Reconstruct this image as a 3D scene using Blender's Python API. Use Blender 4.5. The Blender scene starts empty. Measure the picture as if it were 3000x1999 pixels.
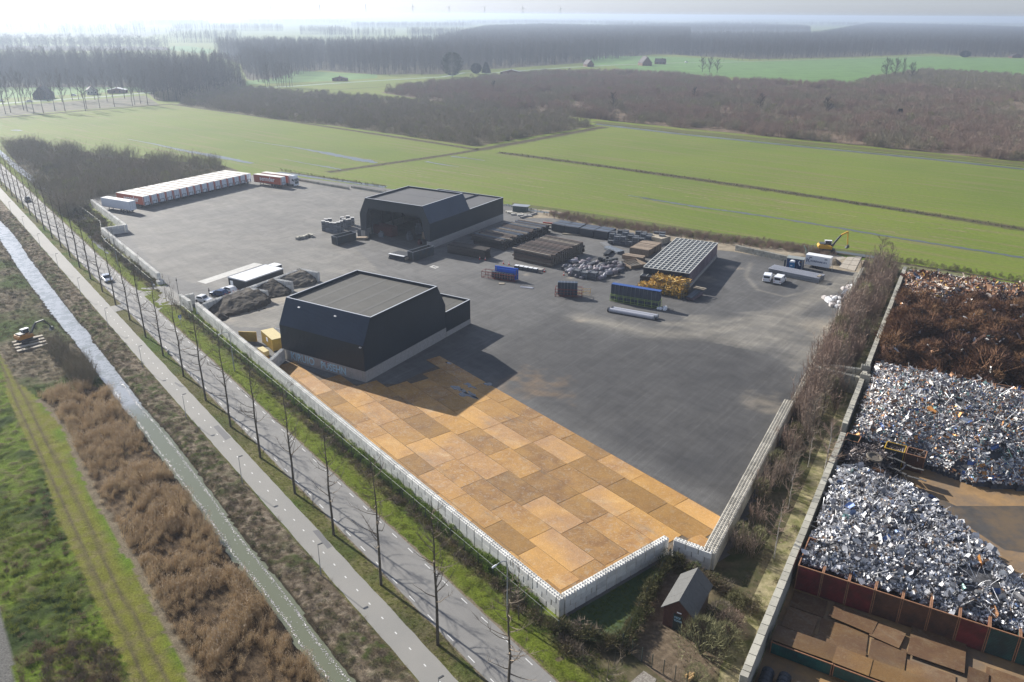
import bpy, bmesh, math, random
import numpy as np
from mathutils import Vector, Matrix
random.seed(7); RS = np.random.RandomState(7)
S = bpy.context.scene
COL = S.collection
R = math.radians

# ------------------------------------------------------------------ camera
CAM_H, FPX, HOR, ROLL = 61.0, 2300.0, 42.0, 0.006
PITCH = math.atan((999.5-HOR)/FPX)
cF = np.array([0, math.cos(PITCH), -math.sin(PITCH)]); cU0 = np.array([0, math.sin(PITCH), math.cos(PITCH)]); cR0 = np.array([1., 0, 0])
cR = math.cos(ROLL)*cR0 + math.sin(ROLL)*cU0
cU = -math.sin(ROLL)*cR0 + math.cos(ROLL)*cU0
cd = bpy.data.cameras.new('camera'); cam = bpy.data.objects.new('camera', cd); COL.objects.link(cam)
cd.sensor_width = 36; cd.lens = 36*FPX/3000; cd.clip_start = 1; cd.clip_end = 40000
cam.matrix_world = Matrix(((cR[0], cU[0], -cF[0], 0), (cR[1], cU[1], -cF[1], 0), (cR[2], cU[2], -cF[2], CAM_H), (0, 0, 0, 1)))
S.camera = cam

# ------------------------------------------------------------------ sky, sun, exposure
SUN_EL, SHADOW_AZ = 28.3, 133.0            # shadows fall towards this compass bearing (+Y = 0, clockwise)
SKY_STR, SUN_STR, EXPO = 0.070, 5.0, 0.84
W = bpy.data.worlds.new('World'); S.world = W; W.use_nodes = True
wn = W.node_tree.nodes; wl = W.node_tree.links; wn.clear()
sky = wn.new('ShaderNodeTexSky'); sky.sky_type = 'NISHITA'; sky.sun_disc = False
sky.sun_elevation = R(SUN_EL); sky.sun_rotation = R(SHADOW_AZ-180)
sky.air_density = 1.0; sky.dust_density = 0.6; sky.ozone_density = 2.5; sky.altitude = 50
bg = wn.new('ShaderNodeBackground'); bg.inputs[1].default_value = SKY_STR
wo = wn.new('ShaderNodeOutputWorld'); hs_ = wn.new('ShaderNodeHueSaturation'); hs_.inputs['Saturation'].default_value = .38; wl.new(sky.outputs[0], hs_.inputs['Color']); tn_ = wn.new('ShaderNodeMix'); tn_.data_type = 'RGBA'; tn_.blend_type = 'MULTIPLY'; tn_.inputs[0].default_value = 1; tn_.inputs[7].default_value = (.90, .98, 1.18, 1); wl.new(hs_.outputs[0], tn_.inputs[6]); wl.new(tn_.outputs[2], bg.inputs[0]); wl.new(bg.outputs[0], wo.inputs[0])
sd = bpy.data.lights.new('sun', 'SUN'); sd.energy = SUN_STR; sd.angle = R(0.53); sd.color = (1.0, 0.95, 0.87)
sun = bpy.data.objects.new('sun', sd); COL.objects.link(sun)
az = R(SHADOW_AZ); ldir = Vector((math.sin(az)*math.cos(R(SUN_EL)), math.cos(az)*math.cos(R(SUN_EL)), -math.sin(R(SUN_EL))))
sun.rotation_euler = ldir.to_track_quat('-Z', 'Y').to_euler(); sun.location = (-60, 60, 80)
S.view_settings.view_transform = 'Standard'; S.view_settings.look = 'None'
S.view_settings.exposure = EXPO; S.view_settings.gamma = 1; S.view_settings.use_curve_mapping = False
S.render.engine = 'CYCLES'
S.cycles.max_bounces = 5; S.cycles.transparent_max_bounces = 12; S.cycles.volume_bounces = 0

# ------------------------------------------------------------------ measuring helpers (photo pixel -> point in the place)
def G(px, py, z=0.0):
    d = cF + (px-1500)/FPX*cR - (py-999.5)/FPX*cU
    t = (z-CAM_H)/d[2]
    p = d*t
    return np.array([p[0], p[1]])
def ZM(x0, y0, s, pts, z=0.0): return [G(x0+u/s, y0+v/s, z) for u, v in pts]
TD = np.array([.6236, -.7817]); TNn = np.array([.7817, .6236]); TO = np.array([-7.5, 63.6])    # road axis frame (t along, n across)
def T(t, n): return TO + t*TD + n*TNn
def toT(p): q = np.asarray(p)-TO; return float(q@TD), float(q@TNn)
E1 = np.array([.506, .862]); E1 = E1/np.linalg.norm(E1); E2 = np.array([-E1[1], E1[0]])
ANG_T = math.atan2(TD[1], TD[0]); ANG_E = math.atan2(E1[1], E1[0])

# ------------------------------------------------------------------ object helpers
def tag(o, label=None, cat=None, group=None, kind=None):
    if label: o['label'] = label
    if cat: o['category'] = cat; o['kind'] = 'thing'
    if group: o['group'] = group
    if kind: o['kind'] = kind
    return o
def empty(name, xy, rz=0.0, z=0.0, label=None, cat=None, group=None):
    o = bpy.data.objects.new(name, None); COL.objects.link(o); o.empty_display_size = .3
    o.location = (xy[0], xy[1], z); o.rotation_euler = (0, 0, rz)
    return tag(o, label, cat, group)
KMAP = {}
def link(name, me, parent=None, mat=None):
    o = bpy.data.objects.new(name, me); COL.objects.link(o)
    if mat is not None and not me.materials: me.materials.append(mat)
    if parent is not None: o.parent = parent; KMAP.setdefault(parent.name, []).append(o)
    return o
def dup(root, xy, rz=0.0, label=None, z=None, scale=None):
    """a copy of a thing with copies of its parts and sub-parts"""
    def rec(o, parent):
        c = o.copy(); COL.objects.link(c)
        if parent is not None: c.parent = parent; KMAP.setdefault(parent.name, []).append(c)
        for ch in KMAP.get(o.name, []): rec(ch, c)
        return c
    c = rec(root, None); c.location = (xy[0], xy[1], root.location.z if z is None else z); c.rotation_euler = (0, 0, rz)
    if scale: c.scale = scale
    if label: c['label'] = label
    return c
def place(o, xy, rz=0.0, z=None):
    o.location = (xy[0], xy[1], o.location.z if z is None else z); o.rotation_euler = (0, 0, rz)

_o1 = ['first', 'second', 'third', 'fourth', 'fifth', 'sixth', 'seventh', 'eighth', 'ninth', 'tenth', 'eleventh', 'twelfth', 'thirteenth', 'fourteenth', 'fifteenth', 'sixteenth', 'seventeenth', 'eighteenth', 'nineteenth']
_o2 = {2: ('twenty', 'twentieth'), 3: ('thirty', 'thirtieth'), 4: ('forty', 'fortieth'), 5: ('fifty', 'fiftieth')}
def ordw(n):
    """1 -> first"""
    if n < 20: return _o1[n-1]
    return _o2[n//10][1] if n % 10 == 0 else _o2[n//10][0]+'-'+_o1[n % 10-1]
def rank_labels(objs, fmt, bands=None, depth_names=('nearest', 'middle', 'farthest')):
    """label things by depth band and by their place from the left within it"""
    cam_x = lambda o: o.location.x/max(1, o.location.y); objs = sorted(objs, key=lambda o: o.location.y); nb = bands or 1; k = math.ceil(len(objs)/nb)
    for b in range(nb):
        row = sorted(objs[b*k:(b+1)*k], key=cam_x)
        for i, o in enumerate(row): o['label'] = fmt.format(ord=ordw(i+1), band=depth_names[b] if nb > 1 else '')
class MB:
    """collects shapes as one mesh"""
    def __init__(s): s.v = []; s.f = []; s.m = []
    def add(s, vs, fs, mi=0):
        b = len(s.v); s.v.extend([tuple(map(float, q)) for q in vs]); s.f.extend([tuple(b+i for i in f) for f in fs]); s.m.extend([mi]*len(fs)); return s
    def box(s, c, d, rz=0, mi=0, ry=0, rx=0, taper=1.0):
        x, y, z = d[0]/2, d[1]/2, d[2]/2
        P = [(-x, -y, -z), (x, -y, -z), (x, y, -z), (-x, y, -z), (-x*taper, -y*taper, z), (x*taper, -y*taper, z), (x*taper, y*taper, z), (-x*taper, y*taper, z)]
        if rz or ry or rx:
            M = Matrix.Rotation(rz, 3, 'Z') @ Matrix.Rotation(ry, 3, 'Y') @ Matrix.Rotation(rx, 3, 'X')
            P = [tuple(M @ Vector(p)) for p in P]
        P = [(p[0]+c[0], p[1]+c[1], p[2]+c[2]) for p in P]
        return s.add(P, [(0, 3, 2, 1), (4, 5, 6, 7), (0, 1, 5, 4), (1, 2, 6, 5), (2, 3, 7, 6), (3, 0, 4, 7)], mi)
    def bx(s, x0, x1, y0, y1, z0, z1, mi=0):
        return s.box(((x0+x1)/2, (y0+y1)/2, (z0+z1)/2), (x1-x0, y1-y0, z1-z0), mi=mi)
    def tube(s, a, b, r0, r1=None, n=6, mi=0, caps=True):
        a, b = Vector(a), Vector(b); r1 = r0 if r1 is None else r1
        d = (b-a); 
        if d.length < 1e-6: return s
        q = d.to_track_quat('Z', 'Y'); P = []
        for c, r in ((a, r0), (b, r1)):
            for i in range(n):
                t = 2*math.pi*i/n; P.append(tuple(c + q @ Vector((math.cos(t)*r, math.sin(t)*r, 0))))
        F = [(i, (i+1) % n, n+(i+1) % n, n+i) for i in range(n)]
        if caps: F += [tuple(range(n-1, -1, -1)), tuple(range(n, 2*n))]
        return s.add(P, F, mi)
    def prism(s, prof, y0, y1, axis='y', mi=0):
        n = len(prof)
        if axis == 'y': P = [(x, y0, z) for x, z in prof] + [(x, y1, z) for x, z in prof]
        elif axis == 'x': P = [(y0, x, z) for x, z in prof] + [(y1, x, z) for x, z in prof]
        else: P = [(x, z, y0) for x, z in prof] + [(x, z, y1) for x, z in prof]
        return s.add(P, [(i, (i+1) % n, n+(i+1) % n, n+i) for i in range(n)] + [tuple(range(n-1, -1, -1)), tuple(range(n, 2*n))], mi)
    def lathe(s, c, prof, n=12, mi=0):
        P = []
        for r, z in prof:
            for i in range(n): t = 2*math.pi*i/n; P.append((c[0]+math.cos(t)*r, c[1]+math.sin(t)*r, c[2]+z))
        F = []
        for k in range(len(prof)-1):
            for i in range(n): F.append((k*n+i, k*n+(i+1) % n, (k+1)*n+(i+1) % n, (k+1)*n+i))
        F.append(tuple(range(n-1, -1, -1))); F.append(tuple(range((len(prof)-1)*n, len(prof)*n)))
        return s.add(P, F, mi)
    def mesh(s, name, mats=None, smooth=False):
        me = bpy.data.meshes.new(name); me.from_pydata(s.v, [], s.f)
        if mats:
            for m in (mats if isinstance(mats, (list, tuple)) else [mats]): me.materials.append(m)
        me.polygons.foreach_set('material_index', s.m)
        if smooth: me.polygons.foreach_set('use_smooth', [True]*len(s.f))
        bm = bmesh.new(); bm.from_mesh(me); bmesh.ops.recalc_face_normals(bm, faces=bm.faces); bm.to_mesh(me); bm.free()
        me.update(); return me
    def build(s, name, mats, parent=None, smooth=False):
        return link(name, s.mesh(name, mats, smooth), parent)

def fast_mesh(name, verts, faces, k, mats=None, smooth=False, mi=None):
    """numpy arrays -> mesh; faces (N,k)"""
    me = bpy.data.meshes.new(name); verts = np.asarray(verts, np.float32); faces = np.asarray(faces, np.int32)
    me.vertices.add(len(verts)); me.vertices.foreach_set('co', verts.ravel())
    me.loops.add(faces.size); me.loops.foreach_set('vertex_index', faces.ravel())
    me.polygons.add(len(faces)); me.polygons.foreach_set('loop_start', np.arange(0, faces.size, k, dtype=np.int32))
    if mats:
        for m in (mats if isinstance(mats, (list, tuple)) else [mats]): me.materials.append(m)
    if mi is not None: me.polygons.foreach_set('material_index', np.asarray(mi, np.int32))
    me.polygons.foreach_set('use_smooth', np.full(len(faces), smooth))
    me.update(calc_edges=True); me.validate(); return me
def set_col(me, name, rgb):
    a = me.color_attributes.new(name, 'FLOAT_COLOR', 'POINT')
    c = np.ones((len(me.vertices), 4), np.float32); c[:, :3] = rgb; a.data.foreach_set('color', c.ravel())

def sheet(name, pts, z, mat, parent=None, kind='structure', thick=0):
    bm = bmesh.new(); vs = [bm.verts.new((p[0], p[1], z)) for p in pts]
    f = bm.faces.new(vs); bmesh.ops.recalc_face_normals(bm, faces=[f])
    if f.normal.z < 0: f.normal_flip()
    bmesh.ops.triangulate(bm, faces=bm.faces[:])
    me = bpy.data.meshes.new(name); bm.to_mesh(me); bm.free(); me.materials.append(mat)
    o = link(name, me, parent)
    if kind: o['kind'] = kind
    return o
def ribbon(name, pts, w, z, mat, kind='structure', sub=1, wob=0.0, parent=None):
    """flat band along a polyline (world xy); w width or per-point list"""
    P = [np.asarray(p, float) for p in pts]; w = w if isinstance(w, (list, tuple)) else [w]*len(P)
    Q = []; WW = []
    for i in range(len(P)-1):
        m = max(1, int(sub))
        for k in range(m): a = k/m; Q.append(P[i]*(1-a)+P[i+1]*a); WW.append(w[i]*(1-a)+w[i+1]*a)
    Q.append(P[-1]); WW.append(w[-1]); V = []
    for i, q in enumerate(Q):
        d = Q[min(i+1, len(Q)-1)]-Q[max(i-1, 0)]; d = d/np.linalg.norm(d); nn = np.array([-d[1], d[0]])
        a = 1+wob*(random.random()-.5)*2; b = 1+wob*(random.random()-.5)*2
        V.append((*(q+nn*WW[i]/2*a), z)); V.append((*(q-nn*WW[i]/2*b), z))
    F = [(2*i, 2*i+1, 2*i+3, 2*i+2) for i in range(len(Q)-1)]
    me = bpy.data.meshes.new(name); me.from_pydata(V, [], F); me.materials.append(mat)
    bm = bmesh.new(); bm.from_mesh(me)
    for f in bm.faces:
        if f.normal.z < 0: f.normal_flip()
    bm.to_mesh(me); bm.free()
    o = link(name, me, parent); 
    if kind: o['kind'] = kind
    return o
def in_poly(X, Y, poly):
    X = np.asarray(X, float); Y = np.asarray(Y, float); ins = np.zeros(X.shape, bool); n = len(poly); j = n-1
    for i in range(n):
        xi, yi = poly[i][0], poly[i][1]; xj, yj = poly[j][0], poly[j][1]
        c = ((yi > Y) != (yj > Y)) & (X < (xj-xi)*(Y-yi)/((yj-yi)+1e-12)+xi)
        ins ^= c; j = i
    return ins
def seg_dist(X, Y, pts):
    D = np.full(X.shape, 1e9)
    for a, b in zip(pts[:-1], pts[1:]):
        dx, dy = b[0]-a[0], b[1]-a[1]; L = dx*dx+dy*dy+1e-9
        t = np.clip(((X-a[0])*dx+(Y-a[1])*dy)/L, 0, 1); D = np.minimum(D, np.hypot(X-a[0]-t*dx, Y-a[1]-t*dy))
    return D
_G = np.random.RandomState(3).rand(256, 256)
def vnoise(X, Y, s):
    x = np.asarray(X)/s+1000.3; y = np.asarray(Y)/s+1000.7; i = np.floor(x).astype(int); j = np.floor(y).astype(int); fx = x-i; fy = y-j
    fx = fx*fx*(3-2*fx); fy = fy*fy*(3-2*fy); g = lambda a, b: _G[a % 256, b % 256]
    return (g(i, j)*(1-fx)+g(i+1, j)*fx)*(1-fy)+(g(i, j+1)*(1-fx)+g(i+1, j+1)*fx)*fy
def fbm(X, Y, s, o=4):
    r = 0; a = .5; t = 0
    for k in range(o): r = r+a*vnoise(X+k*17.1, Y+k*9.3, s/2**k); t += a; a *= .55
    return r/t

# ------------------------------------------------------------------ materials
class NT:
    def __init__(s, name):
        s.m = bpy.data.materials.new(name); s.m.use_nodes = True; s.t = s.m.node_tree; s.n = s.t.nodes; s.l = s.t.links
        s.n.clear(); s.out = s.n.new('ShaderNodeOutputMaterial'); s.b = s.n.new('ShaderNodeBsdfPrincipled'); s.l.new(s.b.outputs[0], s.out.inputs[0])
        s.geo = s.n.new('ShaderNodeNewGeometry')
    def new(s, t, **k):
        x = s.n.new(t)
        for a, b in k.items(): setattr(x, a, b)
        return x
    def pos(s, scale=(1, 1, 1), rz=0):
        m0 = s.new('ShaderNodeMapping'); m0.inputs['Rotation'].default_value = (0, 0, rz); s.l.new(s.geo.outputs['Position'], m0.inputs[0])
        mp = s.new('ShaderNodeMapping'); mp.inputs['Scale'].default_value = scale; s.l.new(m0.outputs[0], mp.inputs[0]); return mp.outputs[0]
    def objpos(s, scale=(1, 1, 1)):
        tc = s.new('ShaderNodeTexCoord'); mp = s.new('ShaderNodeMapping'); mp.inputs['Scale'].default_value = scale
        s.l.new(tc.outputs['Object'], mp.inputs[0]); return mp.outputs[0]
    def noise(s, vec, scale, detail=4, rough=.6, dist=0):
        x = s.new('ShaderNodeTexNoise'); x.inputs['Scale'].default_value = scale; x.inputs['Detail'].default_value = detail
        x.inputs['Roughness'].default_value = rough; x.inputs['Distortion'].default_value = dist
        if vec is not None: s.l.new(vec, x.inputs['Vector'])
        return x.outputs['Fac']
    def ramp(s, fac, stops):
        x = s.new('ShaderNodeValToRGB'); e = x.color_ramp.elements
        while len(e) < len(stops): e.new(.5)
        for i, (p, c) in enumerate(stops):
            e[i].position = p; e[i].color = (*c, 1) if isinstance(c, (tuple, list)) else (c, c, c, 1)
        s.l.new(fac, x.inputs[0]); return x.outputs[0]
    def mix(s, f, a, b, mode='MIX'):
        x = s.new('ShaderNodeMix', data_type='RGBA', blend_type=mode)
        for v, i in ((f, 0), (a, 6), (b, 7)):
            if isinstance(v, (int, float)): x.inputs[i].default_value = v
            elif isinstance(v, (tuple, list)): x.inputs[i].default_value = (*v[:3], 1)
            else: s.l.new(v, x.inputs[i])
        return x.outputs[2]
    def math(s, op, a, b=0.5):
        x = s.new('ShaderNodeMath', operation=op)
        for v, i in ((a, 0), (b, 1)):
            if isinstance(v, (int, float)): x.inputs[i].default_value = v
            else: s.l.new(v, x.inputs[i])
        return x.outputs[0]
    def color(s, c): 
        if isinstance(c, (tuple, list)): s.b.inputs['Base Color'].default_value = (*c, 1)
        else: s.l.new(c, s.b.inputs['Base Color'])
    def set(s, rough=.8, metal=0, spec=.5):
        if isinstance(rough, (int, float)): s.b.inputs['Roughness'].default_value = rough
        else: s.l.new(rough, s.b.inputs['Roughness'])
        s.b.inputs['Metallic'].default_value = metal; s.b.inputs['Specular IOR Level'].default_value = spec
    def bump(s, h, strength=.5, dist=.1):
        x = s.new('ShaderNodeBump'); x.inputs['Strength'].default_value = strength; x.inputs['Distance'].default_value = dist
        s.l.new(h, x.inputs['Height']); s.l.new(x.outputs[0], s.b.inputs['Normal'])
def plain(name, c, rough=.6, metal=0, var=.12, scale=3., rnd=0.0, spec=.5, c2=None, obj=False):
    """surface of one colour with mottling; rnd = per-object brightness spread; c2 = second tone blended by noise"""
    n = NT(name); v = n.objpos() if obj else n.pos()
    f = n.noise(v, scale, 5)
    dk = tuple(x*(1-var) for x in c); lt = tuple(min(1, x*(1+var)) for x in c)
    col = n.ramp(f, [(.3, dk), (.7, lt)])
    if c2 is not None:
        f2 = n.noise(v, scale*.45, 6, .7); col = n.mix(n.ramp(f2, [(.42, 0.), (.62, 1.)]), col, c2)
    if rnd:
        oi = n.new('ShaderNodeObjectInfo'); r = n.math('MULTIPLY_ADD', oi.outputs['Random'], 2*rnd); n.n[-1] if 0 else None
        r.node.inputs[2].default_value = 1-rnd
        hs = n.new('ShaderNodeHueSaturation'); n.l.new(r, hs.inputs['Value']); n.l.new(col, hs.inputs['Color']); col = hs.outputs[0]
    n.color(col); n.set(rough, metal, spec); return n.m
def twig_mat(name, c, c2, trans=.0, rough=.8):
    n = NT(name); oi = n.new('ShaderNodeObjectInfo')
    col = n.mix(oi.outputs['Random'], c, c2); n.color(col); n.set(rough, 0, .2)
    if trans:
        tr = n.new('ShaderNodeBsdfTranslucent'); n.l.new(col, tr.inputs[0]); mx = n.new('ShaderNodeMixShader'); mx.inputs[0].default_value = trans
        n.l.new(n.b.outputs[0], mx.inputs[1]); n.l.new(tr.outputs[0], mx.inputs[2]); n.l.new(mx.outputs[0], n.out.inputs[0])
    return n.m
# ================================================================== SETTING: far ground
def field_mat():
    n = NT('grass_field'); v = n.pos()
    big = n.noise(v, .012, 3); fd = math.atan2(*(G(2700, 625)-G(1462, 447))[::-1]); med = n.noise(n.pos((.012, .42, 1), -fd), 1.0, 6, .7); fine = n.noise(v, .9, 5, .7)
    c = n.ramp(big, [(.35, (.115, .160, .016)), (.65, (.155, .195, .022))])
    c = n.mix(n.ramp(med, [(.50, 0.), (.62, .8)]), c, (.20, .165, .075))
    c = n.mix(n.ramp(fine, [(.35, .45), (.6, 0.)]), c, (.070, .098, .026))
    n.color(c); n.set(.85, 0, .15); n.bump(fine, .6, .25); return n.m
M_field = field_mat()
M_field2 = plain('winter_wheat', (.105, .19, .05), .85, var=.18, scale=.05, spec=.15)
M_far = plain('far_grass', (.085, .120, .045), .9, var=.3, scale=.006, spec=.1, c2=(.11, .105, .06))
M_litter = plain('leaf_litter', (.125, .10, .068), .95, var=.35, scale=.4, spec=.1, c2=(.05, .055, .025))
M_water = plain('ditch_water', (.030, .034, .028), .06, var=.1, scale=1, spec=.6)
M_shallow = plain('flooded_grass', (.05, .055, .04), .30, var=.2, scale=1.5, spec=.8)
M_mud = plain('ditch_bank', (.04, .034, .024), .95, var=.4, scale=1.2, spec=.1, c2=(.10, .085, .05))
M_verge = plain('ditch_verge', (.085, .105, .03), .9, var=.35, scale=1.0, spec=.1, c2=(.12, .10, .05))
M_track = plain('country_road', (.23, .22, .20), .8, var=.1, scale=.3)
HOLE_T, HOLE_N = (-420, 62), (-62, 11.5)
def far_ground():
    B = 16000; t0, t1 = HOLE_T; n0, n1 = HOLE_N
    V = []; F = []
    def q(a, b, c, d):
        i = len(V); 
        for t, n in ((a, c), (b, c), (b, d), (a, d)): V.append((*T(t, n), 0.0))
        F.append((i, i+1, i+2, i+3))
    q(-B, B, n1, B); q(-B, B, -B, n0); q(-B, t0, n0, n1); q(t1, B, n0, n1)
    me = bpy.data.meshes.new('ground'); me.from_pydata(V, [], F); me.materials.append(M_field)
    o = link('ground', me); o['kind'] = 'structure'; return o
far_ground()

# ------------------------------------------------------------------ corridor: meadow, track, reeds, stream, bank, verge
def curve(pts, half=0):
    P = sorted(toT(p) for p in pts); a = np.array([p[0] for p in P]); b = np.array([p[1] for p in P]); return lambda t: np.interp(t, a, b)
ZB = lambda pts: ZM(0, 900, 3.136, pts); ZC = lambda pts: ZM(0, 1400, 2.614, pts); ZK = lambda pts: ZM(0, 380, 3.92, pts); ZA = lambda pts: ZM(900, 1500, 2.941, pts)
cL = curve(ZK([(0, 1235), (215, 1568)])+ZB([(560, 150), (680, 280), (780, 420), (880, 560), (960, 660), (1050, 790), (1160, 935), (1240, 1030), (1350, 1180), (1440, 1310), (1530, 1420)])+ZC([(1540, 230), (1640, 380), (1760, 560), (1890, 720), (2000, 850), (2190, 1110), (2270, 1250), (2353, 1340)]))
cRr = curve(ZK([(0, 1040), (80, 1110), (190, 1240), (290, 1410)])+ZB([(690, 100), (820, 230), (830, 290), (950, 430), (1070, 590), (1190, 740), (1290, 880), (1420, 1020), (1540, 1160), (1660, 1310)])+ZC([(1690, 200), (1790, 350), (1900, 490), (2020, 640), (2150, 800), (2290, 980)])+ZA([(0, 920), (130, 1100), (430, 1468)]))
reedL = curve(ZB([(480, 950), (600, 1100)])+ZC([(660, 0), (760, 200), (880, 370), (960, 530), (1070, 720), (1150, 880), (1250, 1080), (1360, 1280), (1500, 1568)])+[T(-300, -30), T(-100, -24)])
trackL = curve(ZC([(350, 0), (470, 400), (620, 700), (800, 1100), (1000, 1568)])+ZB([(0, 420), (60, 800), (200, 1100)])+[T(-300, -42)])
rutL = curve(ZB([(0, 500), (60, 640), (150, 870), (230, 1050), (330, 1260), (430, 1500)])+ZC([(460, 140), (560, 370), (700, 690), (830, 950), (960, 1190), (1100, 1540)])+[T(-300, -40)])
rutR = curve(ZB([(0, 400), (60, 500), (110, 610), (170, 720), (260, 880), (350, 1080), (440, 1260), (560, 1480)])+ZC([(600, 200), (700, 400), (790, 600), (900, 850), (1030, 1060), (1130, 1280), (1280, 1560)])+[T(-300, -38)])
gravR = curve(ZC([(0, 1020), (60, 1250), (125, 1568)])+[T(-100, -47)])
WATER_Z = -.55
def corridor():
    tt = [HOLE_T[1]]; t = HOLE_T[1]; st = .34
    while t > HOLE_T[0]:
        st = .34 if t > -90 else min(1.6, .34+(-90-t)*.006)
        t -= st; tt.append(max(t, HOLE_T[0]))
    tt = np.array(tt); nn = np.linspace(HOLE_N[0], HOLE_N[1], 216)
    Tg, Ng = np.meshgrid(tt, nn, indexing='ij'); X = TO[0]+Tg*TD[0]+Ng*TNn[0]; Y = TO[1]+Tg*TD[1]+Ng*TNn[1]
    j = (fbm(X, Y, 1.6)-.5); wob = (fbm(X, Y, 1.1, 3)-.5)*1.3; f1 = fbm(X, Y, .8, 3); f2 = fbm(X+31, Y, 5, 4); f3 = fbm(X, Y+77, .5, 2); f4 = fbm(X-50, Y+20, 14, 3)
    CL, CR = cL(Tg), cRr(Tg); RL, TL = reedL(Tg), trackL(Tg); UL, UR, GR = rutL(Tg), rutR(Tg), gravR(Tg)
    Z = np.zeros_like(X)
    dw = np.maximum(CL-Ng, Ng-CR)+wob*.22                                       # <0 in the water
    Z = np.where(dw < 0, -1.0, np.minimum(0, -.62+dw*.55))
    Z += np.where(dw > 0, j*.35*np.clip(dw, 0, 1), 0)
    rgb = np.zeros(X.shape+(3,)); 
    def put(mask, c): rgb[mask] = np.asarray(c)
    def blend(mask, c, a): rgb[mask] = rgb[mask]*(1-a[mask][:, None])+np.asarray(c)*a[mask][:, None]
    all_ = np.ones(X.shape, bool)
    # meadow of tussocks on the far left
    put(all_, (.135, .195, .022)); blend(all_, (.13, .12, .05), np.clip((f1-.42)*3, 0, 1)); blend(all_, (.045, .07, .018), np.clip((f2-.5)*4, 0, 1)); 
    mead = Ng < TL
    Z += np.where(mead, (f1-.5)*.8, 0)
    brown = in_poly(X, Y, ZC([(330, 1300), (620, 1230), (880, 1300), (950, 1568), (900, 1700), (300, 1700), (340, 1450)])); blend(brown & mead, (.13, .088, .05), np.clip((f3-.25)*3, 0, 1))
    # grass track with wheel ruts
    m = (Ng >= TL+wob*.5); put(m, (.195, .200, .035)); blend(m, (.21, .18, .08), np.clip((f1-.45)*2.5, 0, 1)); 
    g = np.clip(1-abs(Ng-(UR+2.2))/1.5, 0, 1)*np.clip((f2-.3)*3, 0, 1); blend(m, (.12, .21, .018), g)
    for U in (UL, UR):
        a = np.clip(1.25-abs(Ng-U)/.30, 0, 1)*.8; blend(m, (.125, .10, .065), a); Z -= np.where(m, a*.12, 0)
    # cut reed debris between track and stream (far part), reed bed (near part)
    edge = RL+wob*.5
    m = (Ng > edge) & (dw > 0) & (Ng < CL+1)
    put(m, (.15, .125, .085)); blend(m, (.28, .235, .165), np.clip((f3-.45)*3, 0, 1)); blend(m, (.045, .042, .022), np.clip((f1-.55)*5, 0, 1)); blend(m, (.07, .10, .025), np.clip((f4-.55)*6, 0, 1)*(Tg < -85))
    Z += np.where(m, (f1-.45)*.5, 0)
    reed = m & (Tg > -89+wob*3); put(reed, (.10, .068, .040)); blend(reed, (.17, .125, .08), np.clip((f2-.5)*4, 0, 1))
    st = (abs(Ng-edge) < .35+.3*f1) & (Tg > -89); put(st, (.23, .19, .13))
    # right bank: brown bramble and dead grass up to the cycle path
    m = (Ng > CR-.2) & (dw > 0) & (Ng < -4.2); put(m, (.165, .130, .092)); blend(m, (.33, .275, .205), np.clip((f3-.42)*3.2, 0, 1)); blend(m, (.048, .036, .026), np.clip((f1-.5)*4, 0, 1)*np.clip(1.6-(Ng-CR)/2.2, 0, 1)); blend(m, (.065, .085, .022), np.clip((f4-.45)*5, 0, 1)*np.clip((f1-.4)*4, 0, 1))
    Z += np.where(m & (Ng < -4.8), (f1-.4)*.45, 0)
    # verges beside path and road, berm up to the fence
    m = (Ng >= -4.3); put(m, (.145, .145, .045)); blend(m, (.225, .195, .105), np.clip((f3-.45)*2.6, 0, 1)); blend(m, (.085, .125, .026), np.clip((f2-.45)*4, 0, 1)); blend(m & (Ng < 2), (.115, .10, .055), np.clip((f4-.5)*3, 0, .7))
    lush = m & (Ng > 6.3); blend(lush, (.145, .185, .022), np.clip(1.2-abs(Ng-8.0)/1.8+(f1-.5), 0, 1)); blend(lush, (.10, .08, .045), np.clip((f3-.35)*3, 0, 1)*np.clip((Ng-9.3)/1.5, 0, 1))
    Z += np.where(lush & (Ng > 7), (f1-.4)*.25, 0)
    far = Tg < -150; blend(far & (Ng > 9.5), (.06, .052, .035), np.clip((f1-.3)*3, 0, 1))
    # right-hand dead end beyond the stream
    edgew = dw < .45; put(edgew & (dw > 0), (.055, .045, .03))
    put(dw <= 0, (.10, .11, .075))
    gr = Ng < GR; put(gr, (.20, .195, .18)); Z[gr] = .02; blend(gr & (Ng < GR-1.8), (.11, .11, .115), np.clip(f3*1.6, 0, 1))
    pave = (Ng > -4.5) & (Ng < 6.9); Z[pave] = np.minimum(Z[pave], 0) if False else 0
    dist = np.minimum(np.minimum(Tg-HOLE_T[0], HOLE_T[1]-Tg), np.minimum(Ng-HOLE_N[0], HOLE_N[1]-Ng)); Z *= np.clip(dist/2, 0, 1)
    nt, nnn = X.shape; V = np.stack([X, Y, Z], -1).reshape(-1, 3); idx = np.arange(nt*nnn).reshape(nt, nnn)
    Fc = np.stack([idx[:-1, :-1], idx[1:, :-1], idx[1:, 1:], idx[:-1, 1:]], -1).reshape(-1, 4)
    n = NT('roadside_ground'); at = n.new('ShaderNodeVertexColor', layer_name='tone'); v = n.pos()
    nz = n.noise(v, 4.5, 6, .75); nz2 = n.noise(v, 16, 3, .7)
    c = n.mix(1.0, at.outputs[0], n.ramp(nz, [(.28, .45), (.52, .95), (.75, 1.45)]), 'MULTIPLY'); c = n.mix(1.0, c, n.ramp(nz2, [(.3, .6), (.7, 1.35)]), 'MULTIPLY')
    n.color(c); n.set(.95, 0, .1); n.bump(nz, 1.0, .35)
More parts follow.
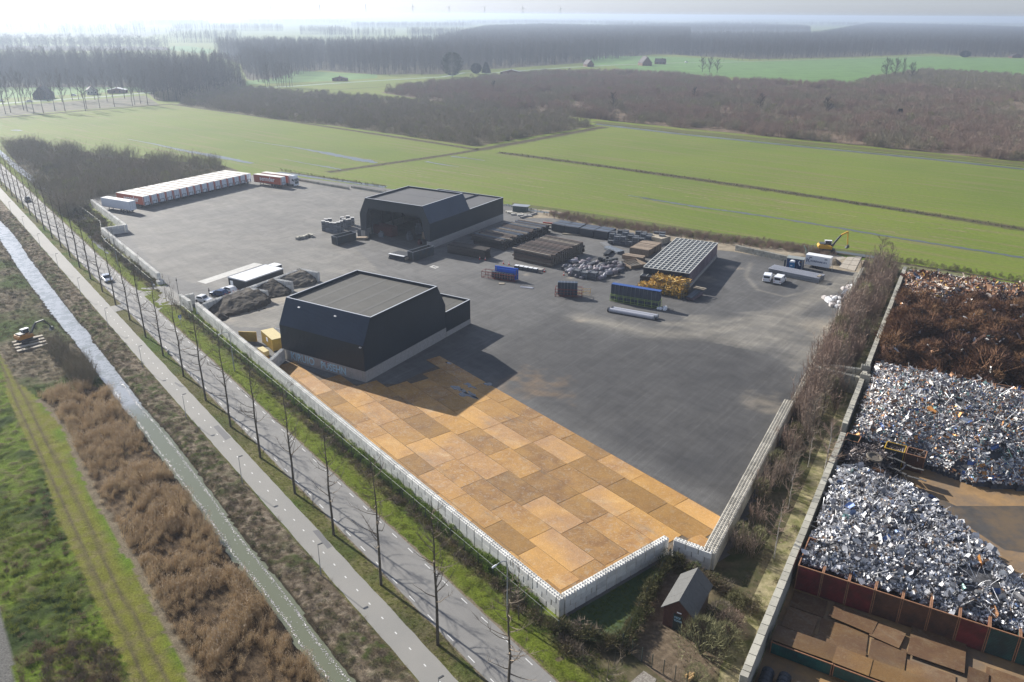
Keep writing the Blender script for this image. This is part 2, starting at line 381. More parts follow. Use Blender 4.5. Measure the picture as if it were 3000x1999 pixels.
    me = fast_mesh('roadside_ground', V, Fc[:, ::-1], 4, n.m, smooth=True); set_col(me, 'tone', np.clip(rgb.reshape(-1, 3), 0, 1))
    if me.polygons[0].normal.z < 0: me.flip_normals()
    o = link('roadside_ground', me); o['kind'] = 'structure'
corridor()
# stream water: icy, glittering up-stream; murky green near
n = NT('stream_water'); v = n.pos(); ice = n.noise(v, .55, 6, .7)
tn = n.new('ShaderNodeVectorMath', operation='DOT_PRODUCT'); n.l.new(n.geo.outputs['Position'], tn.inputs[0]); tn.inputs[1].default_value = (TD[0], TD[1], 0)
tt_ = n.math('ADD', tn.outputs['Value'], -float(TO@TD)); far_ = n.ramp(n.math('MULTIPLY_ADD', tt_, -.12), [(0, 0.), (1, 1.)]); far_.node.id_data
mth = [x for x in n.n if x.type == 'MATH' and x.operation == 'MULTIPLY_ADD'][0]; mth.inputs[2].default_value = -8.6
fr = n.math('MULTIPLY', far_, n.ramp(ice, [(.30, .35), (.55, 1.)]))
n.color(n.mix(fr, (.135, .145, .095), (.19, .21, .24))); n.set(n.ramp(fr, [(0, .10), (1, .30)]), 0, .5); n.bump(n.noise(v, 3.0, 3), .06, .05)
M_stream = n.m
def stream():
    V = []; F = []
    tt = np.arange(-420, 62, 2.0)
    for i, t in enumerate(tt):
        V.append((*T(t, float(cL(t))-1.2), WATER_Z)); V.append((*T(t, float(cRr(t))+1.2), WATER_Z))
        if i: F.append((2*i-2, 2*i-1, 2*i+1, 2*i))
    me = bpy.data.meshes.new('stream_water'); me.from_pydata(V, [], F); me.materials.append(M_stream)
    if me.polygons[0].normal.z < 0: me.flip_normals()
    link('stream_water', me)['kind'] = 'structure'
stream()

# ------------------------------------------------------------------ road and cycle path
def asphalt(name, c, var=.12, c2=None, streak=0, rough=.75):
    n = NT(name); v = n.pos(); f = n.noise(v, 9, 6, .75); g_ = n.noise(v, .16, 4, .6)
    col = n.ramp(f, [(.3, tuple(x*(1-var) for x in c)), (.7, tuple(x*(1+var) for x in c))])
    if c2: col = n.mix(n.ramp(g_, [(.38, 0.), (.68, .85)]), col, c2)
    if streak:
        s_ = n.noise(n.pos((.12, .9, 1), -ANG_T), 1.0, 5, .7); col = n.mix(n.ramp(s_, [(.45, 0.), (.75, .6)]), col, tuple(x*1.35 for x in c))
        s2 = n.noise(n.pos((1.0, .06, 1), -ANG_T), 1.0, 5, .7); col = n.mix(n.ramp(s2, [(.25, .35), (.45, 0.)]), col, tuple(x*.7 for x in c))
    n.color(col); n.set(rough, 0, .35); n.bump(f, .15, .02); return n.m
M_road = asphalt('road_asphalt', (.165, .160, .152), .16, (.205, .20, .188), 1)
M_bike = asphalt('path_asphalt', (.205, .20, .185), .10, (.235, .225, .205), 0)
M_patch = asphalt('dark_asphalt_patch', (.115, .115, .118), .1)
M_paint = plain('road_paint', (.56, .56, .54), .6, var=.12, scale=6)
M_edge = plain('worn_road_edge', (.15, .125, .085), .95, var=.5, scale=3, spec=.1)
def band(name, ta, tb, n0, n1, z, mat, step=2.0, wob=.0, fn0=None, fn1=None, kind='structure', depth=0):
    V = []; F = []; ts = np.arange(ta, tb+.01, step)
    for i, t in enumerate(ts):
        a = (fn0(t) if fn0 else n0)+(random.random()-.5)*wob; b = (fn1(t) if fn1 else n1)+(random.random()-.5)*wob
        V.append((*T(t, a), z)); V.append((*T(t, b), z))
        if i: F.append((2*i-2, 2*i-1, 2*i+1, 2*i))
    me = bpy.data.meshes.new(name); me.from_pydata(V, [], F); me.materials.append(mat)
    if me.polygons[0].normal.z < 0: me.flip_normals()
    o = link(name, me); o['kind'] = kind; return o
band('road_shoulder', -900, 120, .95, 6.75, .012, M_edge, .9, .28)
road = band('road', -900, 120, 1.15, 6.45, .022, M_road, 1.5, .10)
path = band('cycle_path', -900, 120, -4.15, -1.15, .022, M_bike, 1.5, .10)
def marks(name, ts, n0, ln, w, parent, z):
    for t in ts:
        b = MB(); b.bx(0, ln, -w/2, w/2, 0, .004); me = marks.me.get((ln, w)) or b.mesh('dash', M_paint); marks.me[(ln, w)] = me
        o = link(name, me, parent); o.location = (*T(t-ln/2, n0), z); o.rotation_euler = (0, 0, ANG_T)
marks.me = {}
marks('lane_dash', [-.1+3.815*k for k in range(-48, 20)], 1.55, 1.15, .10, road, .026)
marks('lane_dash', [.0+3.815*k for k in range(-48, 20)], 5.98, 1.15, .10, road, .026)
marks('path_dash', [-21.4+2.86*k for k in range(-40, 30)], -2.62, .40, .12, path, .026)
P_ = ZA([(45, 165), (100, 155), (215, 300), (175, 320)]); sheet('path_repair_patch', P_, .0262, M_patch)
P_ = ZB([(1960, 1100), (2005, 1085), (2125, 1200), (2070, 1225)]); sheet('path_repair_patch', P_, .0262, M_patch)
P_ = ZB([(1610, 690), (1700, 735), (1660, 740), (1600, 700)]); sheet('path_repair_patch', P_, .0262, M_patch)
# driveway from the road into the yard, little apron across the verge
M_drive = asphalt('driveway_asphalt', (.16, .158, .15), .16, (.20, .19, .17), 0)
sheet('driveway', [T(-142, 6.3), T(-139.5, 9.0), T(-138.6, 13.5), T(-122, 13.5), T(-122.5, 11.2), T(-124.6, 9.0), T(-121.5, 6.3)], .017, M_drive)
sheet('path_crossing', [T(-131, -1.3), T(-131, 1.4), T(-127, 1.4), T(-126.6, -1.3)], .030, M_drive)

# ------------------------------------------------------------------ yard of asphalt
YARD = [T(5.2, 13.2), T(5.2, 31), T(9.9, 31.8), T(9.2, 37), T(-5.0, 70.5), T(-40, 157)] + [G(2530, 800), G(2230, 752), G(2160, 722), G(1960, 694), G(1800, 662), G(1560, 610), G(1180, 560), G(1130, 552), G(870, 520), G(705, 492), G(275, 580)] + [T(-239, 18.7), T(-197, 18.7), T(-197, 13.4), T(-142, 13.2), T(-120, 13.2)]
def yard():
    ts = np.arange(-262, 12, .62); ns = np.arange(12.8, 162, .62)
    Tg, Ng = np.meshgrid(ts, ns, indexing='ij'); X = TO[0]+Tg*TD[0]+Ng*TNn[0]; Y = TO[1]+Tg*TD[1]+Ng*TNn[1]
    cx = (X[:-1, :-1]+X[1:, 1:])/2; cy = (Y[:-1, :-1]+Y[1:, 1:])/2; keep = in_poly(cx, cy, YARD)
    f1 = fbm(X, Y, 7, 4); f2 = fbm(X+9, Y, 2.0, 4); f3 = fbm(X*.4+Y*.9, X*.15-Y*.05, 1.2, 4)
    base = np.array([.110, .108, .105]); dark = np.array([.036, .036, .038]); dust = np.array([.20, .185, .155]); sand = np.array([.33, .28, .21])
    dk = np.zeros(X.shape)
    def soft(P, w): return np.clip(.5+np.where(in_poly(X, Y, P), 1, -1)*seg_dist(X, Y, P+[P[0]])/w, 0, 1)
    dk = np.maximum(dk, .45*soft([G(1150, 830), G(1640, 780), G(2150, 760), G(2520, 800), G(2360, 1170), G(1475, 1150), G(1340, 1050)], 14))
    # newer, darker asphalt field to the right
    dk = np.maximum(dk, soft([G(1475, 1150), G(1340, 1050), G(1450, 985), G(1640, 905), G(1800, 985), G(2050, 930), G(2350, 1090), G(2420, 1190), G(2180, 1580), G(2130, 1520)], 9))
    dk = np.maximum(dk, .55*in_poly(X, Y, [G(2170, 745), G(2500, 800), G(2420, 930), G(2100, 940), G(1990, 950), G(1900, 900)]))
    d1 = np.exp(-(seg_dist(X, Y, [G(2540, 795), G(2440, 830), G(2330, 905), G(2200, 950), G(2050, 980), G(1900, 975), G(1700, 930)])/2.6)**2)
    d2 = np.exp(-(seg_dist(X, Y, [G(2500, 815), G(2390, 880), G(2250, 925), G(2080, 950), G(1950, 950)])/1.5)**2)
    d3 = np.exp(-(seg_dist(X, Y, [G(2200, 770), G(2185, 810), G(2220, 850), G(2300, 870), G(2380, 850)])/.5)**2)*.5
    d4 = .9*in_poly(X, Y, [G(2000, 925), G(2330, 905), G(2470, 935), G(2400, 1045), G(2330, 1090), G(2260, 1040), G(2000, 985)])*np.clip(f1*2-.5, 0, 1)
    d5 = np.exp(-(np.hypot(X-G(2245, 1185)[0], Y-G(2245, 1185)[1])/5)**2)*.6
    lite = .35*in_poly(X, Y, [G(280, 580), G(720, 500), G(1200, 570), G(1000, 690), G(1150, 830), G(800, 900), G(470, 800)])*(.6+.8*f1)
    bay = in_poly(X, Y, [G(560, 915), G(800, 800), G(960, 830), G(850, 880), G(810, 960), G(700, 960)]).astype(float)
    du = np.clip(np.maximum.reduce([d1*.85, d2*.8, d3*1.3, d4*.8, lite, bay*.7]) * (.45+.9*f3) + .10*f1, 0, 1)
    rgb = base*(1-dk[..., None]*.85)+dark*dk[..., None]*.85
    rgb = rgb*(1-du[..., None])+dust*du[..., None]
    sa = np.zeros(X.shape)
    for px, py, r_, a in ((690, 905, 4.2, 1), (760, 890, 3.5, .9), (640, 935, 3.2, .8), (840, 870, 4, .6), (2145, 785, 2.0, .9), (1700, 940, 1.2, .5), (2060, 815, 3, .25), (1540, 805, 1.2, .5), (1670, 815, 1.0, .9), (2410, 960, 4, .35), (2425, 985, 3, .35), (2240, 1180, 3.5, .35)):
        c = G(px, py); sa = np.maximum(sa, a*np.clip(1.25-np.hypot(X-c[0], Y-c[1])/r_-(f2-.5)*1.9, 0, 1))
    rgb = rgb*(1-sa[..., None])+sand*sa[..., None]
    ru = np.zeros(X.shape); c = G(1560, 1130); ru = .35*np.clip(1.2-np.hypot(X-c[0], Y-c[1])/5-(f2-.5)*3, 0, 1); rgb = rgb*(1-ru[..., None])+np.array([.22, .14, .07])*ru[..., None]
    rgb *= (.86+.28*f1)[..., None]
    idx = np.arange(X.size).reshape(X.shape); Fc = np.stack([idx[:-1, :-1], idx[1:, :-1], idx[1:, 1:], idx[:-1, 1:]], -1)[keep]
    used = np.unique(Fc); mp = -np.ones(X.size, int); mp[used] = np.arange(len(used)); V = np.stack([X, Y, X*0+.030], -1).reshape(-1, 3)[used]
    n = NT('yard_asphalt'); at = n.new('ShaderNodeVertexColor', layer_name='tone'); v = n.pos()
    fine = n.noise(v, 7, 6, .75); stk = n.noise(n.pos((.045, 1.5, 1), -ANG_E+.12), 1.0, 6, .75); stk2 = n.noise(n.pos((.03, .8, 1), -ANG_T), 1.0, 5, .7)
    c = n.mix(1.0, at.outputs[0], n.ramp(fine, [(.3, .80), (.7, 1.22)]), 'MULTIPLY'); c = n.mix(1.0, c, n.ramp(stk, [(.30, .80), (.55, 1.0), (.72, 1.32)]), 'MULTIPLY'); c = n.mix(1.0, c, n.ramp(stk2, [(.3, .92), (.7, 1.12)]), 'MULTIPLY')
    big = n.noise(v, .22, 6, .68, .8); c = n.mix(1.0, c, n.ramp(big, [(.35, .82), (.62, 1.15)]), 'MULTIPLY'); oil = n.noise(v, .9, 3, .5); c = n.mix(n.ramp(oil, [(.68, 0.), (.74, .55)]), c, (.04, .04, .042))
    n.color(c); n.set(.78, 0, .35); n.bump(fine, .12, .02)
    me = fast_mesh('yard_asphalt', V, mp[Fc], 4, n.m); set_col(me, 'tone', np.clip(rgb.reshape(-1, 3)[used], 0, 1))
    if me.polygons[0].normal.z < 0: me.flip_normals()
    o = link('yard_asphalt', me); o['kind'] = 'structure'; return o
YARD_OBJ = yard()
# sand path along the far edge of the yard
M_sand = plain('trodden_sand', (.30, .255, .19), .95, var=.22, scale=.7, spec=.1, c2=(.22, .185, .135))
sheet('sand_path', [G(1530, 612), G(1620, 617), G(1760, 648), G(1900, 665), G(2070, 700), G(2200, 715), G(2330, 733), G(2420, 745), G(2530, 765), G(2520, 800), G(2440, 790), G(2320, 768), G(2150, 738), G(2100, 733), G(1990, 718), G(1900, 695), G(1780, 668), G(1620, 640), G(1540, 640)], .050, M_sand)

# ------------------------------------------------------------------ rusty steel road plates in the yard corner
def rust_mat(name, c1, c2, c3, rnd=.25, dim=1.0):
    n = NT(name); v = n.pos(); oi = n.new('ShaderNodeObjectInfo')
    o3 = n.new('ShaderNodeVectorMath', operation='SCALE'); o3.inputs['Scale'].default_value = 91.0
    cmb = n.new('ShaderNodeCombineXYZ'); n.l.new(oi.outputs['Random'], cmb.inputs[0]); n.l.new(oi.outputs['Random'], cmb.inputs[1]); n.l.new(cmb.outputs[0], o3.inputs[0])
    ad = n.new('ShaderNodeVectorMath', operation='ADD'); n.l.new(v, ad.inputs[0]); n.l.new(o3.outputs[0], ad.inputs[1]); vv = ad.outputs[0]
    a = n.noise(vv, .35, 6, .65, .6); b = n.noise(vv, 1.6, 6, .75, 1.2); f = n.noise(v, 8, 5, .8)
    c = n.mix(n.ramp(a, [(.35, 0.), (.62, 1.)]), c1, c2); c = n.mix(n.ramp(b, [(.52, 0.), (.66, .75)]), c, c3)
    c = n.mix(n.math('MULTIPLY', n.ramp(oi.outputs['Random'], [(.55, 0.), (.9, .75)]), .8), c, tuple(x*dim for x in (.25, .155, .085)))
    w1 = n.noise(v, .16, 6, .7, 1.5); c = n.mix(n.ramp(w1, [(.56, 0.), (.70, .55)]), c, tuple(x*dim for x in (.44, .33, .20))); w2 = n.noise(v, .45, 6, .75, 2.0); c = n.mix(n.ramp(w2, [(.60, 0.), (.68, .6)]), c, (.13, .085, .05))
    w3 = n.noise(n.pos((.12, .8, 1), -ANG_T), 1.0, 6, .7, .6); c = n.mix(n.ramp(w3, [(.56, 0.), (.68, .5)]), c, (.20, .165, .12)); w4 = n.noise(v, .07, 3, .6); c = n.mix(n.ramp(w4, [(.42, .45), (.55, 0.)]), c, tuple(x*dim for x in (.46, .25, .05)))
    c = n.mix(1.0, c, n.ramp(f, [(.3, .70), (.7, 1.25)]), 'MULTIPLY')
    hs = n.new('ShaderNodeHueSaturation'); m_ = n.math('MULTIPLY_ADD', oi.outputs['Random'], 2*rnd); m_.node.inputs[2].default_value = 1-rnd
    n.l.new(m_, hs.inputs['Value']); n.l.new(c, hs.inputs['Color']); n.color(hs.outputs[0]); n.set(n.ramp(b, [(.4, .75), (.7, .45)]), 0, .4); n.bump(b, .2, .03); return n.m
M_plate = rust_mat('rusty_plate', (.42, .235, .075), (.28, .145, .050), (.42, .35, .26), .38)
M_joint = plain('silt_between_plates', (.13, .095, .06), .9, var=.4, scale=3, c2=(.09, .08, .065))
PL = [T(-90, 14.0), T(-86, 15.8), T(-60, 41.7), T(3.6, 42.0), T(6.4, 36), T(8.6, 33), T(8.6, 31.8), T(4.5, 31.4), T(4.4, 13.8), T(-74, 13.8)]
PLB = [T(-82, 13.8), T(-76.6, 17.6), T(-63, 21.5), T(-57, 29), T(-60, 41.7), T(3.6, 42.0), T(6.4, 36), T(8.6, 33), T(8.6, 31.8), T(4.5, 31.4), T(4.4, 13.8)]
sheet('plate_bed', PLB, .036, M_joint)
def plates():
    rows = [13.9, 15.7, 18.7, 22.7, 26.8, 30.9, 34.7, 38.7, 41.8]
    offs = [1.2, -.2, -1.6+0, -1.0, -.0, .6, 3.4, 2.4]
    starts = {0: [(-74, 4.2, 7.8)]}
    for r in range(8):
        n0, n1 = rows[r], rows[r+1]; t = 4.3 if r < 4 else (8.4 if r < 6 else 5.5)
        ln0 = [5.0, 2.7, 4.3, 2.7, 6.4, 5.0, 8.0, 7.0][r]; first = True
        while t > -82:
            L = ln0 if first else random.choice([7.9, 7.9, 7.9, 6.9, 5.6 if r % 3 else 7.9]); first = False
            t0 = t-L; cxy = T((t+t0)/2, (n0+n1)/2)
            corners = [T(t-.3, n0+.3), T(t0+.3, n0+.3), T(t0+.3, n1-.3), T(t-.3, n1-.3)]
            inn = in_poly(np.array([c[0] for c in corners]), np.array([c[1] for c in corners]), PLB)
            if inn.sum() >= 3 or (inn.sum() >= 2 and r in (0, 1, 7)):
                b = MB(); L2, w2 = L/2-.035, (n1-n0)/2-.03; jz = [random.uniform(0, .03) for _ in range(4)]
                P = [(-L2, -w2), (L2, -w2), (L2, w2), (-L2, w2)]
                b.add([(x+random.uniform(-.04, .04), y+random.uniform(-.04, .04), -.01) for x, y in P]+[(x, y, .022+jz[i]) for i, (x, y) in enumerate(P)], [(0, 3, 2, 1), (4, 5, 6, 7), (0, 1, 5, 4), (1, 2, 6, 5), (2, 3, 7, 6), (3, 0, 4, 7)])
                o = b.build('steel_plate', M_plate, YARD_OBJ); o.location = (*cxy, .041); o.rotation_euler = (0, 0, ANG_T+random.uniform(-.008, .008))
            t = t0
plates()
# bent plate with raised end in the far corner
b = MB()
for k in range(8):
    x0, x1 = k*.55, k*.55+.55; z0 = .03+.75*math.sin(min(1, x0/4.4)*math.pi)*.6; z1 = .03+.75*math.sin(min(1, x1/4.4)*math.pi)*.6
    b.add([(x0, 0, z0), (x1, 0, z1), (x1, 3.4, z1), (x0, 3.4, z0), (x0, 0, z0+.03), (x1, 0, z1+.03), (x1, 3.4, z1+.03), (x0, 3.4, z0+.03)], [(0, 3, 2, 1), (4, 5, 6, 7), (0, 1, 5, 4), (2, 3, 7, 6), (1, 2, 6, 5), (3, 0, 4, 7)])
o = b.build('bent_steel_plate', M_plate); o.location = (*T(8.3, 32.2), .085); o.rotation_euler = (0, 0, ANG_T+math.pi/2); 
tag(o, 'bowed rusty steel plate lying on the others in the yard corner by the block wall', 'steel plate')
# puddle on the plates, in the shade of the front hall
M_pud = plain('puddle_water', (.035, .038, .045), .04, var=.05, scale=1, spec=.7)
def blob(c, a, b_, rz, k=26, s=0, ir=.35):
    P = []
    for i in range(k):
        t = 2*math.pi*i/k; r_ = 1+ir*(vnoise(np.array(math.cos(t)*1.3+s*7.7), np.array(math.sin(t)*1.3+s), .7)-.5)*2
        x, y = math.cos(t)*a*r_, math.sin(t)*b_*r_; P.append((c[0]+x*math.cos(rz)-y*math.sin(rz), c[1]+x*math.sin(rz)+y*math.cos(rz)))
    return P
ZY = lambda pts: ZM(900, 1050, 1.81, pts)
for i, (q, a, b_) in enumerate((((840, 195), 1.9, 1.0), ((860, 145), 1.3, .55), ((870, 195), 1.5, .7), ((955, 140), .8, .5), ((800, 165), 1.3, .6), ((752, 28), .7, .3))):
    sheet('puddle', blob(ZY([q])[0], a, b_, ANG_T, s=i+1, ir=.75), .1015, M_pud, kind='structure')
# ================================================================== CONCRETE BLOCK WALLS
def conc_mat(name, c, rnd=.14, moss=.5):
    n = NT(name); v = n.pos(); f = n.noise(v, 2.2, 6, .7); sx = n.new('ShaderNodeSeparateXYZ'); n.l.new(n.geo.outputs['Position'], sx.inputs[0])
    st = n.noise(n.pos((2.2, 2.2, .35)), 1.0, 5, .7)
    col = n.ramp(f, [(.3, tuple(x*.86 for x in c)), (.7, tuple(x*1.1 for x in c))])
    col = n.mix(n.ramp(st, [(.56, 0.), (.78, moss)]), col, (.16, .17, .11))
    oi = n.new('ShaderNodeObjectInfo'); m_ = n.math('MULTIPLY_ADD', oi.outputs['Random'], 2*rnd); m_.node.inputs[2].default_value = 1-rnd
    hs = n.new('ShaderNodeHueSaturation'); n.l.new(m_, hs.inputs['Value']); n.l.new(col, hs.inputs['Color']); n.color(hs.outputs[0]); n.set(.85, 0, .3); n.bump(f, .25, .02); return n.m
M_block = conc_mat('cast_concrete', (.62, .61, .57), .18, .35)
M_block2 = conc_mat('old_cast_concrete', (.36, .345, .29), .2, .7)
BW, BH = 1.6, .8
def block_mesh(L, top, mat, H=BH, D=.8):
    key = (round(L, 2), top, mat.name, D)
    if key in block_mesh.c: return block_mesh.c[key]
    b = MB(); g_ = .042; c_ = .05
    x, y = L/2-g_, D/2-.008
    pr = [(-x, -y+c_), (-x+c_, -y), (x-c_, -y), (x, -y+c_), (x, y-c_), (x-c_, y), (-x+c_, y), (-x, y-c_)]
    b.prism(pr, .012, H-.012, axis='z')
    if top:
        nx = max(2, int(round(L/.4)))
        for i in range(nx):
            for jy in (-.2, .2):
                cx = -L/2+L*(i+.5)/nx; s = .14; zt = H-.012
                b.add([(cx-s, jy-s, zt), (cx+s, jy-s, zt), (cx+s, jy+s, zt), (cx-s, jy+s, zt), (cx, jy, zt+.17)], [(0, 1, 4), (1, 2, 4), (2, 3, 4), (3, 0, 4)])
    me = b.mesh('concrete_block', mat); block_mesh.c[key] = me; return me
block_mesh.c = {}
NB = [0]
def block_wall(name, label, a, b_, courses=3, D=.8, parent=None, mat=None, rows=1, steps=None, z0=0, group=None, topz=True, outer=1, skip_low=0, studs=True):
    """wall of stacked blocks from a to b (outer face line); rows = thickness in blocks; lies to the left (outer=1) or right of a->b"""
    mat = mat or M_block; a = np.asarray(a, float); b_ = np.asarray(b_, float); L = np.linalg.norm(b_-a); d = (b_-a)/L; nn = np.array([-d[1], d[0]])*outer
    rz = math.atan2(d[1], d[0]); w = parent or empty(name, a, rz, z0, label, 'wall', group)
    for r in range(rows):
        for k in range(courses):
            if k < skip_low: continue
            if steps is not None: Lk = min(L, steps[k])
            else: Lk = L
            x = 0.0; first = (k+r) % 2 == 1
            while x < Lk-.1:
                bl = .8 if first else (BW if random.random() > .10 else .8); first = False
                bl = min(bl, Lk-x)
                if Lk-x-bl < .25: bl = Lk-x
                istop = (k == courses-1) or (steps is not None and k+1 < courses and x+bl/2 > steps[k+1])
                o = link('concrete_block', block_mesh(bl, istop and studs, mat, D=D), w); NB[0] += 1
                o.location = (x+bl/2, outer*((r+.5)*D), k*BH); o.rotation_euler = (0, 0, random.uniform(-.006, .006)); o.location.y += random.uniform(-.012, .012)
                x += bl
    return w
M_block_old = M_block2
block_wall('block_wall', 'long pale block wall along the road side of the yard up to its near corner', T(-115.0, 12.6), T(4.8, 12.6), outer=1)
block_wall('block_wall', 'concrete block wall from the near corner of the yard beside the brick hut', T(4.8, 13.45), T(4.8, 30.4), outer=1)
block_wall('block_wall', 'short block wall at the inner angle of the near yard edge, behind the hut', T(5.3, 30.5), T(9.9, 32.0), outer=1)
M_block3 = conc_mat('stained_cast_concrete', (.40, .375, .32), .2, .5); _m = T(10.2, 32.3)*.66+T(-40.3, 157.2)*.34
block_wall('block_wall', 'double block wall with rows of studs on the lower right side of the yard', T(10.2, 32.3), _m, outer=1, rows=2, courses=3, mat=M_block3)
block_wall('block_wall', 'narrow overgrown block wall on the upper right side of the yard', _m, T(-40.3, 157.2), outer=1, rows=1, courses=2, mat=M_block2)
# foundation course of that wall (joined, lies behind the shrubs)
a_, b_ = T(10.2, 32.3), T(-40.3, 157.2)
block_wall('block_wall', 'far end of the road side wall, between the trailers and the gate recess', T(-240, 18.5), T(-196.6, 18.5), outer=1)
block_wall('block_wall', 'short cross wall of the recess beside the trailer park', T(-196.6, 18.45), T(-196.6, 13.0), outer=-1)
block_wall('block_wall', 'pale block wall between the recess and the yard gate, along the ditch', T(-197.4, 12.2), T(-141.8, 12.2), outer=1)
block_wall('block_wall', 'two low blocks ending the wall on the left side of the yard gate', T(-141.6, 11.7), T(-140.0, 11.7), courses=1, rows=2, outer=1)
block_wall('block_wall', 'short offset stretch of block wall right of the gate, beside the parked cars', T(-122.8, 11.5), T(-116.9, 11.8), outer=1)
block_wall('block_wall', 'stub of blocks standing across the gate end of the wall', T(-122.0, 12.6), T(-121.9, 14.6), outer=-1)
# sand bays
block_wall('block_wall', 'studded block wall behind the three heaps of soil, beside the black office', T(-113.8, 13.8), T(-124.7, 41.6), outer=-1)
block_wall('block_wall', 'cross wall between the big soil heap and the middle soil heap', T(-118.0, 26.0), T(-113.2, 28.6), outer=-1)
block_wall('block_wall', 'cross wall between the middle soil heap and the far soil heap', T(-121.2, 33.2), T(-116.0, 35.9), outer=-1)
block_wall('block_wall', 'end wall closing the far soil bay near the front hall', T(-124.6, 41.7), T(-119.0, 44.1), outer=-1)
block_wall('block_wall', 'stub of studded block wall beside the yellow container at the graffiti wall', T(-75.2, 13.5), T(-78.9, 17.6), outer=1)
# low walls at the top right and top left of the yard
block_wall('block_wall', 'low dark block wall behind the dark blue site hut at the top right', G(2152, 735), G(2310, 770), courses=2, outer=1, mat=M_block2)
block_wall('block_wall', 'low block wall at the back of the yard left of the open hall', G(870, 530), G(1020, 556), courses=1, outer=1, mat=M_block2)
block_wall('block_wall', 'low block wall joining the back corner of the open hall', G(1028, 551), G(1128, 568), courses=1, outer=1, mat=M_block2)

# ================================================================== THE TWO DARK HALLS
def clad(name, c, rough=.45, ribs=True, horiz=False):
    n = NT(name); v = n.pos(); f = n.noise(v, .25, 4, .6); f2 = n.noise(v, 5, 4, .7)
    col = n.ramp(f, [(.3, tuple(x*.88 for x in c)), (.7, tuple(x*1.14 for x in c))]); col = n.mix(1.0, col, n.ramp(f2, [(.3, .92), (.7, 1.08)]), 'MULTIPLY')
    n.color(col); n.set(rough, 0, .45); return n.m
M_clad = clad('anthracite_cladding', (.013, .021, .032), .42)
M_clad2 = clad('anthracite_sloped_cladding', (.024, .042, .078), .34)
M_trim = plain('pale_roof_trim', (.42, .44, .47), .4, var=.06)
M_plinth = conc_mat('plinth_concrete', (.30, .29, .275), .03, .6)
M_roof = asphalt('bitumen_roof', (.072, .070, .063), .10, (.095, .092, .082), 1, .85)
M_roof2 = asphalt('bitumen_roof_grey', (.088, .089, .093), .08, (.10, .10, .10), 0, .8)
def quad_panel(o_name, parent, mat, P, th=.05):
    """thin box whose outer face is P (4 pts, local)"""
    a = [Vector(p) for p in P]; nrm = (a[1]-a[0]).cross(a[3]-a[0]).normalized()*th
    b = MB(); b.add([tuple(p) for p in a]+[tuple(p-nrm) for p in a], [(0, 1, 2, 3), (7, 6, 5, 4), (0, 4, 5, 1), (1, 5, 6, 2), (2, 6, 7, 3), (3, 7, 4, 0)])
    return b.build(o_name, mat, parent)
def clad_wall(parent, name, x0, x1, z0, z1, y, axis, mat, step=1.0, sgn=-1, parapet=0):
    """vertical trapezoid cladding: separate sheets with shallow seams"""
    n = max(1, int(round((x1-x0)/step))); w = (x1-x0)/n
    for i in range(n):
        b = MB(); a, c = x0+i*w+.006, x0+(i+1)*w-.006
        if axis == 'x': b.bx(a, c, min(y, y-sgn*.08), max(y, y-sgn*.08), z0, z1)
        else: b.bx(min(y, y-sgn*.08), max(y, y-sgn*.08), a, c, z0, z1)
        for k in range(3):                    # pressed ribs
            q = a+(c-a)*(k+.5)/3
            if axis == 'x': b.bx(q-.05, q+.05, min(y+sgn*.03, y+sgn*.001), max(y+sgn*.03, y+sgn*.001), z0+.01, z1-.01)
            else: b.bx(min(y+sgn*.03, y+sgn*.001), max(y+sgn*.03, y+sgn*.001), q-.05, q+.05, z0+.01, z1-.01)
        b.build(name, mat, parent)
def gable_panels(parent, prof, y, mat, sgn, step=1.0, cut=None, axis='x', zb=2.1):
    """vertical sheets under a trapezoid profile: prof(x)->top z ; cut(x)-> bottom z"""
    xs = prof[0]; x = xs[0]
    topz = lambda q: float(np.interp(q, [p for p in prof[0]], [p for p in prof[1]]))
    while x < xs[-1]-.05:
        x2 = min(xs[-1], x+step); a, c = x+.006, x2-.006
        ks = [a]+[k for k in xs if a < k < c]+[c]
        za = [topz(k) for k in ks]; zb_ = [cut(k) if cut else zb for k in ks]
        if min(t-b_ for t, b_ in zip(za, zb_)) > .05:
            V = []; F = []
            y0, y1 = y, y-sgn*.08
            for k, t, b_ in zip(ks, za, zb_):
                for yy in (y0, y1):
                    for zz in (b_, t): V.append((k, yy, zz) if axis == 'x' else (yy, k, zz))
            m = len(ks)
            for i in range(m-1):
                A, B = 4*i, 4*(i+1); F += [(A, A+1, B+1, B), (A+2, B+2, B+3, A+3), (A+1, A+3, B+3, B+1), (A, B, B+2, A+2)]
            F += [(0, 2, 3, 1), (4*(m-1), 4*(m-1)+1, 4*(m-1)+3, 4*(m-1)+2)]
            MB().add(V, F).build('cladding_panel', mat, parent)
        x = x2
def sloped_panels(parent, y0, y1, xa, za, xb, zb, mat, step=1.0, ribs=4):
    """sheets on a sloping side: lower edge (xa,za), upper edge (xb,zb), running y0..y1"""
    d = Vector((xb-xa, 0, zb-za)); d.normalize(); nx = Vector((-d.z, 0, d.x)); 
    if nx.z < 0: nx = -nx
    n = int(round((y1-y0)/step)); w = (y1-y0)/n
    for i in range(n):
        b = MB(); a, c = y0+i*w+.005, y0+(i+1)*w-.005
        def slab(a, c, h0, h1):
            P = []
            for h in (h0, h1):
                for (x, z) in ((xa, za), (xb, zb)):
                    for yy in (a, c): P.append((x+nx.x*h, yy, z+nx.z*h))
            b.add(P, [(0, 1, 3, 2), (4, 6, 7, 5), (0, 4, 5, 1), (2, 3, 7, 6), (0, 2, 6, 4), (1, 5, 7, 3)])
        slab(a, c, -.06, 0)
        for k in range(ribs):
            q = a+(c-a)*(k+.5)/ribs; slab(q-.05, q+.05, .001, .10)
        b.build('sloped_panel', mat, parent)
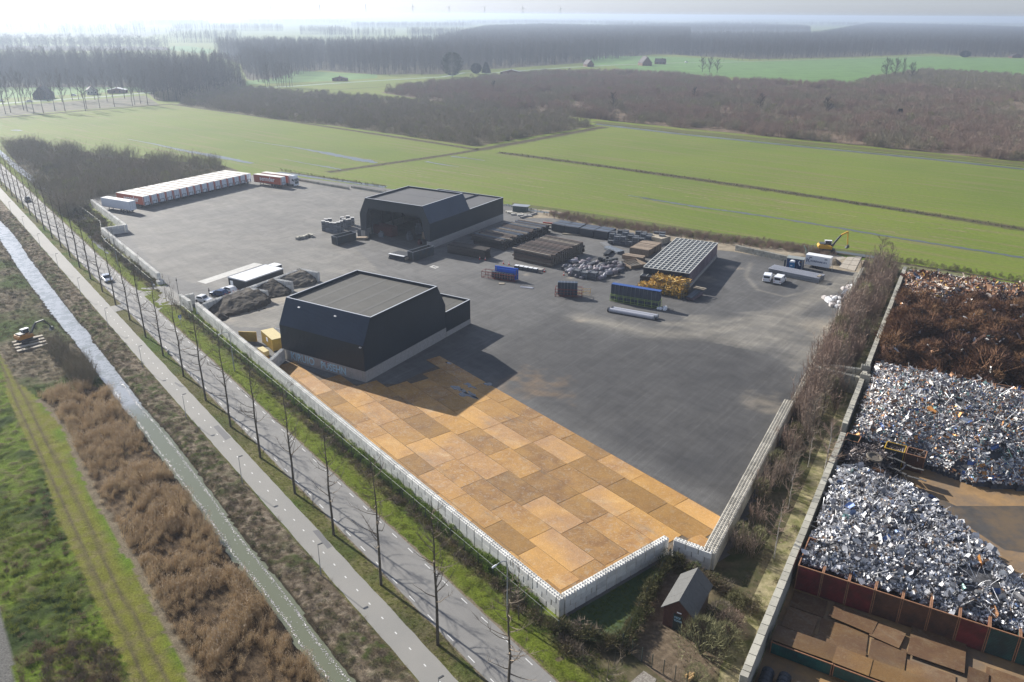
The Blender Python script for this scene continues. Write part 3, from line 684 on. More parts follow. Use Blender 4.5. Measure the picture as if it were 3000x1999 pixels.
def roof_deck(parent, x0, x1, y0, y1, z, mat, n=6, rim=.5, seams='y', sheets=True):
    if seams == 'y':
        w = (y1-y0)/n
        for i in range(n): MB().bx(x0, x1, y0+i*w+.02, y0+(i+1)*w-.02, z-.15, z+.012*(i % 2)).build('roof_sheet', mat, parent)
        MB().bx(x0, x1, y0, y1, z-.25, z-.16).build('roof_deck', mat, parent)
    else:
        w = (x1-x0)/n
        for i in range(n): MB().bx(x0+i*w+.02, x0+(i+1)*w-.02, y0, y1, z-.15, z+.012*(i % 2)).build('roof_sheet', mat, parent)
        MB().bx(x0, x1, y0, y1, z-.25, z-.16).build('roof_deck', mat, parent)
def parapet(parent, x0, x1, y0, y1, zt, drop, mat, trim, wth=.18):
    for nm, (a, c, d, e) in (('a', (x0, x1, y0, y0+wth)), ('b', (x0, x1, y1-wth, y1)), ('c', (x0, x0+wth, y0+wth, y1-wth)), ('d', (x1-wth, x1, y0+wth, y1-wth))):
        MB().bx(a, c, d, e, zt-drop, zt).build('parapet', mat, parent)
        MB().bx(a-.04, c+.04, d-.04, e+.04, zt+.001, zt+.05).build('roof_trim', trim, parent)
def plinth_run(parent, x0, x1, y, z1, axis, sgn, step=4.9):
    n = max(1, int(round((x1-x0)/step))); w = (x1-x0)/n
    for i in range(n):
        a, c = x0+i*w+.015, x0+(i+1)*w-.015; b = MB()
        if axis == 'x': b.bx(a, c, min(y+sgn*.06, y-sgn*.2), max(y+sgn*.06, y-sgn*.2), 0, z1)
        else: b.bx(min(y+sgn*.06, y-sgn*.2), max(y+sgn*.06, y-sgn*.2), a, c, 0, z1)
        b.build('plinth_panel', M_plinth, parent)
# ---- front hall: x = along E1 (away), y = along E2 (to the left)
b0 = np.array([-26.1, 126.75])
H1 = empty('storage_hall', b0, ANG_E, .03, 'dark blue-grey hall in front with ribbed sloping side and graffiti on its base', 'hall', 'dark steel halls')
ZK1, ZT = 7.0, 11.65
gable_panels(H1, ([0, 2.4, 22.4, 25.0], [ZK1, ZT, ZT, ZK1]), 0, M_clad, -1, zb=2.1)
gable_panels(H1, ([0, 2.4, 22.4, 25.0], [ZK1, ZT, ZT, ZK1]), 20.4, M_clad, 1, zb=2.1)
clad_wall(H1, 'cladding_panel', 0, 20.4, 2.1, ZK1, 0, 'y', M_clad, sgn=-1)
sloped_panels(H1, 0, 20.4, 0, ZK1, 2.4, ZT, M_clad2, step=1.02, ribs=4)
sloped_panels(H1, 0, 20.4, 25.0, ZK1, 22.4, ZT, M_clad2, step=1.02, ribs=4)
clad_wall(H1, 'cladding_panel', 7.7, 20.4, 2.1, ZK1, 25.0, 'y', M_clad, sgn=1)
clad_wall(H1, 'cladding_panel', 0, 7.7, 5.0, ZK1, 25.0, 'y', M_clad, sgn=1)
roof_deck(H1, 2.55, 22.25, .15, 20.25, ZT-.55, M_roof, 5, seams='y')
M_roofl = asphalt('roof_seam_felt', (.088, .086, .079), .1)
for y in (4.2, 8.2, 12.2, 16.2): MB().bx(2.6, 22.2, y-.35, y+.35, ZT-.537, ZT-.528).build('roof_strip', M_roofl, H1)
parapet(H1, 2.4, 22.4, 0.0, 20.4, ZT, .7, M_clad, M_trim)
plinth_run(H1, 0, 25, 0, 2.1, 'x', -1); plinth_run(H1, 0, 20.4, 0, 2.1, 'y', -1, 2.9); plinth_run(H1, 0, 25, 20.4, 2.1, 'x', 1)
# low annex
clad_wall(H1, 'cladding_panel', 25.08, 34.0, 1.1, 5.4, 0.0, 'x', M_clad, sgn=-1); clad_wall(H1, 'cladding_panel', 0.1, 7.7, 1.1, 5.4, 34.0, 'y', M_clad, sgn=1); clad_wall(H1, 'cladding_panel', 25.08, 33.9, 1.1, 5.4, 7.7, 'x', M_clad, sgn=1)
plinth_run(H1, 25.1, 34, 0, 1.1, 'x', -1); plinth_run(H1, 0, 7.7, 34, 1.1, 'y', 1, 3.8)
roof_deck(H1, 25.1, 33.85, .15, 7.55, 4.95, M_roof, 3, seams='y'); parapet(H1, 25.1, 34.0, 0.0, 7.7, 5.4, .5, M_clad, M_trim)
for x, y in ((1.9, 16.6), (1.9, 7.7)):   # white lamps under the roof edge
    b = MB(); b.box((x-.1, y, 10.6), (.35, .5, .16), ry=-.4); b.tube((x+.1, y, 10.5), (x+.25, y, 10.9), .03); b.build('wall_lamp', M_trim, H1)
b = MB(); b.box((-.15, 0.6, 6.7), (.3, .4, .15)); b.build('wall_lamp', M_trim, H1)
b = MB(); b.tube((-.02, 20.35, 6.0), (-.02, 21.6, 6.0), .07); b.build('overflow_pipe', M_trim, H1)
# graffiti on the base
M_graf = plain('pale_blue_spray_paint', (.32, .50, .60), .6, var=.25, scale=2)
M_graf2 = plain('faded_red_spray_paint', (.20, .07, .07), .7, var=.4, scale=2)
def text_mesh(name, body, size, mat, parent, loc, rot, ext=.004, sx=1.0, bold=0):
    cu = bpy.data.curves.new(name, 'FONT'); cu.body = body; cu.size = size; cu.extrude = ext; cu.offset = bold; cu.resolution_u = 3; cu.align_x = 'LEFT'
    o = bpy.data.objects.new('tmp', cu); COL.objects.link(o); dg = bpy.context.evaluated_depsgraph_get(); me = bpy.data.meshes.new_from_object(o.evaluated_get(dg)); bpy.data.objects.remove(o)
    me.name = name; me.materials.clear(); me.materials.append(mat); x = link(name, me, parent); x.location = loc; x.rotation_euler = rot; x.scale = (sx, 1, 1); return x
text_mesh('graffiti', 'KIRUIO', 2.15, M_graf, H1, (-.075, 18.2, .45), (R(90), 0, R(-90)), .006, .86, .045)
text_mesh('graffiti', 'PUSEHN', 2.0, M_graf, H1, (-.075, 10.6, .40), (R(90), 0, R(-90)), .006, .84, .045)
text_mesh('graffiti', 'IKES', .8, M_graf2, H1, (-.076, 10.0, 1.45), (R(90), 0, R(-90)), .004, 1.0, .03)
# ---- open hall at the back
c0 = np.array([-23.04, 213.1])
M_inner = plain('grey_inner_sheet', (.06, .068, .075), .6, var=.1)
M_steel = plain('dark_steelwork', (.03, .034, .04), .5, var=.1)
H2 = empty('open_hall', c0, ANG_E, .03, 'dark hall at the back with wide open front and a red container inside', 'hall', 'dark steel halls')
ZT2, ZK2 = 11.85, 7.2
def opening(v): return float(np.interp(v, [1.2, 2.9, 4.0, 21.9, 22.3, 23.4], [.0, 8.4, 9.0, 9.0, 8.8, 0.0])) if 1.2 < v < 23.4 else 2.1
PV = ([0, 2.4, 22.7, 25.1], [ZK2, ZT2, ZT2, ZK2])
gable_panels(H2, PV, 0.0, M_clad, -1, cut=opening, axis='y', step=.9)
MB().bx(-.05, .35, 0, 1.15, 0, 2.1).build('plinth_panel', M_plinth, H2); MB().bx(-.05, .35, 23.5, 25.1, 0, 2.1).build('plinth_panel', M_plinth, H2)
gable_panels(H2, PV, 20.3, M_clad, 1, axis='y', step=1.0, zb=2.1)
def side_slope(parent, x0, x1, ya, za, yb, zb, mat):
    d = Vector((0, yb-ya, zb-za)).normalized(); nx = Vector((0, -d.z, d.y)); nx = -nx if nx.z < 0 else nx; n = int(round((x1-x0)/1.0)); w = (x1-x0)/n
    for i in range(n):
        a, c = x0+i*w+.005, x0+(i+1)*w-.005; b = MB()
        def slab(a, c, h0, h1):
            P = [(xx, y+nx.y*h, z+nx.z*h) for h in (h0, h1) for (y, z) in ((ya, za), (yb, zb)) for xx in (a, c)]
            b.add(P, [(0, 1, 3, 2), (4, 6, 7, 5), (0, 4, 5, 1), (2, 3, 7, 6), (0, 2, 6, 4), (1, 5, 7, 3)])
        slab(a, c, -.06, 0)
        for k in range(3): q = a+(c-a)*(k+.5)/3; slab(q-.05, q+.05, .001, .035)
        b.build('sloped_panel', mat, parent)
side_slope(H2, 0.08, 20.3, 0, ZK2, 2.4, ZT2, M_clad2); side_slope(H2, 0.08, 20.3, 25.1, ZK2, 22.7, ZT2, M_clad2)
clad_wall(H2, 'cladding_panel', .1, 39.5, 2.1, ZK2, 0.0, 'x', M_clad, sgn=-1); clad_wall(H2, 'cladding_panel', .1, 39.5, 2.1, ZK2, 25.1, 'x', M_clad, sgn=1); clad_wall(H2, 'cladding_panel', .1, 25.0, 2.1, ZK2, 39.5, 'y', M_clad, sgn=1)
plinth_run(H2, .35, 39.5, 0, 2.1, 'x', -1, 4.9); plinth_run(H2, 0.35, 39.5, 25.1, 2.1, 'x', 1, 4.9); plinth_run(H2, .1, 25, 39.5, 2.1, 'y', 1, 5)
roof_deck(H2, .15, 20.15, 2.6, 22.5, ZT2-.5, M_roof2, 5, seams='x'); parapet(H2, 0.0, 20.3, 2.4, 22.7, ZT2, .6, M_clad, M_trim)
roof_deck(H2, 20.5, 39.3, .2, 9.4, ZK2-.25, M_roof2, 3, seams='x'); roof_deck(H2, 20.5, 39.3, 9.6, 24.9, ZK2-.25, M_roof2, 3, seams='x'); parapet(H2, 20.4, 39.5, 0.0, 25.1, ZK2+.15, .4, M_clad, M_trim)
MB().bx(20.5, 39.3, 9.38, 9.62, ZK2-.3, ZK2+.14).build('parapet', M_clad, H2)
# inner left and back lining, portal frames with lattice bracing
MB().bx(.2, 39.2, 24.7, 24.78, 2.1, ZK2).build('inner_wall', M_inner, H2); MB().bx(39.1, 39.2, .3, 24.7, 0, ZK2).build('inner_wall', M_inner, H2)
for x in (4, 9, 14, 19):
    for y0_, y1_ in ((24.3, 22.0), (.6, 2.9)):
        b = MB(); b.box((x, y0_, 3.5), (.3, .3, 7.0)); b.tube((x, y0_, 7.0), (x, y1_, 11.0), .16, n=4); b.tube((x, (y0_+y1_)/2+(.6 if y0_ > 10 else -.6)*0, 9.0), (x, 12.5, 11.0), .05, n=4); b.build('portal_frame', M_steel, H2)
    MB().box((x, 12.5, 11.0), (.25, 19.5, .35)).build('roof_beam', M_steel, H2)
b = MB()
for x in (1.2, 6.5, 11.5):
    for z0_, z1_ in ((2.2, 4.6), (4.6, 7.0)): b.tube((x, 24.2, z0_), (x+4.6, 24.2, z1_), .06, n=4); b.tube((x+4.6, 24.2, z0_), (x, 24.2, z1_), .06, n=4)
    b.tube((x, 24.2, 4.6), (x+5, 24.2, 4.6), .06, n=4)
b.build('bracing', M_steel, H2)
# ---- small black office with white roof, concrete slab
M_black = clad('black_boarding', (.016, .020, .028), .5); M_white = plain('white_roof_sheet', (.70, .71, .72), .5, var=.06, scale=.8, c2=(.60, .60, .58)); M_whitep = plain('white_paint', (.72, .74, .76), .4, var=.04)
qa, qb = T(-121.1, 26.4), T(-126.6, 24.0)     # near corners (right, left), roof
OFR = T(-125.3, 37.4)
oa = math.atan2((OFR-qa)[1], (OFR-qa)[0]); OF = empty('office_cabin', qa, oa, .03, 'low black office building with flat white roof behind the soil bays', 'office')
Lo = float(np.linalg.norm(OFR-qa)); Wo = float(np.linalg.norm(qb-qa))
clad_wall(OF, 'cladding_panel', 0, Lo, 0, 2.9, 0, 'x', M_black, 1.2, -1); clad_wall(OF, 'cladding_panel', 0, Lo, 0, 2.9, Wo, 'x', M_black, 1.2, 1)
clad_wall(OF, 'cladding_panel', .1, Wo-.1, 0, 2.9, 0, 'y', M_black, 1.2, -1); clad_wall(OF, 'cladding_panel', .1, Wo-.1, 0, 2.9, Lo, 'y', M_black, 1.2, 1)
for i in range(4): MB().bx(.0+i*Lo/4+.01, (i+1)*Lo/4-.01, -.05, Wo+.05, 2.9, 3.0+.008*(i % 2)).build('roof_sheet', M_white, OF)
for a, c, d, e in ((-.06, Lo+.06, -.12, -.055), (-.06, Lo+.06, Wo+.055, Wo+.12), (-.06, 0-.005, -.05, Wo+.05), (Lo+.005, Lo+.06, -.05, Wo+.05)): MB().bx(a, c, d, e, 2.8, 3.06).build('roof_trim', M_trim, OF)
MB().bx(-.06, -.035, Wo-1.6, Wo-.65, 0.05, 2.3).build('door', M_whitep, OF)
oc = T(-130.6, 37.2)
b = MB(); b.bx(0, 3.2, -2.6, 0, 0, 2.5); OX = b.build('annex', M_black, OF); OX.location = (Lo+.0, Wo+.4, 0)
MB().bx(-.04, 3.25, -2.65, .05, 2.5, 2.6).build('annex_roof', M_white, OF).location = (Lo, Wo+.4, 0)
M_slab = plain('pale_concrete_slab', (.50, .49, .46), .85, var=.12, scale=1.5, c2=(.42, .41, .38))
o = sheet('concrete_slab', [T(-136.9, 20.0), T(-134.0, 21.1), T(-141.0, 38.3), T(-143.7, 37.1)], .046, M_slab)
sheet('concrete_slab', ZM(1000, 500, 3.92, [(1010, 1108), (1055, 1090), (1125, 1110), (1080, 1128)]), .044, M_slab); sheet('manhole', ZM(1000, 500, 3.92, [(1042, 1108), (1060, 1099), (1100, 1110), (1082, 1118)]), .049, M_patch)
# ================================================================== VEGETATION
def segs_mesh(name, segs, tris, mat, sides=3):
    """segs: rows ax,ay,az,bx,by,bz,ra,rb -> tapered 3-sided sticks ; tris: base xyz, dir xyz (length), width -> slim leaf/twig triangles"""
    V = []; F = []; nb = 0
    if len(segs):
        s = np.asarray(segs, float); A = s[:, 0:3]; B = s[:, 3:6]; d = B-A; L = np.linalg.norm(d, axis=1, keepdims=True)+1e-9; d = d/L
        up = np.where(np.abs(d[:, 2:3]) > .9, np.array([[1., 0, 0]]), np.array([[0, 0, 1.]])); u = np.cross(d, up); u /= np.linalg.norm(u, axis=1, keepdims=True)+1e-9; w = np.cross(d, u)
        ring = []
        for c, r in ((A, s[:, 6:7]), (B, s[:, 7:8])):
            for k in range(sides): t = 2*math.pi*k/sides; ring.append(c+(u*math.cos(t)+w*math.sin(t))*r)
        P = np.stack(ring, 1); N = len(s); V.append(P.reshape(-1, 3)); base = (np.arange(N)*2*sides)[:, None]
        for k in range(sides):
            k2 = (k+1) % sides
            F.append(base+np.array([[k, k2, sides+k2]])); F.append(base+np.array([[k, sides+k2, sides+k]]))
        nb = N*2*sides
    if len(tris):
        t = np.asarray(tris, float); A = t[:, :3]; D = t[:, 3:6]; wd = t[:, 6:7]; rr = np.random.RandomState(len(t)).normal(size=A.shape); u = np.cross(D, rr); u /= np.linalg.norm(u, axis=1, keepdims=True)+1e-9
        P = np.stack([A-u*wd/2, A+u*wd/2, A+D], 1); V.append(P.reshape(-1, 3)); F.append(nb+(np.arange(len(t))*3)[:, None]+np.array([[0, 1, 2]]))
    return fast_mesh(name, np.concatenate(V), np.concatenate(F), 3, mat)
M_bark = plain('grey_bark', (.105, .09, .07), .9, var=.3, scale=3, spec=.1)
M_barkb = plain('pale_birch_bark', (.34, .32, .29), .8, var=.35, scale=3, spec=.2)
M_twig = twig_mat('bare_twigs', (.22, .175, .13), (.155, .13, .10))
M_twig_s = twig_mat('scrub_twigs', (.27, .225, .17), (.22, .20, .13)); M_twig_r = twig_mat('reddish_twigs', (.29, .205, .16), (.235, .185, .145))
M_twig_d = twig_mat('dark_wood_twigs', (.075, .066, .056), (.105, .088, .070))
M_twig_g = twig_mat('greenish_twigs', (.27, .265, .13), (.20, .19, .10))
M_ever = twig_mat('evergreen_needles', (.018, .028, .016), (.026, .036, .018))
M_reed = twig_mat('dry_reed', (.35, .245, .135), (.48, .375, .235), .25)
M_reedtop = twig_mat('reed_plumes', (.42, .34, .25), (.34, .26, .18), .3)
M_grass = twig_mat('grass_blades', (.14, .185, .032), (.20, .21, .055), .3)
M_dead = twig_mat('dead_grass', (.24, .19, .12), (.16, .12, .075), .2)
M_bram = twig_mat('bramble_leaves', (.075, .095, .035), (.13, .11, .055), .15)
M_ivy = twig_mat('ivy_leaves', (.13, .20, .04), (.18, .24, .06), .25)
def rnd_dir(rs, up=0.5, spread=1.0):
    a = rs.uniform(0, 2*math.pi); z = up+rs.uniform(-.25, .25); r = spread*rs.uniform(.6, 1.1); v = np.array([math.cos(a)*r, math.sin(a)*r, z]); return v/np.linalg.norm(v)
def tree_parts(seed, H, tr, clear=.3, limbs=16, spread=.22, twigs=260, upr=1.4, tw=.035, tl=1.0, lean=.02):
    """trunk and crown meshes of a bare tree; limbs leave the trunk above clear*H and climb (upr)"""
    rs = np.random.RandomState(seed); T_ = []; C = []; W_ = []
    n = 7; pts = [np.array([0., 0, 0])]
    for k in range(1, n+1): pts.append(np.array([rs.normal()*lean*H*k/n*.5, rs.normal()*lean*H*k/n*.5, H*k/n]))
    rad = lambda z: tr*max(.05, (1-z/H)**.85)+.012
    for a, b in zip(pts[:-1], pts[1:]): T_.append([*a, *b, rad(a[2]), rad(b[2])])
    at = lambda z: np.array([np.interp(z, [p[2] for p in pts], [p[i] for p in pts]) for i in range(3)])
    tips = []
    for i in range(limbs):
        f = clear+(1-clear)*((i+.5)/limbs)**.9*.93; z0 = f*H; a0 = at(z0); L = H*spread*(1.25-f)*rs.uniform(.7, 1.25)+H*.03
        d = rnd_dir(rs, .35*upr, 1.0); p = a0; r = rad(z0)*.5+.014
        for k in range(3):
            q = p+d*L/3; C.append([*p, *q, r, r*.62]); tips.append((p, q, r, d)); r *= .62; p = q; d = d+np.array([rs.normal()*.18, rs.normal()*.18, .22*upr]); d /= np.linalg.norm(d)
        tips.append((p, p+d*L*.15, r, d))
    for k in range(int(twigs)):
        p, q, r, d = tips[rs.randint(len(tips))]; a = p+(q-p)*rs.rand(); dd = d*rs.uniform(.5, 1.0)+rs.normal(size=3)*.42; dd[2] += .25*upr; dd /= np.linalg.norm(dd)
        W_.append([*a, *(dd*tl*rs.uniform(.5, 1.4)), tw*rs.uniform(.7, 1.3)])
    return T_, C, W_
def tree_mesh(name, seed, mat, bark=None, **k):
    T_, C, W_ = tree_parts(seed, **k); bark = bark or M_bark
    return segs_mesh('trunk', T_, [], bark, 7), segs_mesh('crown', C, W_, mat)
def whole_tree(name, seed, mat, **k):
    T_, C, W_ = tree_parts(seed, **k); return segs_mesh(name, T_+C, W_, mat)
def make_tree(name, meshes, xy, rz, sc, label, cat='tree', group=None, z=0):
    r = empty(name, xy, rz, z, label, cat, group); r.scale = (sc, sc, sc); link('trunk', meshes[0], r); link('crown', meshes[1], r); return r
# ---- instancing of uncountable growth
def protos(name, meshes):
    c = bpy.data.collections.new(name)
    for i, me in enumerate(meshes): c.objects.link(bpy.data.objects.new('%s_%02d' % (name, i), me))
    return c
def scatter(name, coll, P, sc, rot=None, pick=None, kind='stuff', tilt=0.0, sz=None, euler=None):
    N = len(P); P = np.asarray(P, np.float32)
    if P.shape[1] == 2: P = np.concatenate([P, np.zeros((N, 1), np.float32)], 1)
    me = bpy.data.meshes.new(name); me.vertices.add(N); me.vertices.foreach_set('co', P.ravel())
    rs = np.random.RandomState(N); nm = len(coll.objects)
    S3 = np.repeat(np.asarray(sc, np.float32).reshape(-1, 1)*np.ones((N, 1), np.float32), 3, 1)
    if sz is not None: S3[:, 2] *= np.asarray(sz)
    R3 = np.zeros((N, 3), np.float32); R3[:, 2] = rs.uniform(0, 6.283, N) if rot is None else rot; R3[:, :2] = rs.normal(size=(N, 2))*tilt
    if euler is not None: R3[:] = euler
    for nme, typ, dat, key in (('sc', 'FLOAT_VECTOR', S3, 'vector'), ('ro', 'FLOAT_VECTOR', R3, 'vector')):
        a = me.attributes.new(nme, typ, 'POINT'); a.data.foreach_set(key, dat.ravel())
    a = me.attributes.new('pk', 'INT', 'POINT'); a.data.foreach_set('value', (rs.randint(0, nm, N) if pick is None else np.asarray(pick)).astype(np.int32))
    o = link(name, me); o['kind'] = kind
    ng = bpy.data.node_groups.new(name+'_nodes', 'GeometryNodeTree'); ng.interface.new_socket('Geometry', in_out='INPUT', socket_type='NodeSocketGeometry'); ng.interface.new_socket('Geometry', in_out='OUTPUT', socket_type='NodeSocketGeometry')
    gi = ng.nodes.new('NodeGroupInput'); go = ng.nodes.new('NodeGroupOutput'); ip = ng.nodes.new('GeometryNodeInstanceOnPoints'); ci = ng.nodes.new('GeometryNodeCollectionInfo')
    ci.inputs['Collection'].default_value = coll; ci.inputs['Separate Children'].default_value = True; ci.inputs['Reset Children'].default_value = True
    def att(nme, t):
        x = ng.nodes.new('GeometryNodeInputNamedAttribute'); x.data_type = t; x.inputs[0].default_value = nme; return x.outputs[0]
    ng.links.new(gi.outputs[0], ip.inputs['Points']); ng.links.new(ci.outputs[0], ip.inputs['Instance']); ip.inputs['Pick Instance'].default_value = True
    ng.links.new(att('pk', 'INT'), ip.inputs['Instance Index']); ng.links.new(att('ro', 'FLOAT_VECTOR'), ip.inputs['Rotation']); ng.links.new(att('sc', 'FLOAT_VECTOR'), ip.inputs['Scale'])
    ng.links.new(ip.outputs[0], go.inputs[0]); md = o.modifiers.new('instances', 'NODES'); md.node_group = ng; return o
def pts_in(poly, density, seed=0, holes=None, clump=0, cs=20):
    """random points in a world polygon, density per m2; clump>0 thins by noise"""
    rs = np.random.RandomState(seed+11); P = np.array(poly); lo, hi = P.min(0), P.max(0); n = int((hi-lo).prod()*density)
    q = lo+rs.rand(n, 2)*(hi-lo); m = in_poly(q[:, 0], q[:, 1], poly)
    for h in holes or []: m &= ~in_poly(q[:, 0], q[:, 1], h)
    if clump: m &= fbm(q[:, 0], q[:, 1], cs, 3) > (.5-clump*.5)*rs.uniform(.8, 1.2, n)+clump*.12
    return q[m]
Z1 = lambda pts: ZM(0, 0, 2.353, pts); Z2 = lambda pts: ZM(1000, 0, 2.353, pts); Z3 = lambda pts: ZM(2000, 0, 2.353, pts); ZS = lambda pts: [G(*p) for p in pts]

# ---- prototypes
pop_far = protos('poplar_proto', [whole_tree('poplar', 40+i, M_twig_d, H=24, tr=.26, clear=.28, limbs=15, spread=.17, twigs=230, upr=2.0, tw=.075, tl=2.0) for i in range(4)])
rnd_far = protos('round_tree_proto', [whole_tree('round_tree', 60+i, M_twig_d, H=15, tr=.25, clear=.18, limbs=20, spread=.42, twigs=330, upr=.9, tw=.07, tl=1.9) for i in range(4)])
def scrub_mesh(seed, H=5.0, n=26, rad=1.5, tw=.045, mat=None, per=7, lean=.10):
    rs = np.random.RandomState(seed); C = []; W_ = []
    for i in range(n):
        a = rs.uniform(0, 6.28); r = rad*math.sqrt(rs.rand()); p = np.array([math.cos(a)*r, math.sin(a)*r, 0]); h = H*rs.uniform(.6, 1.08); d = np.array([rs.normal()*lean+math.cos(a)*.07, rs.normal()*lean+math.sin(a)*.07, 1.]); d /= np.linalg.norm(d)
        q = p+d*h; C.append([*p, *q, .022, .006])
        for k in range(per):
            f = rs.uniform(.22, 1.0); b = p+(q-p)*f; dd = d+rs.normal(size=3)*.42; dd /= np.linalg.norm(dd); W_.append([*b, *(dd*rs.uniform(.5, 1.3)*(1.25-f*.6)), tw*rs.uniform(.7, 1.4)])
    return segs_mesh('scrub', C, W_, mat)
def bush_mesh(seed, rad=1.6, H=2.4, n=420, mat=None, tl=.55, tw=.03, stems=14):
    rs = np.random.RandomState(seed); C = []; W_ = []
    for i in range(stems):
        a = rs.uniform(0, 6.28); r = rad*rs.uniform(.2, .9); q = np.array([math.cos(a)*r, math.sin(a)*r, H*rs.uniform(.45, .95)]); C.append([0, 0, 0, *q, .03, .008])
    for i in range(n):
        a = rs.uniform(0, 6.28); z = rs.rand()**.8; r = rad*math.sqrt(max(0, 1-(z*.95)**2))*rs.uniform(.45, 1.02)**.6; p = np.array([math.cos(a)*r, math.sin(a)*r, z*H*.92]); dd = p*np.array([1, 1, .8])/rad+rs.normal(size=3)*.6+np.array([0, 0, .5]); dd /= np.linalg.norm(dd); W_.append([*p, *(dd*tl*rs.uniform(.5, 1.4)), tw*rs.uniform(.6, 1.5)])
    return segs_mesh('bush', C, W_, mat)
scrub_r = protos('red_scrub_proto', [scrub_mesh(80+i, mat=M_twig_r, H=5.2, tw=.075, per=8) for i in range(5)]+[scrub_mesh(86+i, mat=M_twig_s, H=4.6, tw=.075, per=8, lean=.2) for i in range(2)])
scrub_d = protos('dark_scrub_proto', [scrub_mesh(90+i, mat=M_twig_s, H=5.2, rad=1.7, lean=.25, tw=.075, per=8) for i in range(3)]+[bush_mesh(95+i, 2.2, 4.2, 300, M_twig_s, 1.0, .09) for i in range(2)]+[bush_mesh(99, 2.0, 3.6, 300, M_twig_g, .9, .08)])
# ---- far woods
def wood(name, coll, poly, dens, smin, smax, seed, clump=0, cs=30, holes=None):
    q = pts_in(poly, dens, seed, holes, clump, cs); rs = np.random.RandomState(seed); return scatter(name, coll, q, rs.uniform(smin, smax, len(q)))
litter = lambda name, poly, z=.02: sheet(name, poly, z, M_litter)
W1 = Z1([(-400, 545), (-400, 600), (300, 602), (700, 600), (1020, 645), (1080, 695), (1300, 705), (1640, 612), (1700, 585), (1500, 520), (1100, 500), (600, 490), (-400, 480)])
litter('wood_floor', W1); wood('left_wood', pop_far, W1, .026, .80, 1.15, 1); wood('left_wood_understorey', rnd_far, W1, .016, .6, 1.05, 2)
W1b = Z1([(1050, 640), (1100, 700), (1300, 708), (1640, 615), (1700, 588), (1560, 560), (1200, 600)]); wood('left_wood_edge', scrub_d, W1b, .05, .9, 1.7, 3)
W2 = Z1([(-300, 330), (0, 345), (300, 350), (700, 352), (1180, 348), (1150, 325), (800, 318), (300, 318), (-300, 310)]); litter('tree_belt_floor', W2); wood('tree_belt', rnd_far, W2, .004, .9, 1.6, 4)
W3 = Z2([(-650, 545), (-560, 575), (-420, 560), (-300, 520), (-150, 485), (0, 500), (250, 515), (690, 512), (850, 483), (1100, 474), (1640, 436), (1800, 418), (2150, 376), (2400, 380), (2400, 240), (1400, 205), (1000, 225), (620, 350), (0, 370), (-600, 360), (-880, 380), (-700, 440)])
litter('poplar_wood_floor', W3, .018); wood('poplar_wood', pop_far, W3, .0210, .85, 1.15, 5)
wood('poplar_wood_understorey', rnd_far, W3, .005, .4, .8, 6)
W4 = Z3([(-50, 380), (470, 410), (900, 402), (1340, 388), (1720, 370), (2000, 395), (2600, 405), (2600, 230), (2000, 200), (1300, 178), (1000, 250), (930, 268), (0, 275)]); litter('right_wood_floor', W4, .022); wood('right_wood', pop_far, W4, .0150, .7, 1.0, 7); wood('right_wood_understorey', rnd_far, W4, .0045, .5, .9, 8)
W5_ = Z3([(-600, 248), (-400, 255), (230, 247), (600, 243), (880, 238), (860, 205), (400, 190), (0, 190), (-500, 200)]); litter('far_wood_floor', W5_, .02); wood('far_wood', pop_far, W5_, .0055, .8, 1.05, 9)
# belts and woods fading towards the horizon
rs = np.random.RandomState(5); Q = []
def belt(px0, px1, py, depth, n, jit=0):
    a, b_ = G(px0, py), G(px1, py+jit); d = b_-a; nn = np.array([-d[1], d[0]])/np.linalg.norm(d)
    k = rs.rand(n, 1); return a+d*k+nn*(rs.rand(n, 1)-.1)*depth
for x0, x1, py, dep, n in ((450, 600, 70, 200, 260), (380, 620, 75, 400, 600), (730, 1050, 70, 500, 800), (1050, 1400, 82, 250, 900), (1380, 1960, 73, 500, 1500), (1800, 2300, 80, 300, 1200), (2050, 2560, 76, 250, 900), (2540, 3100, 80, 400, 1300), (-50, 420, 88, 120, 260), (500, 830, 92, 160, 420), (150, 520, 105, 60, 80), (950, 1160, 112, 40, 150), (1200, 1420, 112, 150, 420), (880, 1010, 102, 80, 180), (500, 700, 126, 60, 160)):
    Q.append(belt(x0, x1, py, dep, n))
for k in range(46):
    py = rs.uniform(53, 70); x0 = rs.uniform(-300, 3100); x1 = x0+rs.uniform(80, 500); Q.append(belt(x0, x1, py, rs.uniform(100, 500), int(rs.uniform(120, 330))))
Q = np.concatenate(Q); scatter('distant_woods', pop_far, Q, rs.uniform(.75, 1.15, len(Q)))
Q2 = [Z1([(rs.uniform(1700, 2353), rs.uniform(255, 300))])[0] for _ in range(0)]
# pale far fields behind the left trees and bright meadows between the woods
M_pale = plain('pale_stubble_field', (.16, .17, .11), .9, var=.12, scale=.004, spec=.1)
sheet('distant_field', Z1([(-400, 260), (1000, 258), (1250, 200), (1200, 150), (-500, 150)]), .012, M_pale); sheet('distant_field', Z1([(1150, 345), (1440, 372), (1480, 345), (1300, 318), (1180, 322)]), .016, M_field2)

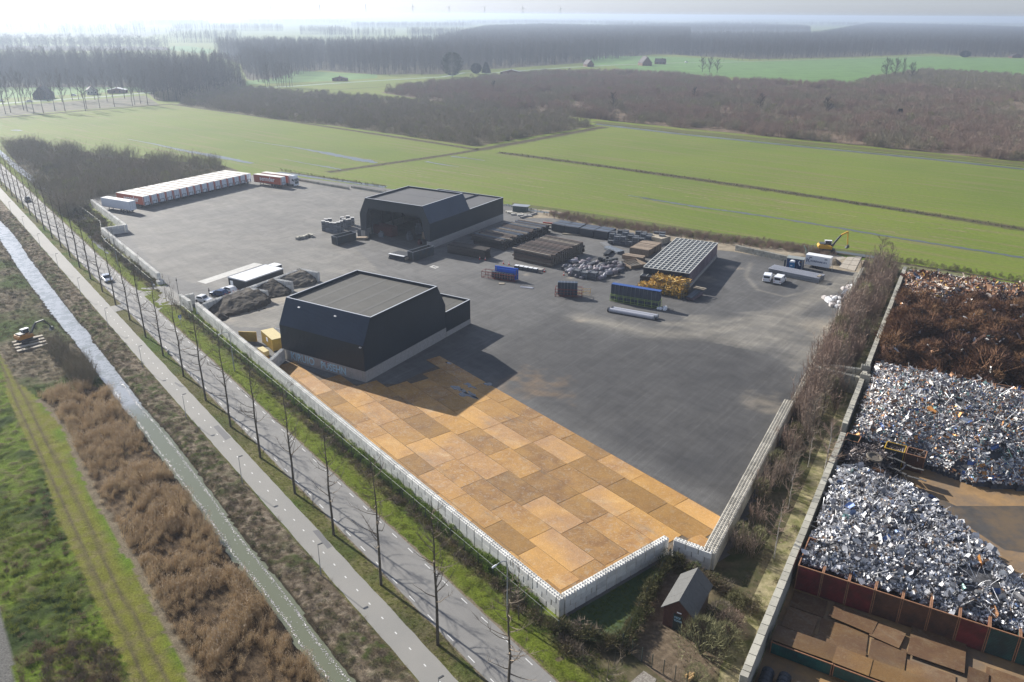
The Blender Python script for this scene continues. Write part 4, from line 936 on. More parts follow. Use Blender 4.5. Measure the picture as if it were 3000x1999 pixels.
# ---- scrub fields in the middle distance
S1 = ZS([(520, 306), (600, 318), (760, 343), (1000, 372), (1200, 400), (1395, 430), (1560, 400), (1745, 370), (1660, 345), (1480, 325), (1300, 305), (1100, 288), (900, 275), (720, 262), (600, 275)])
litter('thicket_floor', S1, .024); q = pts_in(S1, .10, 21); scatter('bare_thicket', scrub_d, q, np.random.RandomState(2).uniform(.45, 1.05, len(q)), pick=np.random.RandomState(4).choice([0, 1, 2, 3, 4, 0, 1, 2, 3, 4, 5], len(q)))
S2 = ZS([(1115, 272), (1370, 312), (1480, 326), (1700, 345), (2000, 376), (2350, 410), (2700, 445), (3100, 484), (3100, 285), (2800, 268), (2660, 262), (2500, 252), (2300, 245), (2150, 236), (2000, 222), (1850, 215), (1700, 212), (1500, 222), (1330, 240), (1200, 252)])
M_litter2 = plain('reddish_litter', (.17, .125, .09), .95, var=.3, scale=.3, spec=.1, c2=(.09, .07, .045)); sheet('young_wood_floor', S2, .026, M_litter2)
q = pts_in(S2, .125, 22, clump=.25, cs=18); q0 = fbm(q[:, 0], q[:, 1], 40, 3); scatter('young_willow_wood', scrub_r, q, np.random.RandomState(3).uniform(.65, 1.15, len(q))*(.60+.85*q0), pick=np.where(fbm(q[:, 0]+99, q[:, 1], 22, 3) > .56, 5+np.random.RandomState(1).randint(0, 2, len(q)), np.random.RandomState(2).randint(0, 5, len(q))))
q = pts_in(S2, .006, 23, clump=.4, cs=25); scatter('willow_undergrowth', scrub_d, q, np.random.RandomState(3).uniform(.6, 1.5, len(q)), pick=np.random.RandomState(4).choice([3, 4, 5, 3, 4], len(q)))
S3 = ZS([(2500, 248), (2560, 232), (2700, 210), (3000, 226), (3150, 235), (3150, 290), (2900, 278), (2700, 262)])
sheet('upper_thicket_floor', S3, .028, M_litter); q = pts_in(S3, .06, 24); scatter('upper_thicket', scrub_d, q, np.random.RandomState(5).uniform(.6, 1.3, len(q)))
sheet('wheat_field', ZS([(2480, 246), (1990, 218), (1850, 212), (1800, 195), (2000, 186), (2200, 182), (2560, 171), (2730, 166), (3200, 178), (3200, 232), (3000, 222), (2700, 206), (2560, 226)]), .020, M_field2)
# thicket beside the trailers
S0 = ZS([(8, 428), (50, 480), (120, 575), (190, 640), (240, 622), (262, 596), (700, 500), (640, 482), (450, 468), (300, 452), (100, 425)])
litter('sapling_thicket_floor', S0, .025); q = pts_in(S0, .15, 25, clump=.3, cs=9); hh = np.random.RandomState(6).uniform(.4, .95, len(q)); tq = np.array([toT(p)[0] for p in q]); scatter('sapling_thicket', scrub_d, q, hh*np.clip(1.6-(tq+260)/60*.4, .7, 1.35), pick=np.random.RandomState(4).choice([0, 1, 2, 0, 1, 2, 0, 1, 2, 5], len(q)))

# ---- ditches, banks, wet lines, far roads
for pts, w in ((((-60, 352), (0, 346), (240, 325), (510, 305)), 2.2), (((510, 307), (760, 342), (1000, 378), (1200, 408), (1400, 439)), 1.8), (((1400, 440), (1560, 411), (1772, 372)), 3.0), (((1400, 440), (1300, 456), (1190, 472), (1050, 492), (960, 505)), 2.0), (((1462, 447), (1700, 478), (2000, 520), (2300, 563), (2700, 625), (3100, 688)), 2.4)):
    P = ZS(pts); ribbon('ditch_bank', P, w*2.6, .030, M_verge, sub=12, wob=.25); ribbon('field_ditch', P, w*1.25, .036, M_mud, sub=12, wob=.2)
    rs = np.random.RandomState(len(pts)*7+int(w*10)); 
ribbon('wide_ditch', ZS([(1745, 364), (2000, 394), (2350, 430), (2700, 464), (3150, 512)]), 4.2, .040, M_shallow, sub=10, wob=.15)
ribbon('ditch_bank', ZS([(1740, 357), (2000, 385), (2350, 419), (2700, 452), (3150, 497)]), 9.0, .032, M_verge, sub=10, wob=.1); ribbon('bank_edge', ZS([(1745, 361.5), (2000, 390), (2350, 425.5), (2700, 459), (3150, 505)]), 1.6, .042, M_mud, sub=14, wob=.5)
ribbon('edge_ditch', ZS([(815, 505), (900, 517), (1030, 535), (1130, 549)]), 2.6, .036, M_shallow, sub=5, wob=.2); ribbon('ditch_bank', ZS([(850, 506), (1000, 528), (1130, 545)]), 1.3, .042, M_mud, sub=8, wob=.6)
ribbon('edge_ditch', ZS([(1480, 600), (1560, 618), (1640, 628)]), 2.2, .056, M_shallow, sub=5, wob=.2)
ribbon('wet_track', ZS([(1880, 580), (2046, 607), (2200, 628), (2390, 657), (2600, 693), (2800, 724), (3100, 772)]), 1.7, .034, M_shallow, sub=16, wob=.55)
ribbon('wet_track', ZS([(1840, 573), (1950, 590)]), .7, .034, M_shallow, sub=8, wob=.7)
ribbon('water_patch', ZS([(374, 408), (450, 422), (531, 440), (640, 460), (739, 479)]), [.5, 1.5, 2.6, 4.5, 2.0], .034, M_shallow, sub=6, wob=.3)
ribbon('water_patch', ZS([(718, 412), (860, 432), (940, 446), (1010, 460), (1070, 471), (1103, 478)]), [.4, 1.2, 3.2, 4.6, 5.0, 2.0], .034, M_shallow, sub=6, wob=.3)
ribbon('water_patch', ZS([(833, 467), (900, 480), (960, 490), (1000, 497)]), [.4, .8, 1.8, 1.2], .034, M_shallow, sub=6, wob=.4)
ribbon('water_patch', ZS([(1248, 474), (1300, 483), (1345, 489)]), [2.0, 1.2, .4], .034, M_shallow, sub=6, wob=.4); ribbon('water_patch', ZS([(1322, 459), (1355, 462), (1420, 471)]), [2.2, 1.8, .5], .034, M_shallow, sub=6, wob=.4)
ribbon('water_patch', ZS([(38, 381), (60, 384)]), 3, .034, M_shallow, sub=6, wob=.4)
rs = np.random.RandomState(8)
M_fl = plain('dry_grass_streak', (.20, .165, .075), .9, var=.4, scale=.5)
for k in range(90):        # faint mowing streaks running with the far fields
    x = rs.uniform(1150, 2950); y = rs.uniform(480, 560)+max(0, (x-1500))*.11; L_ = rs.uniform(25, 110)
    if y < 452+(x-1462)*.147+12: continue
    ribbon('grass_streak', ZS([(x, y), (x+L_, y+L_*.148)]), rs.uniform(.2, .55), .031, M_fl, sub=5, wob=.9)
# country road beyond the wood with its avenue
CR = Z1([(-300, 740), (0, 716), (300, 695), (700, 668), (1000, 642), (1300, 625), (1600, 612), (2000, 597), (2353, 572)])+Z2([(400, 548), (700, 531), (850, 502), (1000, 506), (1100, 500), (1350, 480), (1640, 462), (1900, 448), (2353, 433)])+Z3([(200, 434), (470, 425), (900, 412), (1300, 400), (1720, 386), (2353, 400)])
ribbon('road_verge', CR, 13, .028, M_field2, sub=1); ribbon('country_road', CR, 4.6, .040, M_track, sub=2)
sheet('farm_meadow', Z1([(1690, 585), (2353, 555), (2600, 540), (2600, 515), (2350, 505), (2050, 487), (1900, 540), (1700, 560)]), .023, M_field2)
sheet('farm_meadow', Z1([(-300, 700), (0, 680), (700, 640), (1000, 625), (980, 600), (300, 605), (-300, 610)]), .023, M_field2)
sheet('farm_meadow', Z3([(-700, 400), (-500, 385), (0, 395), (500, 425), (0, 440), (-600, 460)]), .030, M_field2)
ribbon('field_ditch', Z2([(-250, 622), (0, 617), (250, 602), (500, 585)]), 2, .036, M_mud, sub=3); ribbon('field_ditch', Z1([(1690, 603), (2000, 588), (2353, 562)]), 2.4, .043, M_mud, sub=3)
sheet('dead_grass_strip', Z1([(-300, 800), (0, 806), (500, 760), (1100, 722), (1000, 660), (500, 700), (0, 735), (-300, 760)]), .024, plain('strip_litter', (.115, .10, .06), .95, var=.4, scale=.25, c2=(.06, .065, .03)))
# ================================================================== NEAR GROWTH ALONG THE ROAD
def tuft(seed, n, H, rad, w, mat, lean=.35, bend=None):
    rs = np.random.RandomState(seed); W_ = []
    for i in range(n):
        a = rs.uniform(0, 6.28); r = rad*rs.rand(); W_.append([math.cos(a)*r, math.sin(a)*r, 0, math.cos(a)*lean*H*rs.rand()+(bend or 0)*H, math.sin(a)*lean*H*rs.rand(), H*rs.uniform(.6, 1.1), w*rs.uniform(.7, 1.3)])
    return segs_mesh('tuft', [], W_, mat)
def reed_clump(seed, n=42, H=1.9):
    rs = np.random.RandomState(seed); W_ = []; P_ = []
    for i in range(n):
        a = rs.uniform(0, 6.28); r = .45*math.sqrt(rs.rand()); h = H*rs.uniform(.7, 1.1); lx, ly = rs.normal(size=2)*.18*h+np.array([.22*h, 0]); W_.append([math.cos(a)*r, math.sin(a)*r, 0, lx, ly, h, .028])
        if i % 2 == 0: W_.append([math.cos(a)*r+lx*.5, math.sin(a)*r+ly*.5, h*.5, lx*.3+rs.normal()*.25, ly*.3+rs.normal()*.25, h*.2, .035])
        if i % 4 == 0: P_.append([math.cos(a)*r+lx*.93, math.sin(a)*r+ly*.93, h*.90, lx*.12+.06, ly*.12, .20, .075])
    m1 = segs_mesh('reed', [], W_, M_reed); m2 = segs_mesh('plume', [], P_, M_reedtop)
    bm = bmesh.new(); bm.from_mesh(m1); k = len(bm.faces); bm.from_mesh(m2); bm.faces.ensure_lookup_table()
    for f in bm.faces[k:]: f.material_index = 1
    me = bpy.data.meshes.new('reed_clump'); bm.to_mesh(me); bm.free(); me.materials.append(M_reed); me.materials.append(M_reedtop); return me
reedc = protos('reed_proto', [reed_clump(200+i) for i in range(4)])
deadc = protos('dead_grass_proto', [tuft(210+i, 26, .5, .28, .03, M_dead, 1.3) for i in range(3)]+[tuft(215+i, 22, .35, .25, .03, M_bram, 1.4) for i in range(2)])
bramc = protos('bramble_proto', [bush_mesh(220+i, .55, .6, 110, M_bram, .25, .05, 5) for i in range(2)]+[bush_mesh(223, .5, .55, 100, M_twig, .4, .03, 6), tuft(224, 40, .55, .4, .035, M_dead, 1.5)])
grassc = protos('grass_proto', [tuft(230+i, 22, .20, .22, .022, M_grass, 1.2) for i in range(3)]+[tuft(235, 22, .2, .22, .022, M_dead, 1.2)])
tussc = protos('tussock_proto', [tuft(240+i, 60, .42, .30, .03, M_grass, 1.1) for i in range(3)]+[tuft(245, 50, .4, .3, .03, M_dead, 1.2)])
def tn_pts(t0, t1, n0, n1, dens, seed):
    rs = np.random.RandomState(seed); N = int((t1-t0)*(n1-n0)*dens); t = rs.uniform(t0, t1, N); n = rs.uniform(n0, n1, N); return t, n
def tn_xy(t, n): return np.stack([TO[0]+t*TD[0]+n*TNn[0], TO[1]+t*TD[1]+n*TNn[1]], 1)
def z3(q, z): return np.concatenate([q, np.full((len(q), 1), z) if np.isscalar(z) else z.reshape(-1, 1)], 1)
t, n_ = tn_pts(-91, 25, -27, -11.3, 2.6, 1); m = (n_ > reedL(t)+.35) & (n_ < cL(t)-.6); t, n_ = t[m], n_[m]; q = tn_xy(t, n_)
f = fbm(q[:, 0], q[:, 1], 4, 3); m = (f > .40) | (np.random.RandomState(1).rand(len(f)) < .25); q = q[m]; f = f[m]; rs = np.random.RandomState(2)
scatter('reed_bed', reedc, z3(q, -.1), rs.uniform(.6, 1.05, len(q))*(.62+.65*np.clip((f-.3)*2, 0, 1)), rot=(f-.5)*14+rs.normal(size=len(q))*.5)
t, n_ = tn_pts(-260, -60, -36, -11.5, .9, 3); m = (n_ > reedL(t)+.3) & (n_ < cL(t)-.5); q = tn_xy(t[m], n_[m]); scatter('cut_reed_debris', bramc, z3(q, -.05), np.random.RandomState(3).uniform(.4, 1.0, len(q)), pick=np.random.RandomState(5).choice([3, 3, 3, 2, 0], len(q)))
for c_, sp_, nn_ in (((-110, -15.5), 1.6, 26), ((-98, -14.8), 2.2, 60), ((-92, -14.2), .9, 10)):
    rs = np.random.RandomState(nn_); t = c_[0]+rs.normal(size=nn_)*sp_*1.6; n_ = c_[1]+rs.normal(size=nn_)*sp_*.45; scatter('willow_sprouts', scrub_d, tn_xy(t, n_), rs.uniform(.35, .7, nn_), pick=rs.randint(0, 3, nn_))
t, n_ = tn_pts(-250, 40, -12, -4.2, 3.2, 6); m = (n_ > cRr(t)+.35) & (n_ < -4.4); t, n_ = t[m], n_[m]; q = tn_xy(t, n_); rs = np.random.RandomState(6); dd_ = n_-cRr(t); scatter('bank_bramble', bramc, z3(q, -.55+np.clip(dd_*.5, 0, .55)), rs.uniform(.35, .85, len(q)), pick=np.where(rs.rand(len(q)) < np.clip(.55-dd_*.08, .12, .6), rs.randint(0, 3, len(q)), 3), sz=.6)
t, n_ = tn_pts(-120, 50, -1.1, 1.1, 5, 7); q = tn_xy(t, n_); scatter('verge_grass', grassc, z3(q, 0), np.random.RandomState(7).uniform(.4, 1.0, len(q)))
t, n_ = tn_pts(-125, 50, 6.9, 12.3, 4, 8); q = tn_xy(t, n_); rs = np.random.RandomState(8); scatter('berm_grass', grassc, z3(q, 0), rs.uniform(.5, 1.4, len(q)), pick=rs.choice([0, 1, 2, 0, 1, 3], len(q)))
t, n_ = tn_pts(-115, 3, 11.2, 12.4, 3.0, 9); q = tn_xy(t, n_); rs = np.random.RandomState(9)
ivyc = protos('ivy_proto', [bush_mesh(250+i, .7, .9, 150, M_ivy, .22, .09, 4) for i in range(3)]); scatter('fence_ivy', ivyc, z3(q, 0), rs.uniform(.4, .95, len(q))*np.clip(.6+fbm(q[:, 0], q[:, 1], 5, 2), .5, 1.3))
t, n_ = tn_pts(-118, 12, 9.6, 11.2, 2.4, 10); q = tn_xy(t, n_); rs = np.random.RandomState(10); scatter('fence_bramble', bramc, z3(q, 0), rs.uniform(.4, 1.2, len(q))*(.5+fbm(q[:, 0], q[:, 1], 4, 2)), pick=rs.choice([2, 2, 3, 3, 1], len(q)))
t, n_ = tn_pts(-245, -140, 9.0, 17.5, 1.0, 11); m = (n_ < 12) | ((t < -198) & (n_ < 18)); q = tn_xy(t[m], n_[m]); rs = np.random.RandomState(11); scatter('ditch_bramble', bramc, z3(q, 0), rs.uniform(.6, 1.9, len(q)), pick=rs.choice([2, 3, 2, 0], len(q)))
ribbon('roadside_ditch', [T(-420, 10.5), T(-330, 10.8), T(-265, 11.8), T(-226, 12.2), T(-221, 13)], [3, 2.6, 2.4, 2.0, .8], .05, M_stream, sub=8, wob=.2); ribbon('roadside_ditch', [T(-200, 9.2), T(-188, 9.0), T(-176, 8.8)], [.8, 1.6, .6], .055, M_shallow, sub=6, wob=.4)
t, n_ = tn_pts(-60, 45, -47, -19, 1.3, 12); m = n_ < trackL(t)-.2; m &= n_ > gravR(t)+.3; q = tn_xy(t[m], n_[m]); f = fbm(q[:, 0], q[:, 1], 3, 2); rs = np.random.RandomState(12); scatter('tussock_meadow', tussc, z3(q, .0), rs.uniform(.5, 1.25, len(q)), pick=np.where(f > .52, 3, rs.randint(0, 3, len(q))), rot=rs.uniform(0, 6, len(q)))
q = pts_in(ZC([(340, 1300), (620, 1230), (880, 1300), (950, 1568), (900, 1700), (300, 1700)]), 3, 13); scatter('brown_weeds', bramc, z3(q, 0), np.random.RandomState(13).uniform(.5, 1.0, len(q)), pick=np.random.RandomState(1).choice([2, 3], len(q)))
# scum of broken ice and litter along the stream edges
M_ice = plain('thin_ice_scum', (.42, .40, .41), .35, var=.25, scale=8)
def scum():
    rs = np.random.RandomState(14); V = []; F = []
    for k in range(4200):
        t = rs.uniform(-90, 25); side = rs.rand() < .5; off = abs(rs.normal())*.13*(1+.9*(vnoise(np.array(t), np.array(3. if side else 9.), 3.)-.3)); n = (float(cL(t))+.22+off) if side else (float(cRr(t))-.22-off)
        if rs.rand() < .03: n = rs.uniform(float(cL(t))+.3, float(cRr(t))-.3)
        c = T(t, n); s = rs.uniform(.025, .085); a = rs.uniform(0, 6.28); b = len(V)
        for j in range(4): V.append((c[0]+math.cos(a+j*1.57)*s*rs.uniform(.5, 1.3), c[1]+math.sin(a+j*1.57)*s*rs.uniform(.5, 1.3), WATER_Z+.01+rs.rand()*.035))
        F.append((b, b+1, b+2, b+3))
    link('ice_scum', fast_mesh('ice_scum', V, F, 4, M_ice))['kind'] = 'stuff'
scum()

# ------------------------------------------------------------------ the row of bare poplars on the road
RT = [tree_mesh('road_tree', 300+i, M_twig, H=17.0, tr=.165, clear=.30, limbs=26, spread=.17, twigs=300, upr=1.1, tw=.035, tl=1.0, lean=.012) for i in range(4)]
ords = ['first', 'second', 'third', 'fourth', 'fifth', 'sixth', 'seventh', 'eighth', 'ninth', 'tenth', 'eleventh', 'twelfth', 'thirteenth', 'fourteenth', 'fifteenth', 'sixteenth', 'seventeenth', 'eighteenth', 'nineteenth', 'twentieth']
for k in range(-2, 36):
    i = k % 4
    lab = 'tall bare poplar by the road, %s of the row counted from the bottom edge' % ordw(k+3)
    make_tree('poplar_tree', RT[i], T(-11.93*k+random.uniform(-.15, .15), random.uniform(-.08, .08)), random.uniform(0, 6.28), random.uniform(.92, 1.05), lab, group='roadside poplars')
# young saplings on the berm side
SM = [tree_mesh('sapling', 320+i, M_twig, H=8.0, tr=.06, clear=.2, limbs=14, spread=.2, twigs=110, upr=1.6, tw=.018, tl=.7) for i in range(2)]
make_tree('sapling', SM[0], T(2.2, 9.0), 1, .95, 'thin bare sapling standing just behind the tall street lamp')
for i, (t, n) in enumerate(((-118, 9.3), (-122.5, 10.0), (-127, 9.8), (-146, 9.6), (-158, 9.4), (-171, 9.8), (-186, 11.8), (-192, 11))): make_tree('sapling', SM[i % 2], T(t, n), i*2.1, random.uniform(.7, 1.05), 'slim bare sapling in the scrub by the gate, %s counted from the near end' % ordw(i+1), group='saplings by the gate')

# ------------------------------------------------------------------ lamps, fence, sign
M_pole = plain('galvanised_steel', (.30, .32, .34), .45, .4, var=.08); M_dark = plain('dark_grey_paint', (.045, .05, .055), .5); M_glass = plain('dark_glass', (.02, .03, .045), .08, spec=.8); M_lens = plain('lamp_lens', (.75, .76, .78), .3)
def path_lamp(xy, label):
    r = empty('path_lamp', xy, ANG_T+math.pi/2, 0, label, 'lamp post', 'lamps along the cycle path')
    if not hasattr(path_lamp, 'm'):
        b = MB(); b.tube((0, 0, 0), (0, 0, 1.1), .065, n=8); b.tube((0, 0, 1.1), (0, 0, 4.35), .045, .032, n=8); path_lamp.m = [b.mesh('pole', M_pole)]
        b = MB(); b.box((.30, 0, 4.42), (.62, .20, .09), taper=.8); path_lamp.m.append(b.mesh('lamp_head', M_dark))
    link('pole', path_lamp.m[0], r); link('lamp_head', path_lamp.m[1], r)
lt = [7.4, -17.7, -42.4, -66.7, -91.8, -117.2, -142.5, -167.5, -192, -217, -242, -267, -292]
for i, t in enumerate(lt): path_lamp(T(t, -4.75), 'slim dark lamp post on the left edge of the cycle path, %s from the bottom' % ords[i])
b = MB(); b.tube((0, 0, 0), (0, 0, 3.2), .10, .085, n=10); b.tube((0, 0, 3.2), (0, 0, 7.0), .075, .055, n=10)
pp = [(0, 0, 7.0), (0, -.12, 7.5), (0, -.5, 7.8), (0, -1.1, 7.86), (0, -1.5, 7.75)]
for p_, q_ in zip(pp[:-1], pp[1:]): b.tube(p_, q_, .05, .045, n=8)
SLm = b.mesh('pole', M_pole); b = MB(); b.lathe((0, 0, 0), [(.03, -.05), (.09, .0), (.12, .22), (.11, .5), (.05, .62)], 10); SLh = b.mesh('lamp_head', M_lens)
for t, n, lab in ((1.2, 8.2, 'tall galvanised street lamp with curved arm standing by the near wall corner'), (-80.2, 8.2, 'tall street lamp with curved arm in the verge level with the yellow container'), (-162, 8.0, 'tall street lamp with curved arm in the verge left of the gate')):
    r = empty('street_lamp', T(t, n), ANG_T, 0, lab, 'street lamp', 'street lamps on the verge'); link('pole', SLm, r); h = link('lamp_head', SLh, r); h.location = (0, -1.45, 7.76); h.rotation_euler = (R(100), 0, 0)
M_fence = plain('green_grey_fence_post', (.045, .06, .05), .5); M_rail = plain('pale_fence_rail', (.26, .27, .24), .5)
def mesh_fence(name, label, pts, H=1.75, step=2.9, wires=9, rail=True, posth=None, mat=None):
    L = 0; segs = []
    for a, c in zip(pts[:-1], pts[1:]): l = np.linalg.norm(np.asarray(c)-a); segs.append((L, l, np.asarray(a), np.asarray(c))); L += l
    r = empty(name, pts[0], 0, 0, label, 'fence'); o0 = np.asarray(pts[0])
    def at(s):
        for s0, l, a, c in segs:
            if s <= s0+l+1e-6: return a+(c-a)*((s-s0)/l)-o0
        return segs[-1][3]-o0
    pb = MB(); pb.tube((0, 0, 0), (0, 0, H+.1), .045, n=6); pm = pb.mesh('post', mat or M_fence); n = int(L/step); prev = None
    for i in range(n+1):
        s = L*i/n; p = at(s); o = link('post', pm, r); o.location = (p[0], p[1], 0); o.rotation_euler = (random.uniform(-.015, .015), random.uniform(-.015, .015), 0)
    for i in range(n):
        a, c = at(L*i/n), at(L*(i+1)/n); b = MB(); A = Vector((a[0], a[1], 0)); Cc = Vector((c[0], c[1], 0))
        for k in range(wires): z = .12+(H-.2)*k/(wires-1); b.tube(A+Vector((0, 0, z)), Cc+Vector((0, 0, z)), .007, n=3, caps=False)
        for k in range(int(step/.22)): u = (k+.5)/(step/.22); q = A+(Cc-A)*u; b.tube(q+Vector((0, 0, .1)), q+Vector((0, 0, H-.05)), .005, n=3, caps=False)
        b.build('wire_panel', mat or M_fence, r)
    if rail:
        b = MB(); k = max(1, int(L/6))
        for i in range(k): a, c = at(L*i/k), at(L*(i+1)/k); b.tube((a[0], a[1], H), (c[0], c[1], H), .022, n=5)
        b.build('top_rail', M_rail, r)
    return r
mesh_fence('fence', 'wire mesh fence with a pale top rail running below the long block wall', [T(-127, 10.4), T(-100, 10.5), T(-60, 10.95), T(6.6, 10.95)])
mesh_fence('fence', 'wire mesh fence with pale rail left of the gate, beside the roadside ditch', [T(-241, 14.0), T(-209, 14.6), T(-188, 10.2), T(-140.5, 10.4)])
g1 = empty('gate_post', T(-137.6, 9.9), 0, 0, 'dark post with letter box at the left end of the driveway', 'gate post'); b = MB(); b.box((0, 0, .9), (.18, .18, 1.8)); b.build('post', M_dark, g1); b = MB(); b.box((.3, 0, 1.0), (.4, .35, .5)); b.build('letter_box', M_pole, g1)
b = MB(); b.tube((0, 0, 0), (0, 0, 4.6), .07, .05, n=8); b.box((0, 0, 4.0), (.25, .25, .25)); o = b.build('camera_pole', M_dark); o.location = (*T(-128.6, 13.1), 0); tag(o, 'dark camera pole standing at the open yard gate', 'pole')
sg = empty('road_sign', T(-108.4, 7.4), ANG_T+math.pi, 0, 'small square blue road sign on a post in the grass verge', 'road sign'); b = MB(); b.tube((0, 0, 0), (0, 0, 2.6), .03, n=6); b.build('post', M_pole, sg)
M_blue = plain('sign_blue', (.02, .10, .38), .4); M_whites = plain('sign_white', (.75, .76, .78), .4)
b = MB(); b.bx(-.03, -.01, -.32, .32, 2.1, 2.74); b.build('sign_plate', M_blue, sg); b = MB(); b.bx(-.036, -.031, -.12, .12, 2.22, 2.62); b.bx(-.036, -.031, -.3, .3, 2.11, 2.16); b.build('sign_symbol', M_whites, sg); b = MB(); b.bx(-.03, -.01, -.25, .25, 1.8, 2.02); b.build('lower_plate', M_whites, sg)
b = MB(); b.lathe((0, 0, 0), [(.16, 0), (.2, .1), (.2, .8), (.12, .86)], 10); o = b.build('litter_bin', M_pole); o.location = (*T(-95.6, 1.0), 0); tag(o, 'small grey bin in the verge between road and path', 'bin')
# power pole beyond the left edge, its shadow crosses the meadow
pl = empty('utility_pole', T(-47.0, -44.0), R(30), 0, 'tall timber utility pole beyond the left edge, casting the crossed shadow', 'pole'); MB().tube((0, 0, 0), (0, 0, 10.5), .2, .14, n=8).build('pole', M_bark, pl); MB().box((0, 0, 9.6), (.2, 3.6, .25)).build('cross_arm', M_bark, pl)

# ================================================================== SHRUB STRIP ON THE RIGHT, HUT GARDEN
STRIP = [T(9.0, 34.0), T(12.5, 34.6), T(17.4, 34.2), T(19.5, 28), T(20.5, 23), T(19.5, 18), T(23.0, 19), T(23.8, 20.4), T(19, 33), T(4.0, 72), T(-33, 168), T(-42, 166), T(-39, 158), T(-5.5, 72)]
M_strip = plain('strip_ground', (.11, .09, .055), .95, var=.4, scale=.6, spec=.1, c2=(.05, .055, .022))
sheet('strip_ground', [T(4.9, 12.6), T(4.9, 30.6), T(10.2, 32.4), T(-40.6, 157), T(-44, 167), T(-34, 172), T(24, 22), T(50, -5), T(50, 7), T(6, 7), T(6, 10)], .014, M_strip)
M_dry = plain('dry_moss_strip', (.27, .235, .14), .95, var=.35, scale=1.1, spec=.1, c2=(.12, .125, .045))
sheet('dry_strip', [T(27, 10), T(20.3, 20.5), T(15.6, 33), T(12.6, 41), T(.6, 72), T(-8.3, 95), T(-22, 130), T(-18, 131), T(-3.5, 95), T(4.9, 71), T(19.6, 33), T(25, 19), T(28, 14)], .020, M_dry)
sheet('garden_litter', [T(8.5, 18.5), T(13, 15), T(18.5, 15), T(20.5, 18.5), T(19.5, 24), T(16, 24), T(12, 28), T(7, 28.5)], .018, plain('hut_litter', (.15, .115, .08), .95, var=.45, scale=2.2, spec=.1, c2=(.10, .075, .05)))
HOLEG = [T(5, 13), T(5, 30.3), T(8.5, 29.0), T(13, 30.5), T(18.0, 29), T(19.4, 24), T(20.5, 17), T(24, 12), T(10, 9)]
rs = np.random.RandomState(31); t = rs.uniform(-42, 20, 3600); n = rs.uniform(32, 168, 3600); q = tn_xy(t, n); m = in_poly(q[:, 0], q[:, 1], STRIP) & ~in_poly(q[:, 0], q[:, 1], HOLEG)
# depth across the strip from the scrap yard wall
def wall_t(n): return 24.0+(n-20.3)*(-19.4/50.3)
def yard_t(n): return 9.9+(n-32.3)*(-50.5/124.9)
m &= (t < wall_t(n)-np.where(n < 80, 5.4, 3.6)) & (t > yard_t(n)+np.where(n > 70, -.3, .9)); q = q[m]; t = t[m]; n = n[m]; fr = (t-yard_t(n))/(wall_t(n)-yard_t(n))
strip_b = protos('strip_shrub_proto', [scrub_mesh(400+i, H=4.6, n=26, rad=1.2, tw=.04, mat=M_twig_r, per=16) for i in range(3)]+[bush_mesh(405+i, 1.5, 3.4, 620, M_twig_g, .6, .045) for i in range(2)]+[bush_mesh(409, 1.4, 2.8, 560, M_bram, .4, .06)])
near = n < 72; pk = np.where(near, rs.choice([0, 1, 3, 4, 5, 0], len(q)), rs.choice([0, 1, 2, 0, 1, 2, 0, 3], len(q))); kp = (rs.rand(len(q)) < np.where(near, .75, .62)); q, t, n, fr, near, pk = q[kp], t[kp], n[kp], fr[kp], near[kp], pk[kp]; scatter('bare_shrub_strip', strip_b, z3(q, 0), rs.uniform(.75, 1.2, len(q))*np.clip(1.4-fr*.95, .4, 1.3)*np.where(near, .8, 1.12), pick=pk)
t = rs.uniform(-40, 24, 3800); n = rs.uniform(20, 166, 3800); m = (t < wall_t(n)-.9) & (t > wall_t(n)-5.5); q = tn_xy(t[m], n[m]); m2 = ~in_poly(q[:, 0], q[:, 1], HOLEG); q = q[m2]; scatter('dry_grass_strip', bramc, z3(q, 0), rs.uniform(.3, .9, len(q)), pick=rs.choice([3, 3, 1, 2], len(q)), sz=.6)
# scrub on the field edge above the yard and above the scrap yard
for nm, P, w, N, a, c, pk in (('field_edge_scrub', [(1620, 632), (1800, 662), (1960, 684), (2100, 702), (2300, 727), (2420, 745)], 3.2, 1000, .30, .45, [0, 1, 0, 1, 3]), ('field_edge_scrub', [(1130, 560), (1480, 603), (1620, 627)], 1.0, 160, .12, .22, [3, 5]), ('field_edge_scrub', [(2610, 758), (2800, 792), (3100, 842)], 2.0, 130, .2, .42, [3, 4, 5]), ('field_edge_scrub', [(2650, 792), (2900, 835), (3100, 870)], 2.6, 150, .15, .3, [3, 5]), ('field_edge_scrub', [(1462, 448), (2000, 521), (2700, 626), (3050, 681)], 1.6, 420, .12, .28, [3, 5]), ('field_edge_scrub', [(820, 498), (1000, 528), (1130, 548)], 1.0, 110, .12, .25, [3, 5])):
    W_ = ZS(P); L_ = [0]
    for p0, p1 in zip(W_[:-1], W_[1:]): L_.append(L_[-1]+np.linalg.norm(p1-p0))
    s = rs.uniform(0, L_[-1], N); x = np.interp(s, L_, [p[0] for p in W_]); y = np.interp(s, L_, [p[1] for p in W_]); q = np.stack([x, y], 1)+rs.normal(size=(N, 2))*w*.6; scatter(nm, strip_b, z3(q, 0), rs.uniform(a*.8, c*.85, N), pick=rs.choice(pk, N))
sheet('field_edge', ZS([(1500, 603), (1620, 619), (1800, 647), (1960, 671), (2100, 694), (2300, 720), (2440, 742), (2560, 760), (2580, 742), (2440, 728), (2300, 706), (2100, 682), (1960, 660), (1800, 636), (1620, 610), (1500, 594)]), .045, M_verge)
sheet('field_edge', ZS([(2600, 762), (2800, 800), (3150, 862), (3150, 895), (2900, 852), (2640, 803)]), .022, plain('edge_grass', (.10, .115, .035), .9, var=.3, scale=.5, c2=(.14, .12, .06)))
